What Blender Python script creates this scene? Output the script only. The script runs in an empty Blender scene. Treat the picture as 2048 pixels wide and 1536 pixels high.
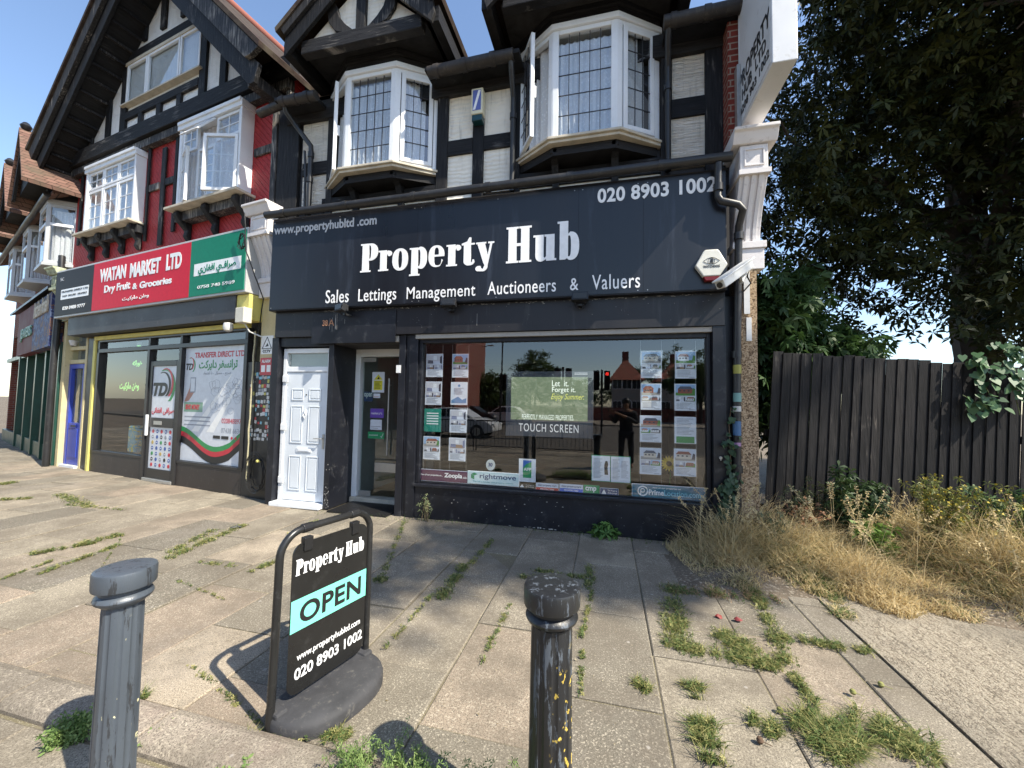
import bpy, math, random, unicodedata
import numpy as np
from mathutils import Vector, Matrix
sc = bpy.context.scene
COL = sc.collection
random.seed(7); RNG = np.random.default_rng(7)
R = math.radians
# ------------------------------------------------------------ camera
F, YAW, PITCH, ROLL, EYE = 775.5, R(13.68), R(2.81), R(1.03), 1.60
D = 4.96                                   # distance of the shop front
_f0 = Vector((-math.sin(YAW), math.cos(YAW), 0)); _r0 = Vector((math.cos(YAW), math.sin(YAW), 0)); _u0 = Vector((0, 0, 1))
CF = _f0*math.cos(PITCH) + _u0*math.sin(PITCH); _u = _u0*math.cos(PITCH) - _f0*math.sin(PITCH)
CR = _r0*math.cos(ROLL) + _u*math.sin(ROLL); CU = _u*math.cos(ROLL) - _r0*math.sin(ROLL)
CAM = Vector((0, 0, EYE))
cd = bpy.data.cameras.new('camera'); co = bpy.data.objects.new('camera', cd); COL.objects.link(co)
cd.sensor_width = 36; cd.lens = F/2048*36; cd.clip_start = 0.05; cd.clip_end = 2000
m3 = Matrix((CR, CU, -CF)).transposed(); co.matrix_world = Matrix.Translation(CAM) @ m3.to_4x4()
sc.camera = co
# ------------------------------------------------------------ light
SUN = Vector((.848, -.336, 1.0)).normalized()          # towards the sun
w = bpy.data.worlds.new('World'); sc.world = w; w.use_nodes = True
nt = w.node_tree; sky = nt.nodes.new('ShaderNodeTexSky'); sky.sky_type = 'NISHITA'; sky.sun_disc = False
el = math.asin(SUN.z); az = math.atan2(SUN.x, SUN.y)
sky.sun_elevation = el; sky.sun_rotation = az; sky.altitude = 60; sky.air_density = 1.0; sky.dust_density = 0.6; sky.ozone_density = 1.6
bg = nt.nodes['Background']; bg.inputs['Strength'].default_value = 0.15
nt.links.new(sky.outputs[0], bg.inputs[0])
sl = bpy.data.lights.new('sun', 'SUN'); sl.energy = 4.9; sl.angle = R(0.55); sl.color = (1, .925, .79)
so = bpy.data.objects.new('sun', sl); COL.objects.link(so); so.rotation_euler = SUN.to_track_quat('Z', 'Y').to_euler(); so.location = (20, -8, 24)
sc.view_settings.view_transform = 'Standard'; sc.view_settings.look = 'None'; sc.view_settings.gamma = 1
sc.view_settings.exposure = 0.95
sc.cycles.max_bounces = 8; sc.cycles.transparent_max_bounces = 16; sc.cycles.caustics_reflective = False; sc.cycles.caustics_refractive = False
# ------------------------------------------------------------ pixel -> place helpers
def ray(x, y): return CF + CR*((x-1024)/F) - CU*((y-768)/F)
def gz(x, y, z=0.0):
    d = ray(x, y); return CAM + d*((z-EYE)/d.z)
class Frame:
    """local axes: x along a facade, y into it, z up"""
    def __init__(s, p, deg):
        a = R(deg); s.p = Vector(p); s.ex = Vector((math.cos(a), math.sin(a), 0)); s.n = Vector((-math.sin(a), math.cos(a), 0))
        s.M = Matrix.Translation(s.p) @ Matrix.Rotation(a, 4, 'Z')
    def px(s, x, y, dy=0.0):
        d = ray(x, y); q = s.p + s.n*dy; t = (q-CAM).dot(s.n)/d.dot(s.n); P = CAM + d*t - q
        return (P.dot(s.ex), P.z)
FM = Frame((0, D, 0), 0)
FL = Frame((-5.02, 5.09, 0), -8.75)
FT = Frame((-12.1, 6.15, 0), -19)
FW = Frame((0, 0, 0), 0)
# ------------------------------------------------------------ objects
MW = {}
def tag(o, label=None, cat=None, group=None, kind=None):
    if label: o['label'] = label
    if cat: o['category'] = cat
    if group: o['group'] = group
    if kind: o['kind'] = kind
    return o
def thing(name, label, cat, loc, deg=0, group=None):
    o = bpy.data.objects.new(name, None); COL.objects.link(o); o.empty_display_size = .2
    o.location = loc; o.rotation_euler = (0, 0, R(deg)); MW[o.name] = Matrix.Translation(Vector(loc)) @ Matrix.Rotation(R(deg), 4, 'Z')
    return tag(o, label, cat, group)
def link(name, me, mats, parent=None):
    o = bpy.data.objects.new(name, me); COL.objects.link(o)
    for m in (mats if isinstance(mats, (list, tuple)) else [mats]): me.materials.append(m)
    if parent is not None:
        o.parent = parent; MW[o.name] = MW[parent.name]
    return o
class MB:
    def __init__(s, fr=FW): s.v = []; s.f = []; s.mi = []; s.fr = fr; s.m = 0
    def add(s, vs, fs):
        b = len(s.v); M = s.fr.M
        s.v += [M @ Vector(v) for v in vs]; s.f += [tuple(b+i for i in f) for f in fs]; s.mi += [s.m]*len(fs); return s
    def box(s, x0, x1, y0, y1, z0, z1):
        if x0 > x1: x0, x1 = x1, x0
        if y0 > y1: y0, y1 = y1, y0
        if z0 > z1: z0, z1 = z1, z0
        return s.add([(x0,y0,z0),(x1,y0,z0),(x1,y1,z0),(x0,y1,z0),(x0,y0,z1),(x1,y0,z1),(x1,y1,z1),(x0,y1,z1)],
                     [(0,3,2,1),(4,5,6,7),(0,1,5,4),(1,2,6,5),(2,3,7,6),(3,0,4,7)])
    def prism(s, poly, y0, y1):
        A = sum(poly[i][0]*poly[(i+1) % len(poly)][1]-poly[(i+1) % len(poly)][0]*poly[i][1] for i in range(len(poly)))
        if A < 0: poly = poly[::-1]
        n = len(poly); vs = [(x, y0, z) for x, z in poly]+[(x, y1, z) for x, z in poly]
        return s.add(vs, [tuple(range(n)), tuple(range(2*n-1, n-1, -1))]+[(i, i+n, (i+1) % n+n, (i+1) % n) for i in range(n)])
    def prismx(s, poly, x0, x1):           # polygon in (y,z) pushed along x
        A = sum(poly[i][0]*poly[(i+1) % len(poly)][1]-poly[(i+1) % len(poly)][0]*poly[i][1] for i in range(len(poly)))
        if A < 0: poly = poly[::-1]
        n = len(poly); vs = [(x0, y, z) for y, z in poly]+[(x1, y, z) for y, z in poly]
        return s.add(vs, [tuple(range(n-1, -1, -1)), tuple(range(n, 2*n))]+[(i, (i+1) % n, (i+1) % n+n, i+n) for i in range(n)])
    def prismz(s, poly, z0, z1):           # polygon in (x,y) pushed up
        A = sum(poly[i][0]*poly[(i+1) % len(poly)][1]-poly[(i+1) % len(poly)][0]*poly[i][1] for i in range(len(poly)))
        if A < 0: poly = poly[::-1]
        n = len(poly); vs = [(x, y, z0) for x, y in poly]+[(x, y, z1) for x, y in poly]
        return s.add(vs, [tuple(range(n-1, -1, -1)), tuple(range(n, 2*n))]+[(i, (i+1) % n, (i+1) % n+n, i+n) for i in range(n)])
    def beam(s, p, q, wd, h):              # square bar between two points
        p = Vector(p); q = Vector(q); d = (q-p).normalized(); a = d.cross(Vector((0, 0, 1)))
        if a.length < .01: a = Vector((1, 0, 0))
        a.normalize(); b = a.cross(d); a = a*wd/2; b = b*h/2
        return s.add([p-a-b, p+a-b, p+a+b, p-a+b, q-a-b, q+a-b, q+a+b, q-a+b], [(0,1,2,3),(7,6,5,4),(4,5,1,0),(5,6,2,1),(6,7,3,2),(7,4,0,3)])
    def tube(s, pts, r, n=10, close=False):
        pts = [Vector(p) for p in pts]; rr = r if isinstance(r, (list, tuple)) else [r]*len(pts); vs = []; fs = []; a0 = None
        for i, p in enumerate(pts):
            q0 = pts[i-1] if (i or close) else pts[0]; q1 = pts[(i+1) % len(pts)] if (i < len(pts)-1 or close) else pts[-1]
            d = (q1-q0).normalized()
            if a0 is None: a0 = d.cross(Vector((0, 0, 1))); a0 = a0 if a0.length > .05 else d.cross(Vector((1, 0, 0)))
            a0 = (a0-d*a0.dot(d)).normalized(); b = d.cross(a0)
            vs += [p+(a0*math.cos(2*math.pi*k/n)+b*math.sin(2*math.pi*k/n))*rr[i] for k in range(n)]
        L = len(pts)
        for i in range(L if close else L-1):
            j = (i+1) % L; fs += [(i*n+k, i*n+(k+1) % n, j*n+(k+1) % n, j*n+k) for k in range(n)]
        if not close: fs += [tuple(range(n-1, -1, -1)), tuple(range((L-1)*n, L*n))]
        return s.add(vs, fs)
    def lathe(s, prof, c=(0, 0, 0), n=24, sx=1, sy=1, flute=None):
        c = Vector(c); vs = []; fs = []
        for r, z in prof:
            for k in range(n):
                a = 2*math.pi*k/n; q = r*(flute(a, z) if flute else 1)
                vs.append(c+Vector((q*math.cos(a)*sx, q*math.sin(a)*sy, z)))
        L = len(prof)
        for i in range(L-1): fs += [(i*n+k, i*n+(k+1) % n, (i+1)*n+(k+1) % n, (i+1)*n+k) for k in range(n)]
        fs += [tuple(range(n-1, -1, -1)), tuple(range((L-1)*n, L*n))]
        return s.add(vs, fs)
    def build(s, name, mats, parent=None, smooth=False, bevel=0, loc=None):
        if parent is not None: T = MW[parent.name].inverted()
        else:
            v = s.v; cx = sum(p.x for p in v)/len(v); cy = sum(p.y for p in v)/len(v); cz = min(p.z for p in v)
            loc = Vector(loc) if loc else Vector((cx, cy, cz)); T = Matrix.Translation(-loc)
        me = bpy.data.meshes.new(name); me.from_pydata([tuple(T @ p) for p in s.v], [], s.f); me.update()
        o = link(name, me, mats, parent)
        if len(me.materials) > 1: me.polygons.foreach_set('material_index', s.mi)
        if parent is None: o.location = loc; MW[o.name] = Matrix.Translation(loc)
        if smooth:
            me.polygons.foreach_set('use_smooth', [True]*len(me.polygons))
            me.update(); me.set_sharp_from_angle(angle=R(38))
        if bevel:
            b = o.modifiers.new('bevel', 'BEVEL'); b.width = bevel; b.segments = 2; b.limit_method = 'ANGLE'; b.angle_limit = R(40)
        return o
def rect(fr, name, mat, TL, BR, y0, y1, parent, bevel=0, pl=None):
    a = fr.px(*TL, pl if pl is not None else y0); b = fr.px(*BR, pl if pl is not None else y0)
    return MB(fr).box(a[0], b[0], y0, y1, b[1], a[1]).build(name, mat, parent, bevel=bevel)
# ------------------------------------------------------------ lettering
FORMS = {}
for cp in list(range(0xFB50, 0xFC00))+list(range(0xFE80, 0xFEF0)):
    dcm = unicodedata.decomposition(chr(cp)).split()
    if len(dcm) == 2: FORMS.setdefault(chr(int(dcm[1], 16)), {})[dcm[0][1:-1]] = chr(cp)
def shape(t):
    out = []; n = len(t)
    for i, c in enumerate(t):
        f = FORMS.get(c)
        if not f: out.append(c); continue
        pv = FORMS.get(t[i-1], {}) if i else {}; nx = FORMS.get(t[i+1], {}) if i < n-1 else {}
        jp = 'initial' in pv and 'final' in f; jn = 'initial' in f and 'final' in nx
        k = 'medial' if (jp and jn and 'medial' in f) else 'final' if jp else 'initial' if jn else 'isolated'
        out.append(f.get(k, c))
    return ''.join(reversed(out))
def curve_mesh(cu):
    o = bpy.data.objects.new('t', cu); COL.objects.link(o); bpy.context.view_layer.update()
    me = bpy.data.meshes.new_from_object(o); bpy.data.objects.remove(o); return me
def font_mesh(body, offset=0.0, spacing=1.0, shear=0):
    cu = bpy.data.curves.new('t', 'FONT'); cu.body = body; cu.size = 1; cu.offset = offset; cu.space_character = spacing; cu.shear = shear
    cu.resolution_u = 5; cu.extrude = 0.01
    return curve_mesh(cu)
def place(me, fr, dy, bl, tr, mat, parent, name='lettering', th=.004):
    """fit a flat mesh to the box given by two local corners"""
    n = len(me.vertices); a = np.empty(n*3); me.vertices.foreach_get('co', a); a = a.reshape(-1, 3)
    mn = a.min(0); mx = a.max(0); sx = (tr[0]-bl[0])/(mx[0]-mn[0]); sz = (tr[1]-bl[1])/(mx[1]-mn[1])
    T = (MW[parent.name].inverted() @ fr.M)
    q = np.empty_like(a); q[:, 0] = bl[0]+(a[:, 0]-mn[0])*sx; q[:, 2] = bl[1]+(a[:, 1]-mn[1])*sz
    q[:, 1] = dy-th*(a[:, 2]-mn[2])/max(mx[2]-mn[2], 1e-6)
    Tm = np.array(T); q = q @ Tm[:3, :3].T+Tm[:3, 3]
    me.vertices.foreach_set('co', q.ravel()); me.update(); me.materials.clear()
    return link(name, me, mat, parent)
def text(fr, dy, body, pbl, ptr, mat, parent, weight=0.0, spacing=1.0, th=.004, shear=0, arabic=False, local=False, name='lettering'):
    me = font_mesh(shape(body) if arabic else body, weight, spacing, shear)
    bl, tr = (pbl, ptr) if local else (fr.px(*pbl, dy), fr.px(*ptr, dy))
    return place(me, fr, dy, bl, tr, mat, parent, th=th, name=name)
# hand drawn condensed slab letters
def arc(cx, cy, rx, ry, a0, a1, n=10, p=2.0):
    o = []
    for i in range(n+1):
        a = R(a0+(a1-a0)*i/n); c, s_ = math.cos(a), math.sin(a)
        o.append((cx+rx*math.copysign(abs(c)**(2/p), c), cy+ry*math.copysign(abs(s_)**(2/p), s_)))
    return o
GL = {
 'P': (.72, [[(0,0),(.42,0),(.42,.07),(.35,.07),(.35,.50)]+arc(.40,.88,.31,.38,-90,90,14,2.3)+[(0,1.26),(0,1.19),(.07,1.19),(.07,.07),(0,.07)]],
       [[(.35,.58)]+arc(.36,.88,.07,.30,-90,90,8,3)+[(.35,1.18)]]),
 'H': (.86, [[(0,0),(.40,0),(.40,.07),(.34,.07),(.34,.58),(.48,.58),(.48,.07),(.42,.07),(.42,0),(.82,0),(.82,.07),(.75,.07),(.75,1.19),(.82,1.19),(.82,1.26),(.42,1.26),(.42,1.19),(.48,1.19),(.48,.68),(.34,.68),(.34,1.19),(.40,1.19),(.40,1.26),(0,1.26),(0,1.19),(.07,1.19),(.07,.07),(0,.07)]], []),
 'r': (.54, [[(0,0),(.40,0),(.40,.07),(.33,.07),(.33,.66),(.37,.74),(.38,.66)]+arc(.44,.75,.10,.12,-140,90,10)+[(.38,.88),(.33,.80),(.33,.90),(0,.90),(0,.83),(.07,.83),(.07,.07),(0,.07)]], []),
 'o': (.66, [arc(.31,.45,.31,.48,0,352,30,2.3)], [arc(.31,.45,.08,.37,0,350,20,2.5)]),
 'p': (.70, [[(0,-.30),(.40,-.30),(.40,-.23),(.33,-.23),(.33,.02)]+arc(.40,.45,.27,.48,-80,90,14,2.4)+[(.33,.87),(.33,.90),(0,.90),(0,.83),(.07,.83),(.07,-.23),(0,-.23)]],
       [[(.33,.12)]+arc(.35,.45,.07,.36,-80,80,8,3)+[(.33,.80)]]),
 'e': (.66, [arc(.31,.45,.31,.48,0,-90,8,2.3)[::-1][:0]+[(.62,.45),(.60,.62)]+arc(.31,.45,.31,.48,30,330,26,2.3)+[(.58,.30),(.53,.30)]+arc(.36,.30,.15,.23,-15,-90,6)+arc(.33,.30,.10,.23,-90,-180,5)+[(.23,.45)]],
       [[(.23,.53),(.40,.53)]+arc(.315,.62,.085,.21,0,180,10,2.6)]),
 't': (.50, [[(.08,.83),(.08,.16)]+arc(.26,.15,.18,.17,180,270,6)+arc(.30,.12,.17,.14,-90,0,6)+[(.45,.22),(.40,.22),(.39,.12),(.34,.10),(.34,.83),(.47,.83),(.47,.90),(.34,.90),(.34,1.14),(.27,1.14),(.20,.98),(0,.90),(0,.83)]], []),
 'y': (.62, [[(0,.90),(.36,.90),(.36,.83),(.32,.83),(.42,.36),(.50,.83),(.43,.83),(.43,.90),(.64,.90),(.64,.83),(.58,.83),(.42,-.06)]+arc(.25,-.10,.17,.20,0,-90,6)+arc(.10,-.18,.11,.11,-110,-270,8)+[(.17,-.07),(.20,-.17),(.26,-.20),(.31,-.05),(.27,.04),(.05,.83),(0,.83)]], []),
 'u': (.74, [[(0,.90),(.33,.90),(.33,.14),(.37,.10),(.41,.16),(.41,.83),(.35,.83),(.35,.90),(.67,.90),(.67,.07),(.73,.07),(.73,0),(.41,0),(.41,.06)]+arc(.24,.18,.17,.20,-60,-180,8)+[(.07,.83),(0,.83)]], []),
 'b': (.70, [[(0,1.30),(.33,1.30),(.33,.86)]+arc(.40,.45,.27,.48,90,-90,14,2.4)+[(.34,-.01),(.30,.04),(.24,0),(.07,0),(.07,1.23),(0,1.23)]],
       [[(.33,.10)]+arc(.35,.45,.07,.36,-80,80,8,3)+[(.33,.80)]]),
}
GL['e'] = (.66, [[(.23,.45),(.61,.45)]+arc(.31,.47,.30,.46,0,342,30,2.3)[1:-1][:26]+[(.55,.30),(.50,.33)]+arc(.40,.26,.10,.18,0,-90,5)+arc(.33,.26,.10,.18,-90,-180,5)], [[(.23,.53),(.40,.53)]+arc(.315,.62,.085,.21,0,180,10,2.6)])
def slab_mesh(word, gap=.02):
    cu = bpy.data.curves.new('g', 'CURVE'); cu.dimensions = '2D'; cu.fill_mode = 'BOTH'; cu.extrude = .01; x = 0
    for ch in word:
        if ch == ' ': x += .26; continue
        wd, outs, holes = GL[ch]
        for pl in outs+holes:
            sp = cu.splines.new('POLY'); sp.points.add(len(pl)-1)
            for i, (a, b) in enumerate(pl): sp.points[i].co = (a+x, b, 0, 1)
            sp.use_cyclic_u = True
        x += wd+gap
    return curve_mesh(cu)
def slabtext(fr, dy, word, pbl, ptr, mat, parent, th=.006, local=False):
    bl, tr = (pbl, ptr) if local else (fr.px(*pbl, dy), fr.px(*ptr, dy))
    return place(slab_mesh(word), fr, dy, bl, tr, mat, parent, th=th)
# ------------------------------------------------------------ materials
class NT:
    def __init__(s, name, vis=None):
        s.m = bpy.data.materials.new(name); s.m.use_nodes = True; s.t = s.m.node_tree; s.b = s.t.nodes['Principled BSDF']
        s.tc = s.n('ShaderNodeTexCoord'); s.obj = s.tc.outputs['Object']
    def n(s, t, **k):
        x = s.t.nodes.new(t)
        for a, v in k.items():
            if a in x.inputs: x.inputs[a].default_value = v
            else: setattr(x, a, v)
        return x
    def l(s, a, b): s.t.links.new(a, b)
    def mapping(s, scale=(1, 1, 1), rot=(0, 0, 0), src=None):
        x = s.n('ShaderNodeMapping'); x.inputs['Scale'].default_value = scale; x.inputs['Rotation'].default_value = rot; s.l(src or s.obj, x.inputs[0]); return x.outputs[0]
    def noise(s, scale=5, detail=4, rough=.55, src=None, dist=0):
        x = s.n('ShaderNodeTexNoise'); x.inputs['Scale'].default_value = scale; x.inputs['Detail'].default_value = detail; x.inputs['Roughness'].default_value = rough; x.inputs['Distortion'].default_value = dist
        s.l(src or s.obj, x.inputs['Vector']); return x.outputs['Fac']
    def ramp(s, fac, stops, interp='LINEAR'):
        x = s.n('ShaderNodeValToRGB'); x.color_ramp.interpolation = interp; e = x.color_ramp.elements
        while len(e) < len(stops): e.new(.5)
        for i, (p, c) in enumerate(stops):
            e[i].position = p; e[i].color = (*c, 1) if not isinstance(c, float) else (c, c, c, 1)
        s.l(fac, x.inputs[0]); return x.outputs[0]
    def mix(s, fac, a, b, mode='MIX'):
        x = s.n('ShaderNodeMix'); x.data_type = 'RGBA'; x.blend_type = mode
        for v, i in ((fac, 0), (a, 6), (b, 7)):
            if isinstance(v, (int, float)): x.inputs[i].default_value = v
            elif isinstance(v, tuple): x.inputs[i].default_value = (*v, 1)
            else: s.l(v, x.inputs[i])
        return x.outputs[2]
    def math(s, op, a, b=0.0):
        x = s.n('ShaderNodeMath'); x.operation = op
        for v, i in ((a, 0), (b, 1)):
            if isinstance(v, (int, float)): x.inputs[i].default_value = v
            else: s.l(v, x.inputs[i])
        return x.outputs[0]
    def bump(s, h, strength=.3, dist=.01, prev=None):
        x = s.n('ShaderNodeBump'); x.inputs['Strength'].default_value = strength; x.inputs['Distance'].default_value = dist; s.l(h, x.inputs['Height'])
        if prev: s.l(prev, x.inputs['Normal'])
        return x.outputs[0]
    def out(s, col=None, rough=None, normal=None, spec=None, metal=None):
        for v, k in ((col, 'Base Color'), (rough, 'Roughness'), (normal, 'Normal'), (spec, 'Specular IOR Level'), (metal, 'Metallic')):
            if v is None: continue
            if isinstance(v, tuple): s.b.inputs[k].default_value = (*v, 1)
            elif isinstance(v, (int, float)): s.b.inputs[k].default_value = v
            else: s.l(v, s.b.inputs[k])
        return s.m
def mul(c, k): return tuple(x*k for x in c)
def paint(name, c, rough=.5, var=.18, sc_=3, bump=.08, bs=60, dirt=None, spec=.4, streak=False, metal=0):
    t = NT(name); src = t.mapping((1, 1, .12)) if streak else t.obj
    f = t.noise(sc_, 5, .6, src); col = t.ramp(f, [(.3, mul(c, 1-var)), (.7, mul(c, 1+var))])
    if dirt:
        g = t.ramp(t.noise(sc_*4, 8, .7, src), [(.56, 0.0), (.70, 1.0)]); g = t.math('MULTIPLY', g, dirt[1]); col = t.mix(g, col, dirt[0])
    nb = t.bump(t.noise(bs, 3), bump, .004)
    rr = t.ramp(f, [(.2, max(0., rough-.1)), (.8, min(1., rough+.12))])
    return t.out(col, rr, nb, spec, metal)
def flat(name, c, rough=.5, spec=.4, metal=0): 
    t = NT(name); return t.out(t.ramp(t.noise(14, 3), [(.3, mul(c, .93)), (.7, mul(c, 1.05))]), rough, None, spec, metal)
def glow(name, c, k):
    t = NT(name); t.b.inputs['Emission Color'].default_value = (*c, 1); t.b.inputs['Emission Strength'].default_value = k; return t.out(c, .4)
def glassm(name, refl=.10, tint=(.92, .95, .94), ior=1.5, rough=0.0, wob=.0):
    t = NT(name); t.t.nodes.remove(t.b); tr = t.n('ShaderNodeBsdfTransparent'); tr.inputs[0].default_value = (*tint, 1)
    gl = t.n('ShaderNodeBsdfGlossy'); gl.inputs['Roughness'].default_value = rough; gl.inputs[0].default_value = (1, 1, 1, 1)
    fr = t.n('ShaderNodeFresnel'); fr.inputs[0].default_value = ior; ge = t.n('ShaderNodeNewGeometry'); f = t.math('MULTIPLY', t.math('ADD', fr.outputs[0], refl), t.math('SUBTRACT', 1.0, ge.outputs['Backfacing']))
    if wob:
        nb = t.bump(t.noise(1.6, 2), wob, .02); t.l(nb, gl.inputs['Normal'])
    mx = t.n('ShaderNodeMixShader'); t.l(f, mx.inputs[0]); t.l(tr.outputs[0], mx.inputs[1]); t.l(gl.outputs[0], mx.inputs[2])
    t.l(mx.outputs[0], t.t.nodes['Material Output'].inputs[0]); return t.m
def timber(name, base=(.011, .011, .012), worn=(.17, .16, .15), amt=.62, horiz=False):
    t = NT(name); s1 = t.mapping((1, 1, 14) if horiz else (14, 14, 1)); 
    g = t.noise(3.2, 8, .65, s1, .4); p = t.noise(1.7, 4, .6)
    col = t.ramp(g, [(.35, mul(base, .6)), (.6, mul(base, 1.7))])
    k = t.ramp(t.math('MULTIPLY', g, p), [(amt*.5, 0.0), (amt*.5+.10, 1.0)])
    col = t.mix(t.math('MULTIPLY', k, .8), col, worn); oi = t.n('ShaderNodeObjectInfo'); col = t.mix(1.0, col, t.ramp(oi.outputs['Random'], [(0, (.60, .60, .62)), (.7, (1.15, 1.12, 1.08)), (1, (1.9, 1.8, 1.65))]), 'MULTIPLY')
    return t.out(col, .66, t.bump(g, .65, .015), .22)
TIM = timber('black_timber'); TIMH = timber('black_beam', horiz=True); TIMW = timber('worn_timber', (.03, .03, .032), (.30, .28, .25), .50)
SOFF = timber('soffit_board', (.012, .012, .013), (.06, .06, .06), .7, True)
def plaster(name, c, kind):
    t = NT(name); 
    if kind == 'rib':
        s1 = t.mapping((1.0, 1.0, 11)); h = t.noise(4.5, 3, .6, s1, .8); nb = t.bump(h, 1.0, .05)
    elif kind == 'fan':
        v = t.n('ShaderNodeTexVoronoi'); v.inputs['Scale'].default_value = 2.3; t.l(t.obj, v.inputs['Vector'])
        wv = t.n('ShaderNodeTexWave'); wv.wave_type = 'RINGS'; wv.inputs['Scale'].default_value = 5; wv.inputs['Distortion'].default_value = 4; t.l(t.obj, wv.inputs['Vector'])
        nb = t.bump(t.math('MULTIPLY', wv.outputs['Fac'], v.outputs['Distance']), .5, .02)
    else:
        nb = t.bump(t.noise(13, 6, .7, None, 1.2), .95, .03)
    f = t.noise(3, 5); col = t.ramp(f, [(.3, mul(c, .86)), (.7, c)])
    d = t.ramp(t.noise(9, 8, .75), [(.58, 0.0), (.75, 1.0)]); col = t.mix(t.math('MULTIPLY', d, .28), col, (.22, .20, .17)); ws = t.noise(5, 7, .7, t.mapping((4, 4, .35))); col = t.mix(t.ramp(ws, [(.55, 0.0), (.72, .45)]), col, (.30, .27, .23))
    return t.out(col, .8, nb, .2)
CREAM = plaster('cream_plaster', (.86, .80, .69), 'fan'); CREAMR = plaster('ribbed_plaster', (.84, .78, .68), 'rib'); WHITEP = plaster('white_stipple_plaster', (.84, .83, .80), 'stip')
def redwall():
    t = NT('red_herringbone'); a = t.mapping((1, 1, 1), (0, R(45), 0)); wv = t.n('ShaderNodeTexWave'); wv.bands_direction = 'X'; wv.inputs['Scale'].default_value = 4.2; wv.inputs['Distortion'].default_value = .8
    t.l(a, wv.inputs['Vector']); h = t.ramp(wv.outputs['Fac'], [(.0, 0.0), (.25, 1.0)])
    c = t.ramp(t.noise(5, 6), [(.3, (.30, .022, .024)), (.7, (.40, .035, .035))]); 
    return t.out(c, .6, t.bump(h, .6, .03, t.bump(t.noise(40, 4), .5, .015)), .3)
RED = redwall()
def brick(name, c1, c2, mortar, sx=1, wcol=None):
    t = NT(name); sp = t.n('ShaderNodeSeparateXYZ'); t.l(t.obj, sp.inputs[0]); cb = t.n('ShaderNodeCombineXYZ')
    t.l(t.math('ADD', sp.outputs[0], sp.outputs[1]), cb.inputs[0]); t.l(sp.outputs[2], cb.inputs[1])
    b = t.n('ShaderNodeTexBrick'); b.inputs['Scale'].default_value = 1; b.inputs['Brick Width'].default_value = .225*sx; b.inputs['Row Height'].default_value = .075*sx; b.inputs['Mortar Size'].default_value = .008*sx
    b.inputs['Color1'].default_value = (*c1, 1); b.inputs['Color2'].default_value = (*c2, 1); b.inputs['Mortar'].default_value = (*mortar, 1); t.l(cb.outputs[0], b.inputs['Vector'])
    col = t.mix(t.math('MULTIPLY', t.noise(30, 5), .5), b.outputs['Color'], mul(c1, .5))
    return t.out(col, .85, t.bump(b.outputs['Fac'], -.6, .01, t.bump(t.noise(60, 4), .3, .005)), .2)
BRICK = brick('red_brick', (.17, .032, .022), (.25, .05, .035), (.34, .28, .22))
def tiles(name, c1, c2):
    t = NT(name); sp = t.n('ShaderNodeSeparateXYZ'); t.l(t.obj, sp.inputs[0]); cb = t.n('ShaderNodeCombineXYZ')
    t.l(t.math('ADD', sp.outputs[0], sp.outputs[1]), cb.inputs[0]); t.l(sp.outputs[2], cb.inputs[1])
    b = t.n('ShaderNodeTexBrick'); b.inputs['Scale'].default_value = 1; b.inputs['Brick Width'].default_value = .17; b.inputs['Row Height'].default_value = .085; b.inputs['Mortar Size'].default_value = .006
    b.inputs['Color1'].default_value = (*c1, 1); b.inputs['Color2'].default_value = (*c2, 1); b.inputs['Mortar'].default_value = (.03, .02, .015, 1); t.l(cb.outputs[0], b.inputs['Vector'])
    col = t.mix(t.ramp(t.noise(4, 7), [(.45, 0.0), (.7, .7)]), b.outputs['Color'], (.10, .085, .06))
    return t.out(col, .85, t.bump(b.outputs['Fac'], -1, .02), .2)
TILE = tiles('clay_tiles', (.034, .023, .018), (.052, .034, .027)); TILEO = tiles('orange_tiles', (.14, .08, .062), (.20, .115, .09))
NAVY = paint('navy_black_paint', (.0095, .0105, .015), .42, .35, 2.2, .10, 90, ((.10, .10, .10), .35))
FASC = paint('fascia_navy', (.0088, .0096, .0128), .30, .30, 1.3, .03, 30, ((.035, .042, .058), .6), .5, True)
BAND = paint('band_dark_paint', (.016, .0155, .018), .40, .25, 1.6, .05, 50, ((.09, .09, .09), .35), .4, True)
WHITE = paint('white_upvc', (.72, .74, .76), .32, .05, 4, .02, 30, ((.40, .38, .34), .25))
WHITED = paint('white_door_skin', (.60, .64, .68), .35, .05, 4, .04, 40, ((.45, .45, .45), .3))
SILL = paint('weathered_sill', (.50, .45, .36), .7, .2, 7, .2, 40, ((.14, .12, .09), .6))
PLAST = paint('black_plastic', (.022, .022, .023), .38, .25, 3, .05, 60, ((.07, .065, .055), .6))
CAST = paint('old_iron_gutter', (.030, .026, .024), .55, .4, 5, .2, 50, ((.12, .10, .075), .7), .4, True)
STUC = paint('white_stucco', (.66, .63, .62), .75, .08, 4, .3, 60, ((.25, .2, .18), .5))
YEL = paint('yellow_paint', (.62, .55, .16), .6, .12, 5, .2, 50, ((.25, .22, .12), .5))
CREAMY = paint('cream_yellow_paint', (.55, .47, .27), .65, .12, 5, .25, 50, ((.16, .13, .08), .6))
LETW = flat('white_vinyl', (.80, .80, .80), .3); LETG = flat('grey_vinyl', (.50, .51, .53), .4); BLK = flat('black_vinyl', (.015, .015, .016), .4)
COPPER = flat('copper_numeral', (.45, .22, .12), .4); ALU = flat('brushed_aluminium', (.45, .45, .43), .35, .5, .6)
SHUT = paint('shutter_housing', (.33, .31, .28), .55, .08, 5, .1, 40, ((.15, .14, .12), .4))
GLASS = glassm('shop_glass', .075, (.97, .98, .98), 1.5, 0, .012); GLASSU = glassm('window_glass', .11, (.93, .95, .96), 1.5, 0, .03); GLASSD = glassm('door_glass', .05, (.86, .91, .90))
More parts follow.
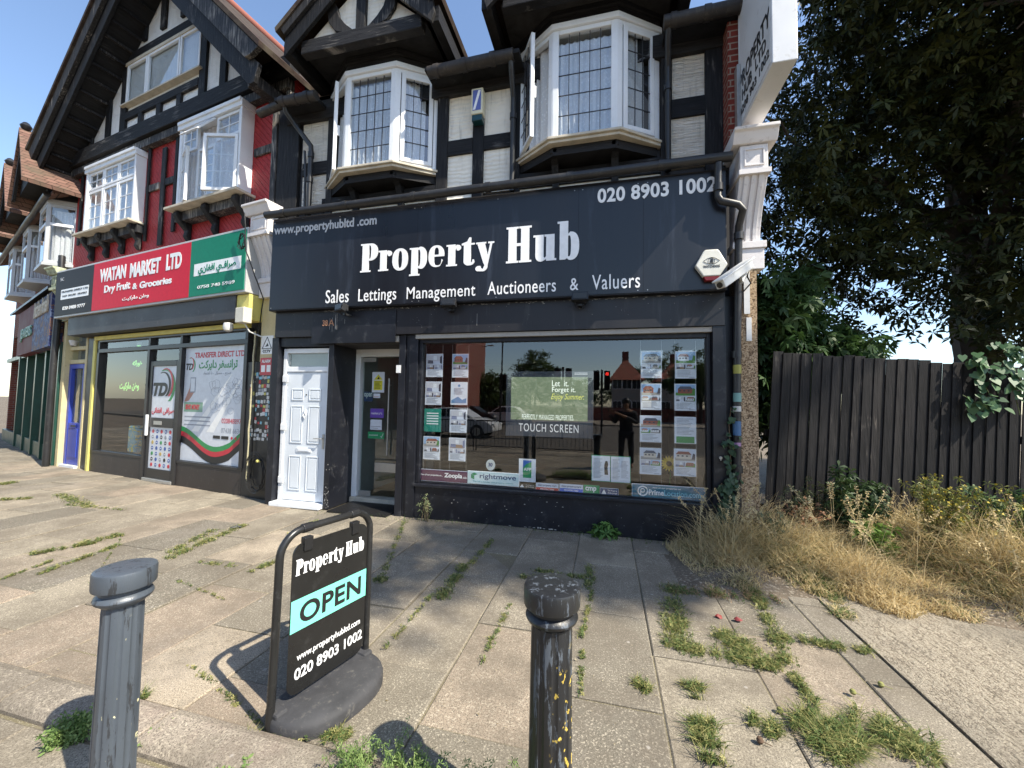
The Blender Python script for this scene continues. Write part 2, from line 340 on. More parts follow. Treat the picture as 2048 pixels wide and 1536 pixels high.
GLASSL = glassm('neighbour_glass', .06, (.92, .95, .94), 1.5, 0, .02)
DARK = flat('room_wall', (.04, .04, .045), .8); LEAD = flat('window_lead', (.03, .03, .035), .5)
def lace():
    t = NT('net_curtain'); v = t.n('ShaderNodeTexVoronoi'); v.inputs['Scale'].default_value = 26; t.l(t.obj, v.inputs['Vector'])
    t.l(t.ramp(t.math('ADD', v.outputs['Distance'], t.noise(18, 3)), [(.5, 1.0), (.9, .78)]), t.b.inputs['Alpha']); t.b.inputs['Transmission Weight'].default_value = 0
    return t.out((.85, .85, .86), .9)
LACE = lace()
def photo(name, cols, scale=16):
    t = NT(name); oi = t.n('ShaderNodeObjectInfo'); cb = t.n('ShaderNodeVectorMath'); cb.operation = 'ADD'; t.l(t.obj, cb.inputs[0])
    s2 = t.n('ShaderNodeVectorMath'); s2.operation = 'SCALE'; t.l(oi.outputs['Location'], s2.inputs[0]); s2.inputs['Scale'].default_value = 3.7
    t.l(s2.outputs[0], cb.inputs[1]); n = t.noise(scale, 5, .6, t.mapping((1, 1, 1.4), (0, 0, 0), cb.outputs[0]), .6)
    k = len(cols); return t.out(t.ramp(n, [(.28+.44*i/(k-1), c) for i, c in enumerate(cols)], 'CONSTANT'), .6, None, .15)
PH1 = photo('house_photo', [(.10, .14, .22), (.45, .55, .68), (.30, .27, .25), (.62, .62, .62), (.14, .10, .09), (.55, .55, .6)])
PH2 = photo('room_photo', [(.35, .36, .42), (.55, .58, .66), (.18, .18, .24), (.66, .66, .70), (.30, .28, .33)], 22)
PH3 = photo('garden_photo', [(.08, .20, .05), (.30, .14, .09), (.22, .42, .60), (.62, .62, .60), (.25, .09, .07)], 18)
PH4 = photo('sepia_photo', [(.30, .20, .14), (.58, .50, .45), (.62, .62, .66), (.40, .28, .22), (.70, .68, .70)], 18)
# ============================================================ GROUND AND SETTING
def speckle(name, stops, bumpk=.35, attr=True, fine=55, patch=((.30, .27, .24), .4)):
    t = NT(name); g = t.noise(fine*3, 3, .8)
    if attr:
        a = t.n('ShaderNodeAttribute'); a.attribute_name = 'tone'; base = t.ramp(a.outputs['Fac'], stops)
    else: base = t.ramp(t.noise(1.2, 4), stops)
    col = t.mix(t.ramp(g, [(.40, .85), (.51, 0.0)]), base, (.075, .066, .052)); col = t.mix(t.ramp(t.noise(fine*1.7, 2, .6), [(.56, 0.0), (.64, .62)]), col, (.52, .46, .36))
    big = t.noise(1.9, 7, .7); col = t.mix(t.ramp(big, [(.40, .62), (.60, 0.0)]), col, (.13, .11, .085)); col = t.mix(t.ramp(t.noise(.9, 6, .7), [(.55, 0.0), (.8, patch[1])]), col, patch[0])
    gum = t.n('ShaderNodeTexVoronoi'); gum.inputs['Scale'].default_value = 5.5; t.l(t.obj, gum.inputs['Vector'])
    col = t.mix(t.ramp(gum.outputs['Distance'], [(.045, .6), (.075, 0.0)]), col, (.40, .37, .33))
    return t.out(col, .9, t.bump(t.noise(fine*2.2, 4, .7), bumpk, .006), .15)
SLAB = speckle('paving_stone', [(.0, (.16, .145, .117)), (.25, (.215, .193, .153)), (.5, (.275, .24, .185)), (.75, (.335, .295, .225)), (.85, (.315, .25, .19)), (1, (.45, .385, .29))])
KERB = speckle('kerb_stone', [(.3, (.27, .235, .19)), (.7, (.36, .31, .25))], .5, False, 45, ((.22, .14, .12), .5))
SOIL = speckle('soil', [(.3, (.11, .085, .06)), (.7, (.19, .15, .11))], .9, False, 25)
ASPH = speckle('asphalt', [(.3, (.045, .045, .047)), (.7, (.06, .06, .06))], .5, False, 40)
js = MB().box(-26.1, 1.742, -3.2, 9, -.10, -.011).build('bedding_sand', speckle('joint_sand', [(.3, (.16, .14, .08)), (.7, (.26, .23, .14))], .6, False, 60)); tag(js, kind='structure')
g = MB().add([(-400, -400, -.16), (400, -400, -.16), (400, 400, -.16), (-400, 400, -.16)], [(0, 1, 2, 3)]).build('ground', SOIL, loc=(0, 0, -.16)); tag(g, kind='structure')
g = MB().box(-60, 40, -22, -3.4, -.15, -.10).build('road', ASPH); tag(g, kind='structure')
# pavement: single slabs laid in courses, each slightly off level and its own tone
def slabs(name, x0, x1, y0, y1, wd, ln, fr=FW, seed=3, skip=None, tones=None):
    rng = random.Random(seed); vs = []; fs = []; tn = []
    n = int(math.ceil((x1-x0)/wd))
    for i in range(n):
        xa = x0+i*wd; xb = min(xa+wd, x1); y = y0+(-.35 if i % 2 else -.75)*ln+rng.uniform(-.05, .05)
        while y < y1:
            ya = max(y, y0); yb = min(y+ln, y1); y += ln
            if yb-ya < .05: continue
            if skip and skip((xa+xb)/2, (ya+yb)/2): continue
            g_ = .0035; h = rng.uniform(-.006, .004); dx = rng.uniform(-.004, .004); dyy = rng.uniform(-.006, .006)
            t0 = tones((xa+xb)/2, (ya+yb)/2, rng) if tones else rng.random()
            c = [(xa+g_, ya+g_), (xb-g_, ya+g_), (xb-g_, yb-g_), (xa+g_, yb-g_)]
            b = len(vs); e = .008
            for (cx, cy) in c: vs.append((cx, cy, -.06))
            for (cx, cy) in c: vs.append((cx, cy, h-.006+dx*(cx-xa)/wd+dyy*(cy-ya)/ln))
            for k, (cx, cy) in enumerate(c):
                sx = e if k in (0, 3) else -e; sy = e if k in (0, 1) else -e
                vs.append((cx+sx, cy+sy, h+dx*(cx-xa)/wd+dyy*(cy-ya)/ln))
            f = []
            for k in range(4):
                l = (k+1) % 4; f += [(k, l, l+4, k+4), (k+4, l+4, l+8, k+8)]
            f.append((8, 9, 10, 11)); fs += [tuple(b+q for q in ff) for ff in f]; tn += [t0]*len(f)
    me = bpy.data.meshes.new(name); me.from_pydata([tuple(fr.M @ Vector(v)) for v in vs], [], fs)
    at = me.attributes.new('tone', 'FLOAT', 'FACE'); at.data.foreach_set('value', tn); me.update()
    return tag(link(name, me, SLAB), kind='structure')
def tone(x, y, r):
    if -3.7 < x < -2.6 and 1.6 < y < 2.5: return .84
    if x < -4 and r.random() < .15: return r.uniform(.78, .86)
    return min(.98, max(0, r.gauss(.48, .25)))
slabs('pavement', -26.1, 1.735, 1.62, 9.0, .60, .92, seed=5, tones=tone)
slabs('near_pavement', -26.1, 1.72, -3.2, 1.36, .60, .92, seed=8, tones=lambda x, y, r: min(1, max(.2, r.gauss(.55, .2))))
def kerb():
    m = MB(); x = -26
    while x < 1.7:
        l = min(.92, 1.70-x); z = random.uniform(-.004, .004)
        m.prismx([(1.375, -.08), (1.375, .012+z), (1.40, .045+z), (1.54, .05+z), (1.59, .03+z), (1.60, -.08)], x+.004, x+l-.004); x += .92
    return tag(m.build('kerb', KERB, bevel=.006), kind='structure')
kerb()
m = MB().box(-60, 40, -3.5, -3.25, -.15, .01); tag(m.build('road_kerb', KERB), kind='structure')
def ribcon():
    t = NT('ribbed_concrete'); s1 = t.mapping((13, 2.6, 1), (0, 0, R(3))); n0 = t.noise(5, 5, .8, s1, .25); n1 = t.math('MULTIPLY', t.math('ADD', n0, t.noise(110, 3, .7)), .5); col = t.ramp(n1, [(.42, (.16, .135, .10)), (.49, (.38, .325, .25)), (.54, (.56, .49, .38))])
    col = t.mix(t.ramp(t.noise(1.3, 5), [(.4, .5), (.6, 0.0)]), col, (.22, .20, .165)); return t.out(col, .9, t.bump(n1, 1.0, .045), .15)
RIB = ribcon()
cs = MB().box(1.745, 9.5, -3.2, 4.1, -.10, .004).build('concrete_strip', RIB); tag(cs, kind='structure')
sb = MB()
def soil_patch():
    n = 40; mm = 24; vs = []; fs = []
    for i in range(n+1):
        for j in range(mm+1):
            x = .55+i*(14-.55)/n; yb = 3.75 if x < 2.0 else max(3.3, 3.85-(x-2.0)*.25); y = yb+j*(9-yb)/mm
            e = min(1, min(i, j)/2.0); z = .003+e*(.03+.05*random.random()) - .02*(1-e)
            vs.append((x, y, z))
    for i in range(n):
        for j in range(mm): a = i*(mm+1)+j; fs.append((a, a+mm+1, a+mm+2, a+1))
    return tag(MB().add(vs, fs).build('verge_soil', SOIL, smooth=True), kind='structure')
soil_patch()

# ============================================================ MAIN BUILDING (frame FM, front at y = D)
SB = thing('shop_building', 'black and cream half timbered shop with navy shopfront, two white bay windows and small gables', 'building', (-1.7, D, 0))
def P(name, mat, x0, x1, y0, y1, z0, z1, parent=SB, bevel=.004, fr=FM): return MB(fr).box(x0, x1, y0, y1, z0, z1).build(name, mat, parent, bevel=bevel)
XL, XR = -5.02, 1.62
# carcass
m = MB(FM); m.box(XL, XR, .12, .30, 4.30, 6.45); m.box(XL, -4.98, .30, 6, 0, 6.4); m.box(XR-.2, XR, .32, 6, 0, 6.4); m.box(XL, XR, 5.9, 6.1, 0, 6.4); m.box(XL, XR, .3, 6, 3.0, 3.1)
m.box(XL, XR, .9, 1.0, 4.6, 6.4)
m.build('wall', DARK, SB)
# main roof behind the gables
m = MB(FM); m.prismx([(.12, 6.46), (3.2, 8.7), (6.6, 6.3), (6.6, 6.2), (3.2, 8.55), (.12, 6.36)], XL, XR+.05); m.build('roof', TILE, SB)
def panel(TL, BR, mat=CREAM): return rect(FM, 'plaster_panel', mat, TL, BR, .085, .125, SB, 0, .09)
for TL, BR, mt in [((609,238),(656,330),CREAMR), ((607,335),(656,420),CREAMR), ((895,178),(945,288),CREAM), ((893,296),(945,400),CREAM), ((966,170),(1020,276),CREAM), ((964,284),(1020,380),CREAM),
                   ((1344,86),(1416,204),CREAMR), ((1342,224),(1416,330),CREAMR)]: panel(TL, BR, mt)
for bx in (-3.34, -.28):        # strip of render and board under each bay
    P('plaster_panel', CREAM, bx-.95, bx+.95, .085, .12, 4.38, 4.56); P('timber', TIMH, bx-.98, bx+.98, .05, .119, 4.52, 4.72)
def post(x, w, z0=4.42, z1=6.12, mat=TIM, dy=.045): return P('timber', mat, x-w/2, x+w/2, dy, .119, z0, z1, bevel=.008)
def xz(px, py, dy=.05): return FM.px(px, py, dy)
for px_, w, mt in [(548,.10,TIMW),(577,.40,TIM),(661,.11,TIM),(884,.17,TIM),(956,.16,TIM),(1030,.14,TIM),(1332,.12,TIM)]:
    post(xz(px_, 290)[0], w, z1=6.3 if px_ < 600 else 6.12, mat=mt)
post(xz(1430, 200)[0], .22, 4.42, 6.08, TIM, .04)
for TL, BR in [((605,328),(660,345)), ((893,283),(945,305)), ((966,272),(1022,292)), ((1342,200),(1418,226))]:
    rect(FM, 'timber', TIMH, TL, BR, .055, .118, SB, .006, .06)
P('timber', SOFF, XL, XR-.25, .02, .118, 6.0, 6.3)                    # wall plate under the eaves
P('soffit', SOFF, -2.45, -1.12, -.30, .10, 6.13, 6.19); P('soffit', SOFF, .66, 1.6, -.30, .10, 6.13, 6.19); P('soffit', SOFF, -4.95, -4.28, -.30, .10, 6.13, 6.19)
# brick return on the right
P('brick_pier', BRICK, 1.36, 1.63, -.16, .5, 4.62, 6.12, bevel=0)
# bay windows
def faceframe(P0, P1):
    f = Frame((P0[0], P0[1], 0), math.degrees(math.atan2(P1[1]-P0[1], P1[0]-P0[0]))); f.w = math.hypot(P1[0]-P0[0], P1[1]-P0[1]); return f
def wavy(fr, x0, x1, z0, z1, dy, amp=.025, waves=9, name='curtain', mat=None, parent=None, gather=0):
    n = 48; m = MB(fr); vs = []
    for i in range(n+1):
        u = i/n; x = x0+(x1-x0)*u; o = amp*math.sin(u*waves*6.28+math.sin(u*17)*.8)
        vs += [(x, dy+o, z0), (x+gather*math.sin(u*9), dy+o*.6, z1)]
    m.add(vs, [(2*i, 2*i+2, 2*i+3, 2*i+1) for i in range(n)]); return m.build(name, mat or LACE, parent, smooth=True)
def grid(m, x0, x1, z0, z1, nx, nz, dy, t=.006):
    for i in range(1, nx): x = x0+(x1-x0)*i/nx; m.box(x-t, x+t, dy, dy+.008, z0, z1)
    for j in range(1, nz):
        z = z0+(z1-z0)*j/nz; xs = [x0+(x1-x0)*i/nx for i in range(nx+1)]
        for i in range(nx): m.box(xs[i]+(t if i else 0), xs[i+1]-(t if i < nx-1 else 0), dy, dy+.008, z-t, z+t)
def sash(fr, x0, x1, z0, z1, y0, parent, nx, nz, name='sash', fw=.055, curtain=True, lead=LEAD, pr=.0, th=.05, gl=None, wm=None):
    m = MB(fr); m.box(x0, x0+fw, y0-pr, y0+th, z0, z1); m.box(x1-fw, x1, y0-pr, y0+th, z0, z1); m.box(x0+fw, x1-fw, y0-pr, y0+th, z0, z0+fw); m.box(x0+fw, x1-fw, y0-pr, y0+th, z1-fw, z1)
    s = m.build(name, wm or WHITE, parent, bevel=.006)
    p2 = parent if MW.get(parent.name) is None else s
    MB(fr).box(x0+fw, x1-fw, y0+.02, y0+.026, z0+fw, z1-fw).build('pane', gl or GLASSU, p2)
    if nx > 1:
        m = MB(fr); grid(m, x0+fw, x1-fw, z0+fw, z1-fw, nx, nz, y0+.010, .0045 if lead is LEAD else .009); m.build('glazing_bars', lead, p2)
    return s
def bay(cx, pts, zs, zt, gable_hw, label_side, sash_dir):
    B = MB(FM); out = [(cx+x, y-D) for x, y in pts]           # A B C E in frame coordinates
    bw = thing('bay_window', None, None, (cx, D, 4.4)); bw.parent = SB; bw.matrix_parent_inverse = Matrix.Identity(4); bw.location = (cx+1.7, 0, 4.4); MW[bw.name] = Matrix.Translation((cx, D, 4.4))
    def off(d):                                               # outline pushed outwards by d
        return [(out[0][0]-d, .13), (out[0][0]-d, out[0][1]), (out[1][0]-d*.5, out[1][1]-d), (out[2][0]+d*.5, out[2][1]-d), (out[3][0]+d, out[3][1]), (out[3][0]+d, .13)]
    m = MB(FM); m.prismz(off(.055), zs-.05, zs-.012); m.prismz(off(.085), zs-.012, zs+.022); m.build('sill', SILL, bw, bevel=.006)
    m = MB(FM); m.prismz(off(-.03), zs-.16, zs-.052); m.build('apron', SOFF, bw)
    m = MB(FM); m.prismz(off(.03), zt, zt+.075); m.build('head_trim', WHITE, bw, bevel=.008)
    m = MB(FM); m.prismz(off(.0), zt+.077, zt+.17); m.prismz(off(.03), zt+.172, zt+.27); m.prismz(off(.015), zt+.272, 6.62); m.build('head_board', SOFF, bw, bevel=.005)
    for s_ in (-.38, .38):                                     # curved brackets
        m = MB(FM); x = cx+s_; m.prismx([(.10, zs-.06), (-.20, zs-.06), (-.20, zs-.12), (-.06, zs-.20), (.02, zs-.34), (.04, zs-.50), (.10, zs-.50)], x-.045, x+.045); m.build('bracket', TIM, bw, bevel=.006)
    faces = [(out[0], out[1]), (out[1], out[2]), (out[2], out[3])]
    for k, (a, b) in enumerate(faces):
        f = faceframe((a[0], a[1]+D), (b[0], b[1]+D)); W = f.w
        m = MB(f); m.box(0, .075, 0, .07, zs+.02, zt); m.box(W-.075, W, 0, .07, zs+.02, zt); m.box(.075, W-.075, 0, .07, zs+.022, zs+.075); m.box(.075, W-.075, 0, .07, zt-.06, zt)
        m.build('window_frame', WHITE, bw, bevel=.008)
        if k == 0:                                             # left light stands open, hinged at the wall
            h = Frame((a[0]+.02, a[1]+D-.02, 0), sash_dir); L = W-.14
            sash(h, .0, L, zs+.05, zt-.04, 0, bw, 3, 6, 'open_sash', .05)
            m = MB(h); m.box(L-.05, L-.03, .045, .085, zs+.6, zs+.75); m.build('handle', WHITE, bw)
            wavy(f, .09, W-.02, zs+.06, zt-.03, .10, .03, 5, parent=bw, gather=.03)
        elif k == 1:
            fx = MB(f).box(.075, W-.075, .03, .036, zs+.075, zt-.06).build('pane', GLASSU, bw)
            m = MB(f); grid(m, .075, W-.075, zs+.075, zt-.06, 5, 5, .022, .0045); m.build('glazing_bars', LEAD, bw)
            wavy(f, .05, W-.05, zs+.06, zt-.12, .085, .022, 9, parent=bw)
        else:
            sash(f, .085, W-.085, zs+.08, zt-.065, -.012, bw, 3, 5, 'sash', .06)
            wavy(f, .05, W*.7, zs+.06, zt-.1, .09, .022, 5, parent=bw)
    # gable over the bay
    yg = -.62; hw = gable_hw; zb = 6.50; pit = .90; za = zb+hw*pit
    m = MB(FM); m.box(cx-hw+.12, cx+hw-.12, yg+.14, .12, zb+.12, zb+.15); m.build('gable_soffit', SOFF, SB)
    m = MB(FM); m.box(cx-hw+.16, cx+hw-.16, yg+.08, yg+.20, zb+.02, zb+.22); m.build('tie_beam', TIMH, SB, bevel=.01)
    m = MB(FM); m.prism([(cx-hw+.2, zb+.221), (cx+hw-.2, zb+.221), (cx, zb+.1+hw*pit-.1)], yg+.16, yg+.24); m.build('gable_panel', CREAM, SB)
    m = MB(FM); m.box(cx-.075, cx+.075, yg+.10, yg+.159, zb+.221, za-.15); m.build('king_post', TIM, SB, bevel=.008)
    for s_ in (-1, 1):
        pl = [(cx+s_*.10, zb+.225), (cx+s_*.26, zb+.225)]+[(cx+s_*(.26+.30*math.sin(R(q))), zb+.225+.42*(1-math.cos(R(q)))) for q in (30, 60, 90)]+[(cx+s_*.44, zb+.72)]+[(cx+s_*(.10+.30*math.sin(R(q))), zb+.30+.42*(1-math.cos(R(q)))) for q in (80, 55, 30)]
        m = MB(FM); m.prism(pl, yg+.105, yg+.158); m.build('curved_brace', TIM, SB, bevel=.008)
        wd = .30; x0 = cx+s_*(hw+.02); 
        for nm, o0, o1, y0, y1, mt in (('bargeboard', 0, wd, yg, yg+.05, TIM), ('verge_board', wd-.10, wd+.10, yg-.05, yg-.002, TIM)):
            pl = [(x0+s_*0, zb-.02+o0*1.3), (cx, zb-.02+o0*1.3+(hw+.02)*pit), (cx, zb-.02+o1*1.3+(hw+.02)*pit), (x0+s_*.10*(o0 > 0), zb-.02+o1*1.3-.1*pit*(o0 > 0)), (x0+s_*.04, zb+.10+o0)]
            m = MB(FM); m.prism(pl, y0, y1); m.build(nm, mt, SB, bevel=.006)
        zr = zb+.42
        m = MB(FM); e = (cx+s_*(hw+.14), zr-.14*pit-.02); a = (cx, zr+hw*pit); 
        m.prism([e, a, (a[0], a[1]+.07), (e[0]+s_*.02, e[1]+.07)], yg-.07, 3.4); m.build('gable_roof', TILE, SB)
        m = MB(FM); m.box(cx+s_*(hw-.02), cx+s_*(hw+.10), yg+.05, .35, zb+.02, zr-.15*pit-.06); m.build('eaves_board', SOFF, SB)
    return bw
BP = [(-.92, 5.06), (-.40, 4.73), (.40, 4.73), (.93, 5.05)]
bay(-3.33, BP, 4.91, 6.34, 1.10, 'left', -46)
bay(-.29, BP, 4.91, 6.38, 1.16, 'right', -60)
# gutters and downpipes of the eaves
def gutter(x0, x1, y, z, r, name='gutter', mat=CAST, brackets=3, parent=SB, dz=0):
    m = MB(FM); m.tube([(x0, y, z), (x1, y, z+dz)], r, 14)
    for i in range(brackets):
        x = x0+(x1-x0)*(i+.3)/brackets; zz = z+dz*(x-x0)/(x1-x0); m.tube([(x-.035, y, zz), (x+.035, y, zz)], r*1.13, 14)
    return m.build(name, mat, parent, smooth=True)
gutter(-2.40, -1.20, -.27, 6.12, .075, dz=.02); gutter(.64, 1.74, -.27, 6.16, .075, dz=.03); gutter(-4.86, -4.22, -.27, 6.12, .07)
def pipe(pts, r=.036, mat=PLAST, name='downpipe', parent=SB, coll=()):
    m = MB(FM); m.tube(pts, r, 12)
    for p in coll: m.tube([(p[0], p[1], p[2]-.04), (p[0], p[1], p[2]+.04)], r*1.3, 12)
    return m.build(name, mat, parent, smooth=True)
x1 = xz(1026, 250, -.02)[0]; pipe([(-1.24, -.25, 6.10), (-1.24, -.22, 5.98), (x1, -.02, 5.75), (x1, -.02, 4.45)], coll=[(x1, -.02, 5.5)])
x1 = xz(1336, 250, -.02)[0]; pipe([(.70, -.25, 6.12), (.70, -.20, 6.0), (x1, -.02, 5.80), (x1, -.02, 4.48)], coll=[(x1, -.02, 5.55), (x1, -.02, 4.55)])
pipe([(-4.80, -.25, 6.10), (-4.80, -.22, 6.0), (-4.76, -.10, 5.9), (-4.50, -.02, 5.55), (-4.49, -.02, 5.45), (-4.49, -.02, 4.45)], coll=[(-4.49, -.02, 5.4), (-4.49, -.02, 5.0)])
pipe([(-4.63, .0, 5.5), (-4.60, .0, 5.2), (-4.58, .0, 4.45)], .018)
# long gutter over the fascia and its pipe
gutter(-5.02, 1.36, -.27, 4.37, .055, 'fascia_gutter', PLAST, 6, dz=.05)
pipe([(1.22, -.27, 4.36), (1.22, -.25, 3.98), (1.25, -.26, 3.92), (1.42, -.27, 3.86), (1.47, -.26, 3.80), (1.47, -.12, 3.68), (1.47, -.10, 3.55), (1.45, -.06, 1.9), (1.44, -.06, .05)], .04, coll=[(1.22, -.26, 4.08), (1.47, -.11, 3.56), (1.45, -.06, 2.2), (1.45, -.06, .9)])
# fascia box and band
P('fascia_box', NAVY, -5.0, 1.33, -.16, .12, 2.93, 4.33); P('soffit', SOFF, -5.0, 1.35, -.155, .1, 4.335, 4.36)
P('band_board', BAND, -4.96, 1.33, -.07, .12, 2.54, 2.929)
rect(FM, 'number_board', NAVY, (625,627), (790,684), -.085, -.0705, SB, .002)
# piers and framing of the shopfront
P('pillar', NAVY, -5.02, -4.90, -.05, .12, 0, 2.54); P('lintel', NAVY, -4.90, -4.02, -.02, .12, 2.40, 2.539)
P('pillar', NAVY, -4.02, -3.93, -.02, .60, 0, 2.539); P('recess_wall', NAVY, -4.10, -4.022, .121, .60, 0, 2.5)
P('pillar', NAVY, -2.86, -2.76, -.02, .10, 0, 2.539); P('pillar', NAVY, -2.755, -2.70, .0, .62, 0, 2.539); P('pillar', NAVY, -2.695, -2.57, -.02, .10, 0, 2.539)
P('recess_ceiling', DARK, -4.02, -2.76, .0, .62, 2.42, 2.50)
P('pillar', NAVY, 1.20, 1.34, -.06, .12, 0, 2.539); P('pillar', NAVY, 1.34, 1.46, .02, .3, 0, 2.9)
P('stallriser', NAVY, -2.57, 1.20, .0, .10, 0, .430); P('window_sill', NAVY, -2.57, 1.20, -.035, .12, .431, .468)
P('shutter_box', SHUT, -2.60, 1.22, -.04, .02, 2.475, 2.535); P('shutter_box', SHUT, -3.92, -2.87, -.03, .04, 2.44, 2.525)
m = MB(FM); m.box(-2.565, -2.52, .02, .14, .469, 2.50); m.box(1.15, 1.195, .02, .14, .469, 2.50); m.box(-2.52, 1.15, .02, .14, 2.42, 2.475); m.box(-2.52, 1.15, .06, .14, .469, .484); m.build('window_frame', NAVY, SB, bevel=.004)
for zz in (1.55,):
    m = MB(FM); m.tube([(1.27, -.062, 1.02), (1.27, -.085, 1.02)], .016, 10); m.tube([(1.27, -.08, 1.03), (1.27, -.082, .99)], .006); m.build('lock', ALU, SB, smooth=True)
MB(FM).box(-2.52, 1.15, .07, .078, .484, 2.42).build('shop_window_pane', GLASS, SB)
# interior of the agency
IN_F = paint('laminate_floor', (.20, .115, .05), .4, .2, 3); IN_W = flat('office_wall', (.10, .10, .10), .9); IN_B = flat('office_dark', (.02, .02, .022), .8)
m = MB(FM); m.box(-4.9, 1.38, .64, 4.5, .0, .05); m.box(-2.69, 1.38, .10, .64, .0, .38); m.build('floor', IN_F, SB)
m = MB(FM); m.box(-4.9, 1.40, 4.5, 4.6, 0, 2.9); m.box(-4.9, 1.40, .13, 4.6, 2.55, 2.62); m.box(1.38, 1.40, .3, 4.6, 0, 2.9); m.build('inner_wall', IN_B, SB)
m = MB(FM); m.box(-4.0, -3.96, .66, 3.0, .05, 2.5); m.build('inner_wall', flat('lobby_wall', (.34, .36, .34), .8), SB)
m = MB(FM); m.box(-3.3, -2.9, 1.3, 1.34, .05, 2.2); m.build('inner_door', flat('inner_door_grey', (.07, .08, .08), .6), SB)
# entrance door
ED = thing('entrance_door', None, None, (0, 0, 0)); ED.parent = SB; MW[ED.name] = MW[SB.name]; ED.location = (0, 0, 0)
m = MB(FM); m.box(-3.93, -3.84, .50, .62, .08, 2.42); m.box(-3.84, -2.76, .50, .62, 2.30, 2.42); m.build('door_frame', WHITE, ED, bevel=.006)
m = MB(FM); m.box(-3.93, -2.76, .46, .64, .0, .08); m.build('threshold', SILL, ED, bevel=.006)
MB(FM).box(-3.82, -2.80, .555, .565, .11, 2.28).build('pane', GLASSD, ED)
m = MB(FM); m.box(-3.82, -3.62, .54, .58, .09, .17); m.build('patch_fitting', ALU, ED, bevel=.003); m = MB(FM); m.box(-3.82, -3.60, .54, .58, 2.22, 2.29); m.build('patch_fitting', ALU, ED, bevel=.003); m = MB(FM); m.box(-3.55, -3.10, .54, .552, .48, .62); m.build('door_plate', ALU, ED, bevel=.003)
m = MB(FM); hx = FM.px(777, 850, .52)[0]; m.tube([(hx, .50, .75), (hx, .50, 1.95)], .013, 10); m.tube([(hx, .50, .85), (hx, .555, .85)], .008, 8); m.tube([(hx, .50, 1.85), (hx, .555, 1.85)], .008, 8); m.build('pull_handle', ALU, ED, smooth=True)
# white panelled door
WD = thing('panelled_door', None, None, (0, 0, 0)); WD.parent = SB; MW[WD.name] = MW[SB.name]
dx0, dx1 = -4.88, -4.03
m = MB(FM); m.box(dx0, dx0+.06, .04, .12, .06, 2.38); m.box(dx1-.05, dx1, .04, .12, .06, 2.38); m.box(dx0+.06, dx1-.05, .04, .12, 2.31, 2.38); m.box(dx0+.06, dx1-.05, .045, .12, 2.02, 2.10); m.build('door_frame', WHITE, WD, bevel=.006)
MB(FM).box(dx0+.06, dx1-.05, .08, .085, 2.10, 2.31).build('fanlight', GLASSL, WD); MB(FM).box(dx0+.06, dx1-.05, .13, .14, 2.05, 2.35).build('blind', flat('lobby_grey', (.3, .3, .3)), WD)
m = MB(FM); m.box(dx0-.02, dx1, -.10, .12, 0, .06); m.build('threshold', WHITE, WD, bevel=.008)
a, b = dx0+.065, dx1-.055
m = MB(FM); m.box(a, b, .06, .11, .07, 2.015); m.build('door_leaf', WHITED, WD, bevel=.006)
mid = (a+b)/2
for (x0, x1, z0, z1) in [(a+.10, mid-.05, 1.58, 1.76), (mid+.05, b-.10, 1.58, 1.76), (a+.10, mid-.05, .93, 1.50), (mid+.05, b-.10, .93, 1.50), (a+.10, mid-.05, .22, .74), (mid+.05, b-.10, .22, .74)]:
    m = MB(FM)
    for q0, q1, q2, q3 in [(x0, x1, z1-.018, z1), (x0, x1, z0, z0+.018), (x0, x0+.018, z0+.018, z1-.018), (x1-.018, x1, z0+.018, z1-.018)]: m.box(q0, q1, .050, .0595, q2, q3)
    m.box(x0+.035, x1-.035, .052, .0595, z0+.035, z1-.035); m.build('door_panel', WHITED, WD, bevel=.006)
m = MB(FM); m.box(mid-.13, mid+.13, .048, .059, .80, .87); m.box(mid-.10, mid+.10, .042, .0475, .815, .855); m.build('letter_box', WHITE, WD, bevel=.004)
m = MB(FM); m.tube([(mid, .045, 1.40), (mid-.025, .04, 1.36), (mid, .04, 1.31), (mid+.025, .04, 1.36)], .008, 8, True); m.box(mid-.02, mid+.02, .04, .059, 1.39, 1.44); m.build('knocker', WHITE, WD, smooth=True)
m = MB(FM); m.tube([(mid, .050, 1.67), (mid, .060, 1.67)], .010, 10); m.build('spyhole', BLK, WD)
m = MB(FM); m.box(b-.045, b-.01, .045, .059, .86, 1.08); m.tube([(b-.03, .05, 1.02), (b-.03, .0, 1.02), (b-.16, .0, 1.02)], .009, 8); m.build('door_handle', ALU, WD, bevel=.002)
for zz in (.32, 1.12, 1.86): m = MB(FM); m.box(dx0+.01, dx0+.11, .02, .039, zz, zz+.10); m.build('hinge', WHITE, WD, bevel=.006)
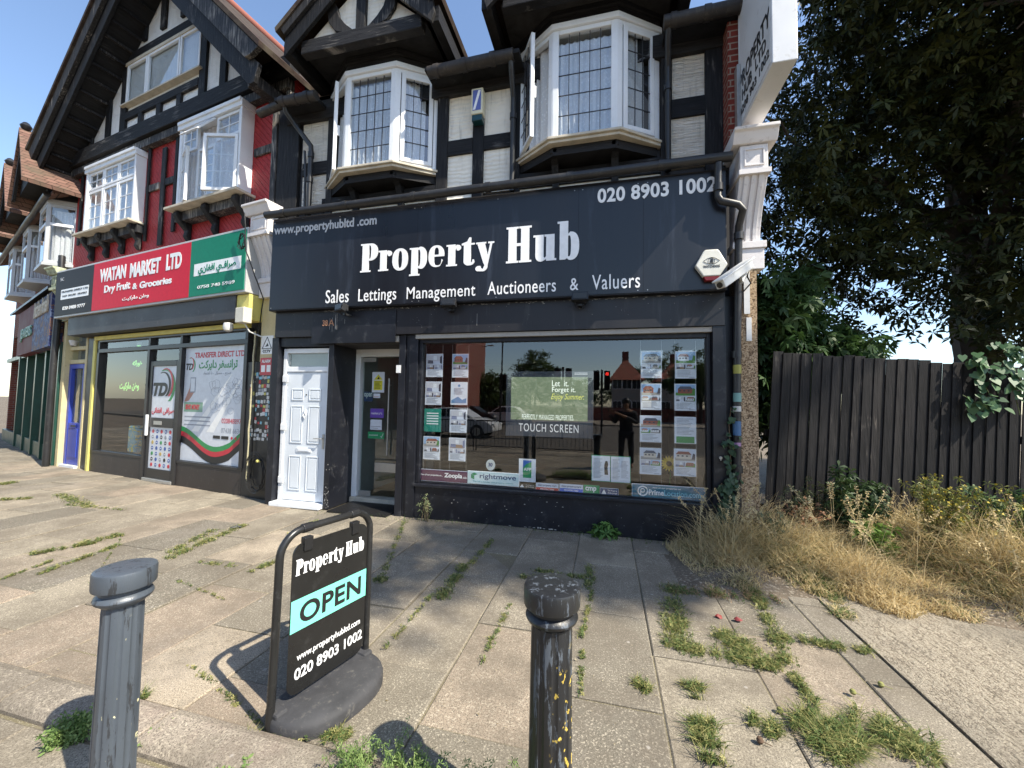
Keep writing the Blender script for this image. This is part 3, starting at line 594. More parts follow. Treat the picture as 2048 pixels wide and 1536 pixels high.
# right end pier and scrolled bracket
def roughcast():
    t = NT('pebble_dash'); v = t.n('ShaderNodeTexVoronoi'); v.inputs['Scale'].default_value = 75; t.l(t.obj, v.inputs['Vector'])
    c = t.ramp(t.math('MULTIPLY', v.outputs['Color'], 1.0), [(.2, (.10, .065, .04)), (.5, (.29, .20, .12)), (.85, (.46, .35, .23))]); return t.out(c, .9, t.bump(v.outputs['Distance'], -.9, .02), .2)
P('end_pier', roughcast(), 1.48, 1.66, -.07, .5, 0, 3.36, bevel=0)
CS = thing('scrolled_bracket', None, None, (0, 0, 0)); CS.parent = SB; MW[CS.name] = MW[SB.name]
def console(fr, x0, x1, parent, zt=4.66, zb=3.40, proj=.34, mat=STUC, cap=True):
    prof = [(.10, zt-.16), (-proj+.03, zt-.16), (-proj+.03, zt-.44)]; n = 9
    for i in range(n+1):
        u = i/n; prof.append((-proj+.05+(proj-.10)*(math.sin(u*math.pi/2)**1.2), zt-.50-(zt-.50-zb-.1)*u))
    prof += [(.10, zb+.10)]
    m = MB(fr); m.prismx(prof, x0+.03, x1-.03); m.build('scroll', mat, parent, bevel=.008)
    for k in range(3):
        xx = x0+.06+(x1-x0-.12)*(k+.5)/3; pr = [(y-.018, z) for y, z in prof[3:-1]]+[(y+.01, z) for y, z in prof[3:-1]][::-1]
        m = MB(fr); m.prismx(pr, xx-.022, xx+.022); m.build('flute', mat, parent, bevel=.004)
    m = MB(fr); m.prismx([(.10, zt), (-proj-.08, zt), (-proj-.08, zt-.035), (-proj-.05, zt-.05), (-proj-.02, zt-.12), (-proj, zt-.155), (.10, zt-.155)], x0-.05, x1+.05); m.build('cap', mat, parent, bevel=.006)
    m = MB(fr)
    for q in [(x0+.07, x1-.07, zt-.22, zt-.205), (x0+.07, x1-.07, zt-.40, zt-.385), (x0+.07, x0+.085, zt-.385, zt-.22), (x1-.085, x1-.07, zt-.385, zt-.22)]: m.box(q[0], q[1], -proj+.018, -proj+.029, q[2], q[3])
    m.box(x0+.01, x1-.01, -proj+.0, .1, zt-.50, zt-.445)
    m.build('moulding', mat, parent, bevel=.003)
    m = MB(fr); m.box(x0+.01, x1+.02, -.10, .12, zb+.02, zb+.10); m.box(x0+.03, x1, -.08, .12, zb-.22, zb+.019); m.build('base_block', mat, parent, bevel=.006)
console(FM, 1.40, 1.74, CS)
# ============================================================ SIGNS AND FITTINGS ON THE MAIN FRONT
# fascia sign: lettering is carried by a thin sign sheet in front of the box
FS = thing('fascia_sign', 'long navy shop fascia with big white slab letters, phone number and web address', 'sign', (-1.8, D-.16, 2.93))
YS = -.172
rect(FM, 'sign_sheet', FASC, (541,437), (1454,592), YS, -.161, FS, pl=YS) if 0 else MB(FM).box(-4.985, 1.315, YS, -.161, 2.945, 4.31).build('sign_sheet', FASC, FS)
YT = YS-.0015
text(FM, YT, 'www.propertyhubltd .com', (548,475), (754,430), LETG, FS, .022, 1.0)
slabtext(FM, YT, 'Property', (720,559), (989,465), LETW, FS); slabtext(FM, YT, 'Hub', (1012,529), (1159,440), LETW, FS)
text(FM, YT, '020 8903 1002', (1195,407), (1433,352), LETW, FS, .028, 1.05)
for wd_, a_, b_ in [('Sales', (651,607), (698,578)), ('Lettings', (716,611), (793,574)), ('Management', (813,606), (951,567)), ('Auctioneers', (975,590), (1112,556)), ('&', (1140,581), (1157,556)), ('Valuers', (1184,580), (1280,545))]:
    text(FM, YT, wd_, a_, b_, LETW, FS, .004, 1.08)
text(FM, -.087, '38', (645,652), (656,640), COPPER, SB, .02); text(FM, -.087, 'A', (657,652), (669,639), COPPER, SB, -.004)
def seam(x0, x1, z, y): return MB(FM).box(x0, x1, y, y+.01, z, z+.004)
for i, (x, y, lab) in enumerate([(679, 614, 'black floodlight at the left end under the fascia lettering'), (896, 604, 'black floodlight in the middle under the fascia lettering'), (1160, 592, 'black floodlight on the right under the ampersand of the fascia')]):
    X, Z = FM.px(x, y, -.25); f = Frame((X, D-.24, 0), [-24, 6, 0][i]); t = thing('floodlight', lab, 'floodlight', (X, D-.2, Z-.05), group='floodlights along the fascia')
    m = MB(f); m.prismx([(-.03, Z-.045), (.03, Z-.065), (.055, Z+.035), (-.005, Z+.055)], -.10, .10)
    for k in range(7): m.box(-.09+.03*k, -.085+.03*k, .045, .075, Z-.05, Z+.03)
    m.build('lamp_housing', BLK, t, bevel=.005)
    m = MB(f); m.box(-.082, .082, -.032, -.0301, Z-.03, Z+.035); 
    m.build('lamp_glass', flat('lamp_lens', (.02, .02, .022), .25), t)
    m = MB(f); m.tube([(-.06, .03, Z-.06), (-.06, .07, Z-.09), (.06, .07, Z-.09), (.06, .03, Z-.06)], .008, 6); m.box(-.02, .02, .06, .17, Z-.10, Z-.08); m.build('bracket', BLK, t)
# alarm box with eye emblem
t = thing('alarm_box', 'white hexagonal alarm box with an eye emblem at the right end of the fascia', 'alarm box', (1.03, D-.2, 3.25))
cx, cz = FM.px(1422, 531, -.22); s_ = (FM.px(1455, 531, -.22)[0]-FM.px(1390, 531, -.22)[0])/2; h_ = s_*1.06
hexa = [(cx-s_, cz+.0), (cx-s_*.52, cz+h_*.85), (cx-s_*.38, cz+h_), (cx+s_*.38, cz+h_), (cx+s_*.52, cz+h_*.85), (cx+s_, cz+.0), (cx+s_*.50, cz-h_*.72), (cx-s_*.50, cz-h_*.72)]
m = MB(FM); m.prism(hexa, -.245, -.176); m.build('alarm_cover', flat('ivory_plastic', (.68, .66, .58), .35), t, bevel=.012)
m = MB(FM); m.prism([(cx-s_*.50, cz-h_*.74), (cx+s_*.50, cz-h_*.74), (cx+s_*.36, cz-h_*1.0), (cx-s_*.36, cz-h_*1.0)], -.242, -.178); m.build('strobe_lens', flat('dark_red_lens', (.16, .01, .01), .2), t, bevel=.006)
m = MB(FM)
for sg in (-1, 1):
    pts = [(cx-.085+.17*i/16, -.248, cz+.045+sg*.038*math.sin(math.pi*i/16)) for i in range(17)]; m.tube(pts, .0022, 6)
m.tube([(cx+.034*math.cos(a), -.248, cz+.045+.034*math.sin(a)) for a in [k*math.pi/10 for k in range(20)]], .002, 6, True)
m.prism([(cx-.014, cz+.022), (cx+.016, cz+.020), (cx+.014, cz+.045), (cx+.018, cz+.052), (cx+.012, cz+.06), (cx+.009, cz+.074), (cx+.002, cz+.06), (cx-.008, cz+.074), (cx-.010, cz+.055), (cx-.016, cz+.04)], -.2495, -.2465)
m.build('eye_emblem', BLK, t)
text(FM, -.2465, 'WATCHDOG', (cx-.085, cz-.032), (cx+.085, cz-.004), BLK, t, .02, 1.05, .002, local=True)
# CCTV camera on the corner
t = thing('security_camera', 'long white box security camera on a bracket at the shop corner, pointing down left', 'security camera', (1.55, D-.1, 3.0))
a = Vector(FM.px(1497, 530, -.32)[0:1]+(D-.32,)+FM.px(1497, 530, -.32)[1:2]); b = Vector(FM.px(1440, 570, -.62)[0:1]+(D-.62,)+FM.px(1440, 570, -.62)[1:2])
CAMW = paint('camera_white', (.62, .62, .60), .4, .08, 6, .1, 40, ((.2, .18, .15), .5))
m = MB(); m.beam(a, b, .105, .085); m.build('camera_housing', CAMW, t, bevel=.01)
d = (b-a).normalized(); m = MB(); m.beam(a-d*.02+Vector((0, 0, .058)), b+d*.05+Vector((0, 0, .058)), .125, .018); m.build('sunshield', CAMW, t, bevel=.005)
m = MB(); m.tube([b, b+d*.012], .03, 14); m.build('lens', flat('lens_black', (.01, .01, .012), .1), t, smooth=True)
px_ = Vector((1.55, D-.09, 3.10)); mid = a*.72+b*.28
m = MB(); m.tube([mid-Vector((0, 0, .05)), mid-Vector((0, 0, .13)), px_+Vector((0, -.10, .10)), px_], .022, 10); m.box(1.52, 1.58, D-.10, D-.072, 2.66, 3.16); m.build('wall_bracket', CAMW, t, smooth=True)
m = MB(); m.tube([a, a+Vector((.02, .10, -.10)), px_+Vector((.03, -.04, -.1)), (1.50, D-.10, 2.9), (1.47, D-.11, 2.6)], .008, 6); m.build('cable', BLK, t, smooth=True)
m = MB(); m.box(1.545, 1.60, D-.085, D-.071, 2.35, 2.62); t2 = m.build('bracket_plate', CAMW, t, bevel=.002)
# yellow/white triangular-striped alarm bell box between the panels
x, z = FM.px(956, 209, -.02)
t = thing('alarm_box', 'tall cream alarm box with blue diagonal stripe between the bay windows', 'alarm box', (x, D, z-.15))
m = MB(FM); m.box(x-.085, x+.085, -.07, .05, z-.17, z+.20); m.build('alarm_cover', flat('cream_plastic', (.66, .62, .45), .4), t, bevel=.012)
m = MB(FM); m.box(x-.06, x+.06, -.073, -.071, z-.12, z+.17); m.build('face_plate', flat('blue_print', (.10, .13, .36), .4), t)
m = MB(FM); m.prism([(x-.055, z-.11), (x-.02, z-.11), (x+.055, z+.16), (x+.02, z+.16)], -.0755, -.0735); m.build('stripe', LETW, t)
m = MB(FM); m.box(x-.075, x+.075, -.06, .05, z-.26, z-.171); m.build('strobe_lens', flat('dark_teal_lens', (.01, .05, .06), .3), t, bevel=.01)
# projecting sign
t = thing('projecting_sign', 'tall white projecting box sign above the scrolled bracket, black lettering on its side', 'sign', (1.66, 4.5, 4.97))
SX0, SX1, SY0, SY1, SZ0, SZ1 = 1.465, 1.675, 3.87, 4.78, 4.765, 7.4
WS = paint('sign_box_white', (.66, .67, .68), .35, .05, 3, .03, 30, ((.35, .33, .28), .4))
m = MB(); m.box(SX0, SX1, SY0, SY1, SZ0, SZ1); m.build('sign_box', WS, t, bevel=.008)
m = MB(); 
for q in ((SY0+.02, SY0+.035, SZ0+.03, SZ1), (SY1-.035, SY1-.02, SZ0+.03, SZ1), (SY0+.035, SY1-.035, SZ0+.03, SZ0+.045)): m.box(SX0-.006, SX0-.001, *q)
m.build('trim', WS, t)
f = Frame((SX0-.002, 0, 0), -90)     # x runs from the wall towards the street
def sy(y): return -y
text(f, 0, 'PROPERTY', (sy(4.74), SZ0+.42), (sy(3.90), SZ0+.60), BLK, t, .016, 1.05, .003, local=True)
text(f, 0, 'HUB  LTD', (sy(4.66), SZ0+.26), (sy(4.00), SZ0+.385), BLK, t, .016, 1.05, .003, local=True)
text(f, 0, '0208 903 1002', (sy(4.74), SZ0+.12), (sy(3.93), SZ0+.21), BLK, t, .01, 1.05, .003, local=True)
m = MB(); m.box(1.425, 1.463, 4.70, 4.795, 4.68, 5.50); m.build('wall_bracket', ALU, t, bevel=.003)
# door bell plate, door mat
t = MB(FM); a = FM.px(797, 738, -.025); t.box(a[0]-.035, a[0]+.035, -.028, -.0205, a[1]-.055, a[1]+.055); tag(t.build('sticker', flat('white_notice', (.7, .7, .68))), 'small white notice with a padlock mark on the dark post beside the glass door', 'sticker')
m = MB(FM); m.box(-3.86, -2.92, -.13, .44, .004, .02)
for k in range(22): m.box(-3.84+.042*k, -3.815+.042*k, -.12, .43, .0205, .026)
tag(m.build('door_mat', BLK), 'black ribbed rubber mat in front of the glass entrance door', 'door mat')

# ------------------------------------------------------------ window display
CARD = flat('card_white', (.64, .68, .74), .3, .5); TXT = flat('print_grey', (.30, .32, .36), .5); ACR = glassm('acrylic', .12, (.93, .94, .96))
YG = .095
def lines(m, x0, x1, z0, z1, n, y, ragged=True, seed=1):
    r = random.Random(seed); h = (z1-z0)/n
    for i in range(n):
        xe = x1-(r.random()*.35*(x1-x0) if ragged else 0); m.box(x0, xe, y, y+.0008, z1-(i+.62)*h, z1-(i+.25)*h)
PC = {k: flat('print_'+k, c, .5, .2) for k, c in dict(sky=(.30, .45, .66), pale=(.58, .62, .70), brickred=(.28, .10, .07), cream_wall=(.55, .50, .43), slate=(.10, .11, .14), lawn=(.10, .24, .06), drive=(.30, .29, .28), floor=(.30, .20, .13), wall=(.52, .52, .56), dark=(.06, .06, .08), sofa=(.20, .22, .32), glow=(.68, .70, .72)).items()}
def picture(x0, x1, z0, z1, indoor, rg, t):
    W = x1-x0; H = z1-z0; y = YG-.0005; q = lambda nm, mt, pl, k: MB(FM).prism([(x0+W*u, z0+H*v) for u, v in pl], y-.0006*k, y-.0006*k+.0004).build(nm, PC[mt], t)
    if indoor:
        v = rg.uniform(.28, .42); q('photo', 'wall', [(0, 0), (1, 0), (1, 1), (0, 1)], 0); q('photo_detail', rg.choice(['floor', 'pale', 'drive']), [(0, 0), (1, 0), (.8, v), (.2, v)], 1)
        a = rg.uniform(.3, .6); q('photo_detail', 'glow', [(a, .45), (a+.22, .45), (a+.22, .85), (a, .85)], 1); q('photo_detail', rg.choice(['sofa', 'dark', 'slate']), [(.05, .05), (.42, .05), (.40, .38), (.08, .42)], 2); q('photo_detail', rg.choice(['dark', 'sofa']), [(.86, .1), (1, 0), (1, .9), (.86, .75)], 2)
    else:
        q('photo', rg.choice(['sky', 'pale']), [(0, 0), (1, 0), (1, 1), (0, 1)], 0); q('photo_detail', rg.choice(['lawn', 'drive', 'drive']), [(0, 0), (1, 0), (1, .24), (0, .28)], 1)
        w_ = rg.choice(['brickred', 'cream_wall', 'glow']); a = rg.uniform(.02, .15); b = rg.uniform(.6, .95); q('photo_detail', w_, [(a, .2), (b, .2), (b, .58), (a, .58)], 2); q('photo_detail', rg.choice(['slate', 'brickred']), [(a-.02, .58), (b+.03, .58), (b-.12, .84), (a+.12, .84)], 3)
        for k in range(3): u = a+.06+(b-a-.1)*k/3; q('photo_detail', 'dark', [(u, .38), (u+.10, .38), (u+.10, .50), (u, .50)], 4)
        q('photo_detail', 'lawn' if rg.random() < .6 else 'dark', [(.82, .15), (1, .15), (1, .62), (.9, .70)], 5)
def card(TL, BR, kind, lab):
    a = FM.px(*TL, YG); b = FM.px(*BR, YG); x0, x1, z0, z1 = a[0], b[0], b[1], a[1]; W = x1-x0; H = z1-z0
    t = thing('property_card', lab, 'card', ((x0+x1)/2, D+YG, z0), group='property cards hung in the shop window')
    m = MB(FM); m.box(x0, x1, YG+.002, YG+.006, z0, z1); 
    m.build('card_sheet', CARD if kind != 'green' else flat('green_card', (.02, .22, .16)), t)
    m = MB(FM); e = .012; m.box(x0-e, x1+e, YG+.008, YG+.011, z0-e, z1+e); m.build('acrylic_holder', ACR, t)
    p, q = .05*W, .03*H
    if kind in ('house', 'room', 'garden', 'sepia'):
        pm = {'house': PH1, 'room': PH2, 'garden': PH3, 'sepia': PH4}[kind]
        rg = random.Random(int(TL[0]*7+TL[1])); inn = kind == 'room'
        picture(x0+p, x1-p, z0+.56*H, z1-q, inn, rg, t); picture(x0+p, x0+W*.49, z0+.34*H, z0+.54*H, True if inn else rg.random() < .5, rg, t); picture(x0+W*.51, x1-p, z0+.34*H, z0+.54*H, inn, rg, t)
        m = MB(FM); lines(m, x0+2*p, x1-3*p, z0+.06*H, z0+.30*H, 5, YG, seed=int(x0*100)); m.box(x1-.34*W, x1-.08*W, YG, YG+.001, z0+.035*H, z0+.055*H); m.build('print', TXT, t)
    elif kind == 'letter':
        m = MB(FM); lines(m, x0+2*p, x1-2*p, z0+.32*H, z0+.94*H, 12, YG); m.build('print', TXT, t); MB(FM).box(x0+.02, x1-.02, YG, YG+.0015, z0+.02*H, z0+.26*H).build('footer', flat('leaf_green', (.03, .24, .06)), t)
    elif kind == 'blue':
        m = MB(FM); m.prism([(x0+p, z0+.08*H), (x1-p, z0+.08*H), (x1-p, z0+.3*H), (x0+W*.7, z0+.22*H), (x0+W*.45, z0+.36*H), (x0+p, z0+.2*H)], YG, YG+.0015); m.prism(arc(x0+W*.5, z0+.84*H, .018, .018, 0, 340, 10), YG, YG+.0015); m.build('emblem', flat('steel_blue', (.12, .25, .42)), t)
        m = MB(FM); lines(m, x0+4*p, x1-4*p, z0+.45*H, z0+.75*H, 6, YG); m.build('print', TXT, t)
    else:
        m = MB(FM); lines(m, x0+3*p, x1-3*p, z0+.28*H, z0+.85*H, 5, YG, False); m.build('print', LETW, t)
cards = [((853,708),(885,754),'room'),((905,708),(936,755),'sepia'),((851,763),(882.6,810),'room'),((902,764),(934,810),'blue'),((849,817),(881,864),'green'),((900,819),(932.5,866),'room'),((847,872),(879,920),'house'),((898,875),(930.6,923),'room'),
 ((1282,703),(1323.6,756),'sepia'),((1350,702.5),(1392.6,757),'garden'),((1281.5,767),(1323,820),'house'),((1349,767.5),(1392.6,822),'garden'),((1280,830.6),(1323,885),'house'),((1349,833),(1392.6,888),'letter'),((1279.6,895),(1322.6,950),'garden'),((1348,897),(1392.6,954),'house')]
rows = ['top', 'second', 'third', 'bottom']; desc = {'room': 'with interior photos', 'sepia': 'with warm brown photos', 'blue': 'with a pale blue round emblem', 'green': 'printed all green', 'house': 'with bluish house photos', 'garden': 'with colourful house and garden photos', 'letter': 'with grey text and a green footer'}
for i, (a, b, k) in enumerate(cards):
    grp = 'left' if i < 8 else 'right'; colm = ('outer' if (i % 2 == 0) == (i < 8) else 'inner')
    card(a, b, k, f'{rows[(i % 8)//2]} card {desc[k]}, {colm} column, {grp} side of the window')
for cols in ((850, 883), (902, 935), (1281, 1323), (1350, 1392)):     # hanging wires belong to the display
    m = MB(FM)
    for c in cols: x = FM.px(c, 800, .1)[0]; m.tube([(x, .108, .55), (x, .108, 2.4)], .0016, 5)
    o = m.build('display_wire', ALU); tag(o, f'thin steel wires holding the {"first second third fourth".split()[[850,902,1281,1350].index(cols[0])]} column of cards from the left', 'display wires', 'display wires in the shop window')
# touch screen
t = thing('touch_screen', 'grey framed display screen with green picture hung in the middle of the window', 'screen', (-.9, D+.12, 1.2))
a = FM.px(1013, 743, .09); b = FM.px(1186, 878, .09)
m = MB(FM); m.box(a[0], b[0], .09, .16, b[1], a[1]); m.build('screen_frame', flat('slate_frame', (.05, .056, .068), .4), t, bevel=.006)
def screen():
    k = NT('screen_picture'); n = k.noise(9, 6, .65, k.mapping((1, 1, 1.6)), 1.5); c = k.ramp(n, [(.3, (.13, .18, .10)), (.5, (.20, .26, .16)), (.62, (.29, .34, .23)), (.75, (.38, .42, .31))])
    k.l(c, k.b.inputs['Emission Color']); k.b.inputs['Emission Strength'].default_value = .5; return k.out((.02, .02, .02), .3)
a2 = FM.px(1023, 754, .088); b2 = FM.px(1175, 843, .088); MB(FM).box(a2[0], b2[0], .087, .0895, b2[1], a2[1]).build('screen_picture', screen(), t)
GW = glow('screen_white', (.7, .75, .66), .4); GY = glow('screen_yellow', (.55, .55, .12), .4)
text(FM, .0865, 'Let  it.', (1104, 772.5), (1137, 761), GW, t, 0, 1, .001); text(FM, .0865, 'Forget it.', (1104, 787), (1151, 774.5), GW, t, 0, 1, .001); text(FM, .0865, 'Enjoy Summer.', (1102, 802), (1168, 788), GY, t, -.004, 1, .001, .4)
text(FM, .0865, 'PERFECTLY MANAGED PROPERTIES.', (1044, 838), (1148, 831), GW, t, -.006, 1.1, .001); text(FM, .0885, 'TOUCH SCREEN', (1037.5, 862), (1157, 850), LETW, t, .0, 1.15, .002)
m = MB(FM); lines(m, *[FM.px(1149, 750, .09)[0], FM.px(1175, 746, .09)[0]], FM.px(1149, 750, .09)[1], FM.px(1149, 745, .09)[1], 2, .0885, False); m.build('print', LETW, t)
# stickers and boards along the foot of the window
def board(nm, TL, BR, mat, lab, cat='sticker', dy=.088, th=.005, edge=None, fr=FM, group=None):
    a = fr.px(*TL, dy); b = fr.px(*BR, dy); cx_ = (a[0]+b[0])/2
    P0 = fr.M @ Vector((cx_, dy, b[1])); t = thing(nm, lab, cat, P0, group=group)
    if edge: MB(fr).box(a[0]-.008, b[0]+.008, dy+th, dy+th+.003, b[1]-.008, a[1]+.008).build('border', edge, t)
    MB(fr).box(a[0], b[0], dy, dy+th, b[1], a[1]).build('panel', mat, t); t['_b'] = (a[0], b[0], b[1], a[1]); return t, a[0], b[0], b[1], a[1]
def clean(t): del t['_b']
def btext(t, s, q, mat, x0, x1, z0, z1, w=.01, dy=.0875, fr=FM, ar=False, sh=0):
    a, b, c, d = q; text(fr, dy, s, (a+(b-a)*x0, c+(d-c)*z0), (a+(b-a)*x1, c+(d-c)*z1), mat, t, w, 1, .0012, sh, ar, True)
PURP = flat('plum', (.085, .022, .065), .4); PALEB = flat('pale_mint_board', (.55, .68, .70), .4); NVT = flat('navy_print', (.03, .06, .16), .4); GRN = flat('sticker_green', (.02, .25, .10)); TEAL = flat('teal_print', (.03, .30, .35))
t, *q = board('window_board', (836,938), (943,967), PURP, 'plum board with white lettering at the left foot of the window', 'board', edge=CARD); clean(t); btext(t, 'Zoopla', q, LETW, .50, .83, .28, .80, .03); btext(t, '.co.uk', q, LETW, .84, .98, .38, .62); btext(t, 'View all our properties on...', q, LETW, .05, .47, .42, .62)
t, *q = board('window_board', (936,942), (1037,973), PALEB, 'pale board with a green cube logo and dark lettering at the foot of the window', 'board', dy=.082, edge=LETW); clean(t); btext(t, 'rightmove', q, NVT, .24, .95, .34, .88, .012, .0815); btext(t, "The UK's number one property website", q, TEAL, .10, .90, .10, .26, 0, .0815)
cxx = q[0]+(q[1]-q[0])*.13; czz = q[2]+(q[3]-q[2])*.62; r_ = .045
for nm, pl in (('cube_logo', [(cxx-r_, czz+r_*.5), (cxx, czz+r_*.1), (cxx, czz-r_), (cxx-r_, czz-r_*.55)]), ('cube_logo', [(cxx-r_, czz+r_*.6), (cxx, czz+r_*1.05), (cxx+r_, czz+r_*.6), (cxx, czz+r_*.2)])): MB(FM).prism(pl, .0795, .0815).build(nm, GRN, t)
t, *q = board('certificate_card', (1038,917), (1071,965), CARD, 'white certificate card with blue and green emblem standing in the window', 'card'); clean(t)
a, b, c, d = q; MB(FM).prism([(a+(b-a)*.25, c+(d-c)*.18), (b-(b-a)*.25, c+(d-c)*.18), (b-(b-a)*.25, d-(d-c)*.12), (a+(b-a)*.45, d-(d-c)*.22), (a+(b-a)*.25, d-(d-c)*.40)], .0865, .0878).build('emblem', GRN, t)
MB(FM).prism([(a+(b-a)*.25, d-(d-c)*.40), (a+(b-a)*.45, d-(d-c)*.22), (b-(b-a)*.25, d-(d-c)*.12), (b-(b-a)*.25, d-(d-c)*.06), (a+(b-a)*.25, d-(d-c)*.06)], .0865, .0878).build('emblem_top', flat('emblem_blue', (.04, .12, .40)), t); btext(t, 'AIPP', q, LETW, .30, .74, .48, .62, .02, .0862)
for TL, BR, mt, lab, s, col, foot in [((1037,966),(1071,978),BLK,'small black sticker with a white triangle mark in the window','the property ombudsman',LETW,None),
    ((1072,965),(1117,984),CARD,'white and red PROTECTED sticker in the window','client property mark',NVT,flat('sticker_red',(.50,.03,.03))),
    ((1119,967),(1166,986),CARD,'white and blue PROTECTED sticker in the window','client propertymark',NVT,flat('sticker_blue',(.03,.12,.55))),
    ((1167,969),(1199,990),GRN,'green sticker reading cmp in the window','cmp',LETW,None),
    ((1200,975),(1237,993),CARD,'small white sticker with a blue triangle mark right of the green sticker','the property ombudsman',LETW,NVT)]:
    t, *q = board('window_sticker', TL, BR, mt, lab); clean(t); a, b, c, d = q
    if foot: MB(FM).box(a+.003, b-.003, .0865, .0878, c+.003, c+(d-c)*(.45 if s[0] == 'c' else .95)).build('footer', foot, t)
    if s == 'cmp': btext(t, s, q, col, .12, .80, .22, .80, .03)
    elif foot and s[0] == 'c': btext(t, s, q, col, .08, .92, .55, .85); btext(t, 'PROTECTED', q, LETW, .2, .8, .12, .33, .01, .0862)
    else:
        MB(FM).prism([(a+(b-a)*.08, c+(d-c)*.2), (a+(b-a)*.35, c+(d-c)*.2), (a+(b-a)*.22, c+(d-c)*.8)], .0852, .0862).build('mark', LETW, t); btext(t, 'The Property', q, LETW, .42, .92, .55, .78, 0, .0862); btext(t, 'Ombudsman', q, LETW, .42, .92, .25, .48, 0, .0862)
for TL, BR, lab in [((1184,911),(1220,963),'green edged notice sheet with a standing figure picture, left of the pair'), ((1222,913),(1260,966),'green edged notice sheet of plain text, right of the pair')]:
    t, *q = board('notice_sheet', TL, BR, CARD, lab, 'notice', edge=GRN); clean(t); a, b, c, d = q; left = 'left' in lab
    m = MB(FM); lines(m, a+.02, a+(b-a)*(.60 if left else .48), c+.03, d-.03, 16, .0868); 
    if not left: lines(m, a+(b-a)*.54, b-.02, c+.05, d-.05, 14, .0868)
    m.build('print', TXT, t)
    if left: MB(FM).prism([(a+(b-a)*.70, c+.08), (a+(b-a)*.90, c+.08), (a+(b-a)*.86, c+.17), (a+(b-a)*.90, c+.21), (a+(b-a)*.85, d-.06), (a+(b-a)*.75, d-.06), (a+(b-a)*.68, c+.20)], .0865, .0878).build('figure_print', BLK, t)
PLB = paint('petrol_blue_board', (.03, .17, .27), .35, .35, 2)
t, *q = board('window_board', (1265,968), (1411,1003), PLB, 'petrol blue board with a ring logo at the right foot of the window', 'board', edge=CARD); clean(t); btext(t, 'Prime', q, LETW, .23, .44, .22, .66, .025); btext(t, 'Location.com', q, flat('pale_cyan', (.25, .60, .70)), .445, .94, .22, .66, .008); btext(t, 'View all our properties on', q, LETW, .28, .67, .72, .88)
cxx = q[0]+(q[1]-q[0])*.145; czz = q[2]+(q[3]-q[2])*.5
m = MB(FM); m.tube([(cxx+.055*math.cos(k*.314), .086, czz+.055*math.sin(k*.314)) for k in range(20)], .008, 6, True); m.tube([(cxx+.022*math.cos(k*.314), .086, czz+.006+.022*math.sin(k*.314)) for k in range(20)], .006, 6, True); m.box(cxx-.028, cxx-.018, .083, .0875, czz-.045, czz+.006); m.build('ring_logo', LETW, t)
m = MB(FM); a = FM.px(981, 930, .16); m.prism(arc(a[0], a[1], .065, .075, 0, 345, 20), .16, .165); o = m.build('price_plaque', flat('grey_plaque', (.45, .50, .50))); tag(o, 'small oval grey plaque numbered 30 lying in the window', 'plaque'); 
text(FM, .158, '30', (a[0]-.03, a[1]-.02), (a[0]+.03, a[1]+.03), NVT, o, .02, 1, .001, local=True)
# sunflower
a = FM.px(1338, 927, .22); t = thing('sunflower', 'yellow artificial sunflower behind the glass between two property cards', 'flower', (a[0], D+.24, .38))
m = MB(FM); m.tube([(a[0]-.02, .24, .38), (a[0]+.02, .24, a[1]-.15), (a[0], .24, a[1])], .007, 6); m.build('stem', flat('stem_green', (.06, .16, .03)), t)
m = MB(FM)
for k in range(16): an = k*math.tau/16; pz = [(a[0]+r*math.cos(an+w_), a[1]+r*math.sin(an+w_)) for r, w_ in ((.03, -.2), (.07, -.18), (.10, 0), (.07, .18), (.03, .2))]; m.prism(pz, .215+.003*(k % 2), .217+.003*(k % 2))
m.build('petals', flat('petal_yellow', (.75, .50, .03)), t); m = MB(FM); m.lathe([(.034, 0), (.030, .01)], (0, 0, 0), 14); m.v = [FM.M @ Vector((a[0]+(v.x), .213-(v.z), a[1]+v.y-D)) if 0 else Vector((a[0]+v.x, D+.213-v.z, a[1]+(v.y-D))) for v in m.v]; m.build('flower_head', flat('seed_brown', (.08, .04, .015)), t)
# stickers on the glass door
DY = .545
DF = Frame((0, D+.0, 0), 0)
t, *q = board('door_sticker', (745,744), (768,785), CARD, 'white sticker with yellow warning triangle and yellow text block on the glass door', dy=DY); clean(t); a, b, c, d = q
m = MB(FM); m.prism([(a+(b-a)*.15, c+(d-c)*.62), (b-(b-a)*.15, c+(d-c)*.62), ((a+b)/2, d-(d-c)*.12)], DY-.002, DY-.0005); m.box(a+(b-a)*.15, b-(b-a)*.15, DY-.002, DY-.0005, c+(d-c)*.12, c+(d-c)*.58); m.build('warning_panel', flat('signal_yellow', (.65, .60, .04)), t)
m = MB(FM); m.prism([(a+(b-a)*.40, c+(d-c)*.65), (a+(b-a)*.62, c+(d-c)*.65), ((a+b)/2+.01, c+(d-c)*.78)], DY-.003, DY-.0021); lines(m, a+(b-a)*.22, b-(b-a)*.22, c+(d-c)*.16, c+(d-c)*.54, 6, DY-.003); m.build('print', BLK, t)
t, *q = board('open_sign', (728,783), (745,803), NVT, 'small navy hanging sign reading open inside the glass door', 'sign', dy=DY+.04); clean(t); text(FM, DY+.039, 'open', (q[0]+.006, q[2]+.05), (q[1]-.006, q[3]-.02), LETW, t, .03, 1, .001, local=True)
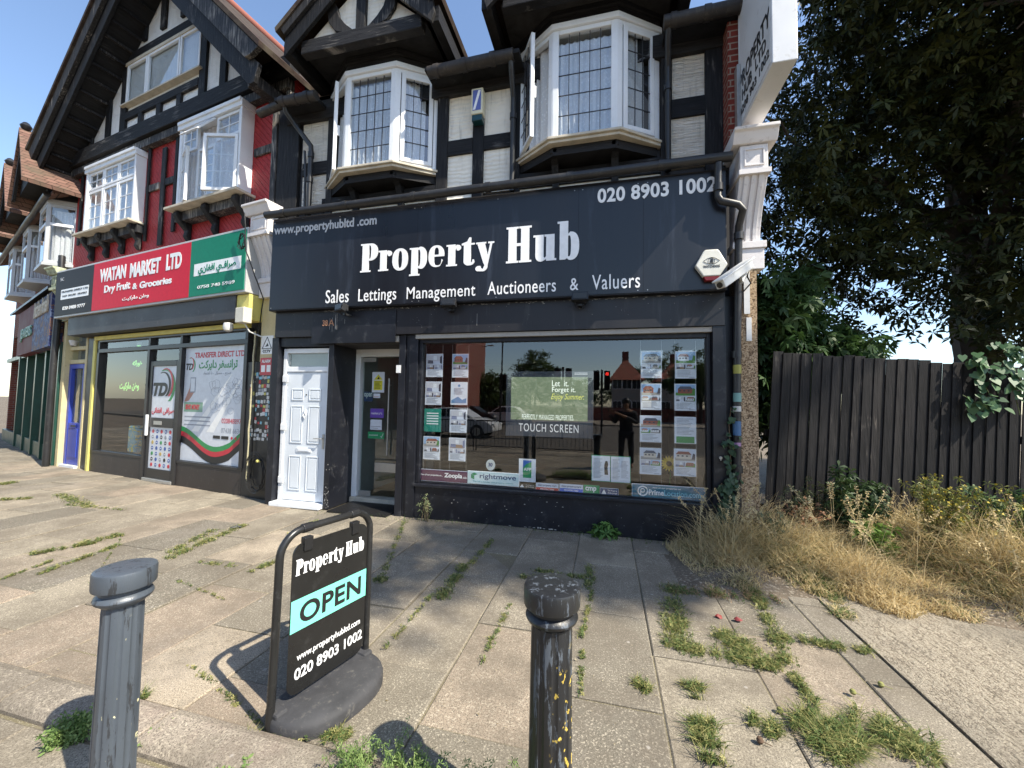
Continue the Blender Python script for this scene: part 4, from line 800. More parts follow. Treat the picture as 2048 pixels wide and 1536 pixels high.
for TL, BR, mt, lab, s in [((747,787),(760,796),CARD,'tiny white and red label under the warning sticker on the glass door',None), ((741,817),(767,836),flat('violet_sticker',(.14,.07,.38)),'violet sticker with a white arch mark on the glass door','market'), ((741,839),(763,860),CARD,'white square sticker below the violet one on the glass door',None), ((736,863),(768,878),GRN,'green sticker with a tick, lowest on the glass door','propertymark')]:
    t, *q = board('door_sticker', TL, BR, mt, lab, dy=DY); clean(t)
    if s: btext(t, s, q, LETW, .08, .62, .38, .62, .01, DY-.0005)
    if s == 'market': xx = q[0]+(q[1]-q[0])*.78; m = MB(FM); m.tube([(xx+.022*math.cos(R(k)), DY-.002, q[2]+.05+.03*math.sin(R(k))) for k in range(0, 181, 20)], .004, 5); m.build('mark', LETW, t)
    elif not s: m = MB(FM); lines(m, q[0]+.01, q[1]-.01, q[2]+.01, q[2]+(q[3]-q[2])*.4, 2, DY-.001); m.build('print', flat('red_print', (.4, .05, .05)) if 'tiny' in lab else TXT, t)
    else: m = MB(FM); m.tube([(q[1]-.06, DY-.002, q[2]+.04), (q[1]-.045, DY-.002, q[2]+.02), (q[1]-.015, DY-.002, q[3]-.02)], .004, 5); m.build('tick', LETW, t)

# worn paint, fixings and streaks on the fascia and band
wrn = random.Random(13); CHIP = flat('bare_primer', (.34, .33, .31), .8)
m = MB(FM)
for k in range(150):
    x = wrn.uniform(-4.1, 1.2); z = 2.925-abs(wrn.gauss(0, .012)); w_ = wrn.uniform(.004, .035); m.box(x, x+w_, -.0715, -.0702, z-wrn.uniform(.002, .007), z)
for k in range(14):
    x = wrn.choice([-4.02, -3.98, -3.93, -3.86, -3.80, -3.7, -3.2, -1.9, -1.7])+wrn.uniform(-.02, .02); m.box(x, x+.0035, -.0718 if x > -3.3 else -.0868, -.0702 if x > -3.3 else -.0852, 2.60+wrn.uniform(0, .12), 2.82+wrn.uniform(-.04, .06))
for k in range(60): x = wrn.uniform(-4.9, 1.3); z = wrn.uniform(2.6, 2.9); s_ = wrn.uniform(.002, .006); m.box(x, x+s_, -.0715, -.0702, z, z+s_)
m.build('peeling_paint', CHIP, SB)['kind'] = 'stuff'
m = MB(FM)
for x in (-2.55, -.35, .42): m.box(x, x+.003, -.1732, -.1722, 2.95, 4.30)
m.build('sheet_seam', flat('seam_dark', (.004, .004, .006), .8), FS)  # near-black strips marking the joints between sign sheets
m = MB(FM)
for x in (-4.95, -3.8, -2.6, -2.5, -1.4, -.4, -.3, .36, .47, 1.28):
    for z in (2.97, 4.28): m.box(x-.005, x+.005, -.1745, -.1722, z-.005, z+.005)
m.build('fixing_screw', ALU, FS)
m = MB(FM)
for k in range(46): x = wrn.uniform(-2.5, 1.1); z = wrn.uniform(.03, .42); s_ = wrn.uniform(.002, .008); m.box(x, x+s_*wrn.uniform(1, 3), -.0015, -.0002, z, z+s_)
for k in range(36): z = abs(wrn.gauss(0, .25))+.02; x = wrn.uniform(-4.0, -3.93); s_ = wrn.uniform(.002, .01); m.box(x, x+s_, -.0215, -.0202, z, z+s_*1.6)
for k in range(16): x = wrn.gauss(-.9, .12); m.box(x, x+wrn.uniform(.01, .04), -.0015, -.0002, .012, .012+wrn.uniform(.004, .02))
m.build('chipped_paint', CHIP, SB)['kind'] = 'stuff'
m = MB(FM)
for z, c in ((1.82, 0), (1.62, 1), (1.44, 2), (1.30, 3)): pass
for i, (z0, z1, cc) in enumerate([(1.98, 2.08, (.30, .28, .06)), (1.66, 1.76, (.16, .30, .28)), (1.55, 1.61, (.45, .45, .43)), (1.28, 1.44, (.05, .12, .24)), (1.16, 1.20, (.32, .18, .32))]):
    m = MB(FM); m.tube([(1.452-.003*i, -.068, z0), (1.451-.003*i, -.068, z1)], .0425, 14); m.build('pipe_sticker', flat('pipe_sticker_%d' % i, cc, .5), SB, smooth=True)
# ============================================================ NEIGHBOUR (frame FL)
A_ = lambda x, y: (x/3.657, y/3.657)
B_ = lambda x, y: (x/3.657, 380+y/3.657)
C_ = lambda x, y: (x/3.657, 640+y/3.657)
NB = thing('gabled_building', 'tall timbered building with a big black gable, red herringbone walls and a grocery shop below', 'building', tuple(FL.M @ Vector((-3.8, 0, 0))), -8.75)
def PL(name, mat, x0, x1, y0, y1, z0, z1, parent=NB, bevel=.004, fr=FL): return MB(fr).box(x0, x1, y0, y1, z0, z1).build(name, mat, parent, bevel=bevel)
m = MB(FL); m.box(-7.12, .0, .02, .2, 4.1, 6.95); m.build('red_wall', RED, NB)
m = MB(FL); m.box(-7.12, -7.0, .2, 6, 0, 7); m.box(-.12, .0, .2, 6, 0, 7); m.box(-7.1, 0, 5.9, 6, 0, 7); m.box(-7.0, -.12, .9, 1.0, 4.3, 7); m.build('wall', DARK, NB)
GX, GB, GA = -3.85, 7.18, 10.40
m = MB(FL); m.prism([(-7.05, GB-.1), (-.62, GB-.1), (GX, GA)], .0, .12); m.build('gable_panel', WHITEP, NB)
def vpost(a, b, w, dy=-.05, mat=TIM, y1=-.001):
    p = FL.px(*a, dy); q = FL.px(*b, dy); x = (p[0]+q[0])/2; return PL('timber', mat, x-w/2, x+w/2, dy, y1, q[1], p[1], bevel=.008)
for a, b, w in [((662,960),(653,1100),.15), ((800,600),(775,1055),.16), ((915,455),(890,1000),.22), ((1495,150),(1470,735),.20), ((1632,350),(1622,665),.18), ((1018,815),(1015,950),.14), ((1155,735),(1152,885),.16), ((1303,660),(1300,820),.15), ((1066,30),(1050,290),.15), ((1197,-40),(1190,200),.18), ((1345,-60),(1338,110),.18)]:
    vpost(A_(*a), A_(*b), w)
# rails
za = FL.px(*A_(1180, 262), -.06)[1]; PL('timber', TIMH, -5.75, -1.95, -.06, -.001, za-.17, za+.02, bevel=.008)
zs_ = FL.px(*A_(1180, 700), -.06)[1]; PL('timber', TIMH, -5.2, -2.55, -.055, -.001, zs_-.13, zs_+.03, bevel=.008)
PL('bressumer_beam', TIMH, -7.25, .10, -.16, .019, 6.84, 7.16, bevel=.012)
PL('fascia_board', TIMW, -7.2, .0, -.10, .019, 6.66, 6.82, bevel=.008)
# attic window
wl = FL.px(*A_(945, 470), -.03); wr = FL.px(*A_(1470, 510), -.03); zt_ = FL.px(*A_(1475, 190), -.03)[1]; zb_ = wr[1]+.02
AW = thing('attic_window', None, None, (0, 0, 0)); AW.parent = NB; MW[AW.name] = MW[NB.name]
x0, x1 = wl[0], wr[0]; xs = [x0, x0+(x1-x0)*.30, x0+(x1-x0)*.74, x1]
m = MB(FL); m.box(x0-.05, x1+.05, -.075, .0, zt_, zt_+.06); m.build('head_trim', SILL, AW); m = MB(FL); m.box(x0-.08, x1+.08, -.11, .0, zb_-.04, zb_-.01); m.build('sill', SILL, AW)
for i in range(3): sash(FL, xs[i]+.012, xs[i+1]-.012, zb_, zt_, -.06, AW, 1, 1, 'sash', .05)
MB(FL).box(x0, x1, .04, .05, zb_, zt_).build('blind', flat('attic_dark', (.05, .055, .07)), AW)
m = MB(FL); m.add([(xs[1]+.1, .035, zb_), (xs[2]-.02, .035, zb_), (xs[2]-.02, .035, zt_), (xs[1]+.75, .035, zt_)], [(0, 1, 2, 3)]); m.build('curtain', flat('attic_curtain', (.16, .19, .25)), AW)
# bargeboards, soffit and roof of the big gable
for s_, xe in ((-1, -7.42), (1, -.22)):
    cxg = (-7.42-.22)/2; hw = (7.42-.22)/2; zlo = 6.38
    def ln(o): return [(xe, zlo+o*1.414), (cxg, zlo+o*1.414+hw)]
    for nm, o0, o1, y0, y1, mt in (('bargeboard', 0, .34, -.58, -.52, TIM), ('verge_board', .26, .52, -.66, -.585, TIMW if s_ > 0 else TIM)):
        a, b = ln(o0); c, d = ln(o1); m = MB(FL); m.prism([a, b, d, (xe+s_*(.30 if o0 else .22), c[1]-(.30 if o0 else .22)), (xe+s_*.12, a[1]+.0)], y0, y1); m.build(nm, mt, NB, bevel=.008)
    a, b = ln(.10); m = MB(FL); m.prism([a, b, (b[0], b[1]+.05), (a[0], a[1]+.05)], -.515, -.001); m.build('soffit', SOFF, NB)
    for k in range(16):                                       # soffit battens across
        u = k/16; x = xe+(cxg-xe)*u; z = zlo+.10*1.414+hw*u-.03; m = MB(FL); m.box(x-.03, x+.03, -.50, -.02, z-.03, z+.02); m.build('soffit_batten', TIM, NB)
    c, d = ln(.53); e = (xe+s_*.36, c[1]-.36); m = MB(FL); m.prism([e, d, (d[0], d[1]+.10), (e[0]+s_*.02, e[1]+.08)], -.70, 6.2); m.build('roof', TILE, NB)
    m = MB(FL); m.prismx([(-.52, 6.42), (-.10, 6.42), (-.02, 6.20), (.0, 5.95), (.015, 5.95), (.015, 6.60), (-.52, 6.60)], xe+s_*(-.12), xe+s_*.05); m.build('gable_bracket', TIMW, NB, bevel=.01)
c, d = ln(.53); m = MB(FL); m.tube([(cxg, -.70, d[1]+.10), (cxg, 6.2, d[1]+.10)], .11, 12); m.build('ridge_tiles', flat('ridge_red', (.26, .09, .065), .8), NB, smooth=True)
# timbers of the red storey
for a, b, w in [((1195,1080),(1165,1790),.14), ((590,1290),(575,1790),.10), ((1085,1060),(1060,1760),.08), ((1290,960),(1265,1690),.10)]: vpost(A_(*a), A_(*b), w, -.03)
PL('timber', TIMW, -.11, -.0, -.05, .019, 4.2, 6.65, bevel=.01)
for TL, BR in [((1075,1350),(1165,1400)), ((1205,1300),(1275,1350)), ((1865,1075),(1990,1130))]:
    p = FL.px(*A_(*TL), 0); q = FL.px(*A_(*BR), 0); PL('timber', TIMW, p[0], q[0], -.02, .019, (p[1]+q[1])/2-.07, (p[1]+q[1])/2+.07, bevel=.008)
# box windows
def boxwin(x0, x1, z0, z1, dep, nm, cols, opened):
    W = thing('box_window', None, None, (0, 0, 0)); W.parent = NB; MW[W.name] = MW[NB.name]
    m = MB(FL); m.box(x0-.06, x1+.02, -dep-.02, .02, z1-.12, z1); m.box(x0-.03, x1, -dep-.045, .02, z1-.04, z1+.02); m.box(x0-.02, x0+.05, -dep, .02, z0, z1-.121); m.box(x1-.05, x1+.0, -dep, .02, z0, z1-.121); m.build('casing', WHITE, W, bevel=.006)
    m = MB(FL); m.box(x0-.15, x1+.13, -dep-.12, .02, z0-.05, z0-.005); m.build('sill', SILL, W, bevel=.006)
    m = MB(FL); m.box(x0-.1, x1+.1, -dep+.04, .018, z0-.22, z0-.055); m.build('apron_board', TIMW, W)
    n = 4 if not opened else 3
    for k in range(4 if not opened else 3):
        xx = x0+.05+(x1-x0-.1)*k/(n-1 if n > 1 else 1); m = MB(FL)
        m.prismx([(.018, z0-.06), (-dep-.03, z0-.06), (-dep-.05, z0-.14), (-dep+.02, z0-.24), (-.05, z0-.36), (-.07, z0-.46), (-.02, z0-.54), (.018, z0-.54)], xx-.065, xx+.065); m.build('bracket', TIM, W, bevel=.02)
    a, b = x0+.05, x1-.05; zt = z1-.13; zm = zt-(zt-z0)*.30
    xs = [a+(b-a)*u for u in cols]
    for i in range(3):
        up = opened and i == 1
        if up:
            m = MB(FL); h = zt-zm-.02                          # top light tilted out at its foot
            for q0, q1, w0, w1 in ((xs[i]+.01, xs[i]+.06, 0, 1), (xs[i+1]-.06, xs[i+1]-.01, 0, 1), (xs[i]+.06, xs[i+1]-.06, 0, .16), (xs[i]+.06, xs[i+1]-.06, .84, 1)):
                m.prismx([(-dep-.02-.26*(1-w0), zm+.06+(h-.06)*w0), (-dep-.02-.26*(1-w1), zm+.06+(h-.06)*w1), (-dep+.03-.26*(1-w1), zm+.06+(h-.06)*w1+.02), (-dep+.03-.26*(1-w0), zm+.06+(h-.06)*w0+.02)], q0, q1)
            s0 = m.build('open_fanlight', WHITE, W, bevel=.004)
            m = MB(FL); m.prismx([(-dep-.23, zm+.1), (-dep-.05, zt-.05), (-dep-.045, zt-.05), (-dep-.225, zm+.1)], xs[i]+.06, xs[i+1]-.06); m.build('pane', GLASSU, s0)
        else: sash(FL, xs[i]+.008, xs[i+1]-.008, zm+.01, zt, -dep+.02, W, 2, 2, 'fanlight', .05, lead=WHITE)
        if opened and i != 1:
            h = Frame(FL.M @ Vector(((xs[0]+.02) if i == 0 else xs[3]-.02, -dep, 0)), (-27 if i == 0 else -166)); L = (xs[i+1]-xs[i]-.02)*(1 if i == 0 else .92)
            sash(h, 0, L, z0+.02, zm-.02, 0 if i == 0 else -.05, W, 2, 3, 'open_sash', .055, lead=WHITE)
        else: sash(FL, xs[i]+.008, xs[i+1]-.008, z0, zm-.01, -dep+.02, W, 2, 3, 'sash', .055, lead=WHITE)
    wavy(FL, a, b, z0+.02, zt, .03-dep+.12, .02, 12, parent=W)
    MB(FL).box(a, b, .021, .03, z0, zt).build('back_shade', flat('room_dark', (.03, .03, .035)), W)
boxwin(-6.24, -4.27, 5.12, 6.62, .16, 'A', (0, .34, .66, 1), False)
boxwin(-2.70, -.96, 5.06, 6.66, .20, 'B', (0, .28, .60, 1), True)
# market sign
MS = thing('market_sign', 'long lightbox sign in black, red and green with white lettering above the grocery shop', 'sign', tuple(FL.M @ Vector((-3.7, -.3, 3.3))), -8.75)
RD = flat('sign_red', (.56, .01, .03), .5, .15); GR = flat('sign_green', (.006, .19, .11), .5, .15); BK = flat('sign_black', (.016, .013, .012), .5, .15); LT = flat('sign_white', (.80, .80, .78), .35)
SXL, SXR = -6.84, -.52
m = MB(FL); m.box(SXL-.03, SXR+.03, -.295, .0, 3.28, 4.33); m.build('sign_box', paint('sign_grey_metal', (.42, .42, .41), .4, .1), MS, bevel=.008)
xr = FL.px(*B_(685, 600), -.31)[0]; xg = FL.px(*B_(1392, 500), -.31)[0]
for nm, x0, x1, mt in (('black_panel', SXL, xr, BK), ('red_panel', xr, xg, RD), ('green_panel', xg, SXR, GR)): MB(FL).box(x0+.0005, x1-.0005, -.305, -.2951, 3.32, 4.29).build(nm, mt, MS)
YQ = -.307
def mt(s, bl, tr, w=.02, mat=LT, dy=YQ, ar=False, sp=1.0): return text(FL, dy, s, B_(*bl), B_(*tr), mat, MS, w, sp, .003, 0, ar)
mt('WATAN', (728,680), (925,540), .045); mt('MARKET', (948,645), (1178,488), .045); mt('LTD', (1213,590), (1333,448), .045)
mt('Dry Fruit', (760,770), (955,665), .035); mt('&', (968,728), (1005,678), .03); mt('Groceries', (1020,722), (1258,628), .035)
mt('وطن مارکیت', (893,818), (1090,752), .02, ar=True)
def sub(bl, tr): a = FL.px(*B_(*bl), YQ); b = FL.px(*B_(*tr), YQ); MB(FL).box(a[0], b[0], YQ+.0005, YQ+.0018, a[1], b[1]).build('white_plate', LT, MS); return
sub((442,805), (650,692)); mt('TRANSFER DIRECT LTD', (450,755), (645,705), .02, BLK, YQ-.001); mt('FAST· SECURE · RELIABLE', (457,785), (635,740), .01, BLK, YQ-.001); mt('020 8488 9777', (456,880), (622,828), .02); mt('5C', (443,668), (470,640), 0, LETG)
sub((1416,633), (1765,478)); mt('صرافي افغاني', (1448,628), (1727,502), .025, GR, YQ-.001, True); mt('0758 748 5989', (1443,725), (1717,658), .012)
# shutter box and yellow returns
m = MB(FL); m.box(-6.36, -.80, -.24, .05, 2.88, 3.27); m.build('shutter_box', paint('charcoal_shutter_box', (.035, .034, .036), .5, .2, 2, .1, 40, ((.16, .16, .15), .4)), NB, bevel=.006)
PL('yellow_return', YEL, -.799, -.50, -.22, .04, 2.86, 3.27); PL('yellow_strip', YEL, -5.72, -.80, -.05, .04, 2.78, 2.86)
PL('yellow_post', YEL, -5.79, -5.70, -.03, .08, 0, 2.78); PL('black_post', PLAST, -5.699, -5.62, .0, .08, 0, 2.78); PL('cream_post', CREAMY, -7.12, -7.0, -.04, .2, 0, 3.3); PL('cream_post', CREAMY, -6.30, -6.22, .04, .14, 0, 2.9); PL('black_infill', PLAST, -6.219, -5.791, .05, .12, 0, 2.86)
# blue door
BD = thing('blue_door', None, None, (0, 0, 0)); BD.parent = NB; MW[BD.name] = MW[NB.name]
BLU = paint('blue_door_paint', (.035, .06, .34), .35, .12, 4, .05, 40); e0, e1 = -7.0, -6.30
m = MB(FL); m.box(e0, e0+.10, .05, .12, 0, 2.30); m.box(e1-.08, e1, .05, .12, 0, 2.30); m.box(e0+.10, e1-.08, .05, .12, 2.20, 2.30); m.box(e0+.10, e1-.08, .06, .12, .06, .98); m.box(e0+.17, e1-.14, .045, .0599, .22, .85); m.box(e0+.2, e1-.2, .035, .0445, .87, .95); m.build('door_leaf', BLU, BD, bevel=.008)
MB(FL).box(e0+.1, e1-.08, .10, .105, .98, 2.20).build('pane', GLASSL, BD); MB(FL).box(e0+.1, e1-.08, .14, .15, .98, 3.1).build('blind', flat('frosted_grey', (.20, .20, .19)), BD)
m = MB(FL); m.box(e0, e1, .04, .12, 2.31, 2.40); m.box(e0, e1, .04, .12, 2.62, 2.70); m.build('transom', CREAMY, BD, bevel=.005); MB(FL).box(e0, e1, .09, .095, 2.40, 3.1).build('pane', GLASSL, BD)
m = MB(FL); m.box(e0+.30, e1-.18, .03, .0349, .90, .93); m.build('letter_box', BLK, BD); m = MB(FL); m.box(e0-.0, e1, -.02, .13, 0, .05); m.build('threshold', WHITE, BD)
t = thing('dome_camera', 'small white dome camera above the blue door', 'camera', tuple(FL.M @ Vector((-6.75, .0, 2.75)))); m = MB(FL); m.lathe([(.01, 2.70), (.05, 2.72), (.065, 2.78), (.075, 2.80), (.075, 2.83)], (-6.75, .0, 0), 16); m.build('dome', flat('dome_white', (.6, .6, .6), .3), t, smooth=True); m = MB(FL); m.lathe([(.005, 2.695), (.03, 2.705), (.032, 2.712)], (-6.75, -.01, 0), 12); m.build('lens', BLK, t)
# shop front glazing
ST = paint('brown_black_stall', (.035, .028, .025), .5, .2, 3, .1, 40, ((.15, .13, .11), .4)); FRM = flat('black_frame', (.022, .022, .024), .35)
d0 = FL.px(*C_(1085, 700), .04)[0]; d1 = FL.px(*C_(1320, 700), .04)[0]
xl, xrr = -5.62, -.80
PL('stallriser', ST, xl, d0, .0, .10, 0, .40); PL('stallriser', ST, d1, xrr, .0, .10, 0, .40)
zT = FL.px(*C_(1100, 205), .03)[1]
m = MB(FL)
for q in [(xl, d0, .401, .45), (d1, xrr, .401, .45), (xl, xrr, zT-.04, zT+.04), (xl, xrr, 2.74, 2.78)]: m.box(q[0], q[1], -.01, .10, q[2], q[3])
for x in (xl+.03, d0, d1, xrr-.03):
    m.box(x-.04, x+.04, -.02, .099, .45 if x in (xl+.03, xrr-.03) else .0, zT-.041); m.box(x-.035, x+.035, -.015, .099, zT+.041, 2.739)
m.build('window_frame', FRM, NB, bevel=.004)
MB(FL).box(xl+.07, d0-.04, .05, .056, .45, zT-.04).build('shop_window_pane', GLASSL, NB); MB(FL).box(d1+.04, xrr-.07, .05, .056, .45, zT-.04).build('shop_window_pane', GLASSL, NB)
for a, b in ((xl+.07, d0-.035), (d0+.035, d1-.035), (d1+.035, xrr-.07)): MB(FL).box(a, b, .05, .056, zT+.04, 2.74).build('transom_pane', GLASSL, NB)
m = MB(FL); m.box(-7, -.15, 2.6, 2.7, 0, 3); m.build('inner_wall', flat('grocery_wall', (.42, .46, .46), .8), NB); m = MB(FL); m.box(-7, -.15, .12, 2.6, 2.95, 3.0); m.build('inner_ceiling', flat('grocery_ceiling', (.4, .4, .4), .8), NB)
m = MB(FL)
for k in range(4): m.box(-5.3, -3.9, 1.6, 2.1, .5+.45*k, .53+.45*k)
m.build('shelving', flat('shelf_grey', (.35, .36, .36)), NB); m = MB(FL); m.box(-7, -.15, .1, 2.6, .0, .03); m.build('floor', flat('shop_floor_grey', (.25, .25, .24)), NB)
# grocery door with poster
GD = thing('shop_door', None, None, (0, 0, 0)); GD.parent = NB; MW[GD.name] = MW[NB.name]
g0, g1 = d0+.045, d1-.045; zD = FL.px(*C_(1210, 300), .03)[1]
m = MB(FL); m.box(g0, g0+.09, .0, .06, .06, zD); m.box(g1-.09, g1, .0, .06, .06, zD); m.box(g0+.09, g1-.09, .0, .06, .06, .24); m.box(g0+.09, g1-.09, .0, .06, zD-.10, zD); m.box(g0+.09, g1-.09, .0, .06, 1.02, 1.20); m.build('door_frame', FRM, GD, bevel=.005)
m = MB(FL); m.box(g0, g1, -.03, .07, 0, .055); m.build('threshold', ALU, GD, bevel=.004)
MB(FL).box(g0+.0, g1, .04, .045, zD+.01, zT-.045).build('fanlight', GLASSL, GD)
m = MB(FL); m.box(g0+.02, g0+.07, -.04, -.001, .85, 1.25); m.build('door_handle', WHITE, GD, bevel=.01); m = MB(FL); m.box(g0+.25, g0+.50, -.01, -.0005, 1.07, 1.14); m.build('letter_box', ALU, GD)
POST = flat('poster_white', (.60, .63, .67), .35); PRED = flat('poster_red', (.50, .03, .05), .35); PGRN = flat('poster_green', (.03, .25, .08), .35)
t = thing('door_poster', 'white poster with black TD letters and red, green and black swooshes on the grocery door', 'poster', tuple(FL.M @ Vector(((g0+g1)/2, 0, 1.2))), -8.75)
p0x, p1x, pz0, pz1 = g0+.09, g1-.09, 1.20, zD-.10
MB(FL).box(p0x, p1x, .02, .03, pz0, pz1).build('poster_sheet', POST, t)
W_ = p1x-p0x; H_ = pz1-pz0
text(FL, .018, 'TD', (p0x+.03*W_, pz0+.42*H_), (p0x+.64*W_, pz0+.68*H_), BLK, t, .05, 1, .002, .25, local=True)
def swoosh(par, cx, cz, sx, sz, mat, k, fr=FL, dy=.017, nm='swoosh'):
    o = [(cx+sx*(math.cos(R(q))), cz+sz*math.sin(R(q))) for q in range(115, -61, -8)]; i_ = [(cx+sx*(.80-.0*k)*math.cos(R(q))-sx*.04, cz+sz*.93*math.sin(R(q))-sz*.0) for q in range(-60, 116, 8)]
    m = MB(fr); m.prism(o+i_, dy, dy+.0012); return m.build(nm, mat, par)
swoosh(t, p0x+.52*W_, pz0+.60*H_, .44*W_, .34*H_, PGRN, 0, dy=.0175); swoosh(t, p0x+.54*W_, pz0+.66*H_, .34*W_, .30*H_, PRED, 1, dy=.016); swoosh(t, p0x+.44*W_, pz0+.63*H_, .33*W_, .26*H_, BLK, 2, dy=.0145)
text(FL, .018, shape('صرافی افغانی'), (p0x+.03*W_, pz0+.06*H_), (p0x+.97*W_, pz0+.20*H_), PRED, t, .02, 1, .002, local=True)
t = thing('emblem_poster', 'white poster with rows of small round badges low on the grocery door', 'poster', tuple(FL.M @ Vector(((g0+g1)/2, 0, .24))), -8.75)
MB(FL).box(p0x, p1x, .02, .03, .24, 1.02).build('poster_sheet', POST, t); bm = [PRED, BLK, PGRN, flat('badge_blue', (.05, .10, .3)), flat('badge_gold', (.45, .33, .1)), flat('badge_grey', (.25, .27, .3))]
for j in range(7):
    for i in range(5):
        x = p0x+W_*(.14+.18*i); z = .24+.78*(.90-.135*j); m = MB(FL); m.prism(arc(x, z, .036, .036, 0, 330, 11), .017, .0195); m.build('badge', bm[(i*3+j*5+i*j) % 6], t)
        if (i+j) % 2: m = MB(FL); m.box(x-.02, x+.02, .0155, .0168, z-.008, z+.01); m.build('badge_mark', POST, t)
# transfer poster in the right window
t = thing('window_poster', 'large white money transfer poster with green, red and black wave filling the right grocery window', 'poster', tuple(FL.M @ Vector(((d1+xrr)/2, 0, .45))), -8.75)
q0, q1, r0, r1 = d1+.05, xrr-.075, .455, zT-.045; W_ = q1-q0; H_ = r1-r0; YP = .045
MB(FL).box(q0, q1, YP, YP+.004, r0, r1).build('poster_sheet', POST, t)
def Lp(u, v): return (q0+W_*u, r0+H_*v)
def pt(s, a, b, mat, w=.01, ar=False, sh=0, sp=1): return text(FL, YP-.0015, s, Lp(*a), Lp(*b), mat, t, w, sp, .0012, sh, ar, True)
pt('TRANSFER DIRECT LTD', (.16, .905), (.96, .955), PRED, .03); pt('ترانسفر دایرکت', (.24, .79), (.86, .885), PGRN, .03, True); pt('سریع ، مسؤل ، با اعتماد', (.32, .745), (.76, .785), TXT, 0, True); pt('TD', (.02, .80), (.14, .86), BLK, .04, sh=.25)
swoosh(t, q0+W_*.10, r0+H_*.84, W_*.08, H_*.07, PGRN, 0, dy=YP-.0015); swoosh(t, q0+W_*.095, r0+H_*.855, W_*.06, H_*.06, PRED, 0, dy=YP-.003)
for k, (c_, o) in enumerate(((PGRN, .0), (PRED, -.042), (BLK, -.084))):
    up = [Lp(u/20, .235+o+.065*math.cos(u/20*5.6+.1)-(.05*u/20 if u < 16 else .04-(u-16)*.012)) for u in range(21)]; lo = [(x, z-H_*.040*(1.1 if k < 2 else 1.5)) for x, z in up][::-1]
    m = MB(FL); m.prism(up+lo, YP-.0030, YP-.0018); m.build('wave_band', c_, t)
m = MB(FL); m.prism([Lp(.02, .43), Lp(.34, .43), Lp(.34, .515), Lp(.02, .515)], YP-.0015, YP-.0003); m.build('button_print', flat('sage', (.20, .34, .25)), t); text(FL, YP-.003, 'SEND MONEY', Lp(.05, .45), Lp(.29, .495), PRED, t, .02, 1, .0012, local=True)
SK = flat('skin_print', (.42, .22, .17)); m = MB(FL); m.prism([Lp(.02, .52), Lp(.10, .64), Lp(.11, .70), Lp(.16, .72), Lp(.19, .66), Lp(.18, .60), Lp(.10, .53), Lp(.06, .52)], YP-.0015, YP-.0003); m.build('hand_print', SK, t)
m = MB(FL); m.prism([Lp(.11, .60), Lp(.20, .60), Lp(.20, .735), Lp(.11, .735)], YP-.0032, YP-.002); m.build('phone_print', TXT, t); m = MB(FL); m.prism([Lp(.12, .61), Lp(.19, .61), Lp(.19, .725), Lp(.12, .725)], YP-.0045, YP-.0033); m.build('phone_face', POST, t)
m = MB(FL); rr_ = random.Random(4); pts = []
for k in range(26):                                           # outlined map of provinces
    cx_, cz_ = .68+rr_.uniform(-.20, .24), .58+rr_.uniform(-.13, .13); n_ = 7; rr0 = rr_.uniform(.03, .06)
    pl = [Lp(cx_+rr0*1.2*math.cos(a*math.tau/n_)*rr_.uniform(.7, 1.2), cz_+rr0*.7*math.sin(a*math.tau/n_)*rr_.uniform(.7, 1.2)) for a in range(n_)]
    m.tube([(x, YP-.001, z) for x, z in pl], .0018, 4, True)
m.build('map_outline', TXT, t)
m = MB(FL)
for a, b in ((.80, .17), (.98, .42)): m.prism([Lp(a-.02, .76), Lp(a-.01, .76), Lp(b+.12, .26), Lp(b, .26)], YP-.0010, YP-.0002)
m.build('pale_streak', LT, t)  # two white slanting wedges across the poster sheet
m = MB(FL)
for z in (.39, .355, .32): lines(m, Lp(.04, z)[0], Lp(.50, z)[0], Lp(0, z-.02)[1], Lp(0, z+.01)[1], 1, YP-.0015)
m.build('print', TXT, t); pt('0208488977', (.66, .345), (.99, .385), PRED, .0); pt('07438 66343', (.66, .265), (.99, .305), TXT, 0)
for k in range(3): m = MB(FL); c = Lp(.83+.06*k, .225); m.prism(arc(c[0], c[1], .025, .025, 0, 330, 11), YP-.0048, YP-.0036); m.build('round_icon', PRED, t)
for k in range(2): m = MB(FL); m.prism([Lp(.54+.13*k, .212), Lp(.65+.13*k, .212), Lp(.65+.13*k, .238), Lp(.54+.13*k, .238)], YP-.0048, YP-.0036); m.build('store_badge', BLK, t)
# things in the left grocery window
GLW = glow('led_green', (.20, .55, .12), .6); p_ = FL.px(*C_(970, 330), .25); o = text(FL, .25, 'خوراکه', (p_[0], p_[1]-.04), (p_[0]+.36, p_[1]+.10), GLW, NB, .02, arabic=True, local=True, name='neon_text'); 
o = text(FL, .25, 'وطن مارکیت', (p_[0]-.45, p_[1]-.55), (p_[0]+.30, p_[1]-.36), GLW, NB, .03, arabic=True, local=True, name='neon_text')
p_ = FL.px(*C_(1020, 185), .08); t = thing('led_display', 'small green lit display in the transom of the grocery shop', 'display', tuple(FL.M @ Vector((p_[0], .08, p_[1]-.06)))); m = MB(FL); m.box(p_[0]-.09, p_[0]+.09, .075, .10, p_[1]-.07, p_[1]+.07); m.build('case', BLK, t); text(FL, .072, 'OPEN', (p_[0]-.07, p_[1]-.05), (p_[0]+.07, p_[1]+.0), GLW, t, .02, local=True)
t = MB(FL); p_ = FL.px(*C_(1000, 890), .2); m = MB(FL); m.box(p_[0]-.17, p_[0]+.15, .12, .26, .45, 1.0); o = m.build('grocery_sack', photo('sack_print', [(.45, .38, .08), (.15, .3, .38), (.55, .45, .2), (.5, .2, .1)], 9), bevel=.03); tag(o, 'yellow printed sack standing inside the left grocery window beside the door', 'sack')
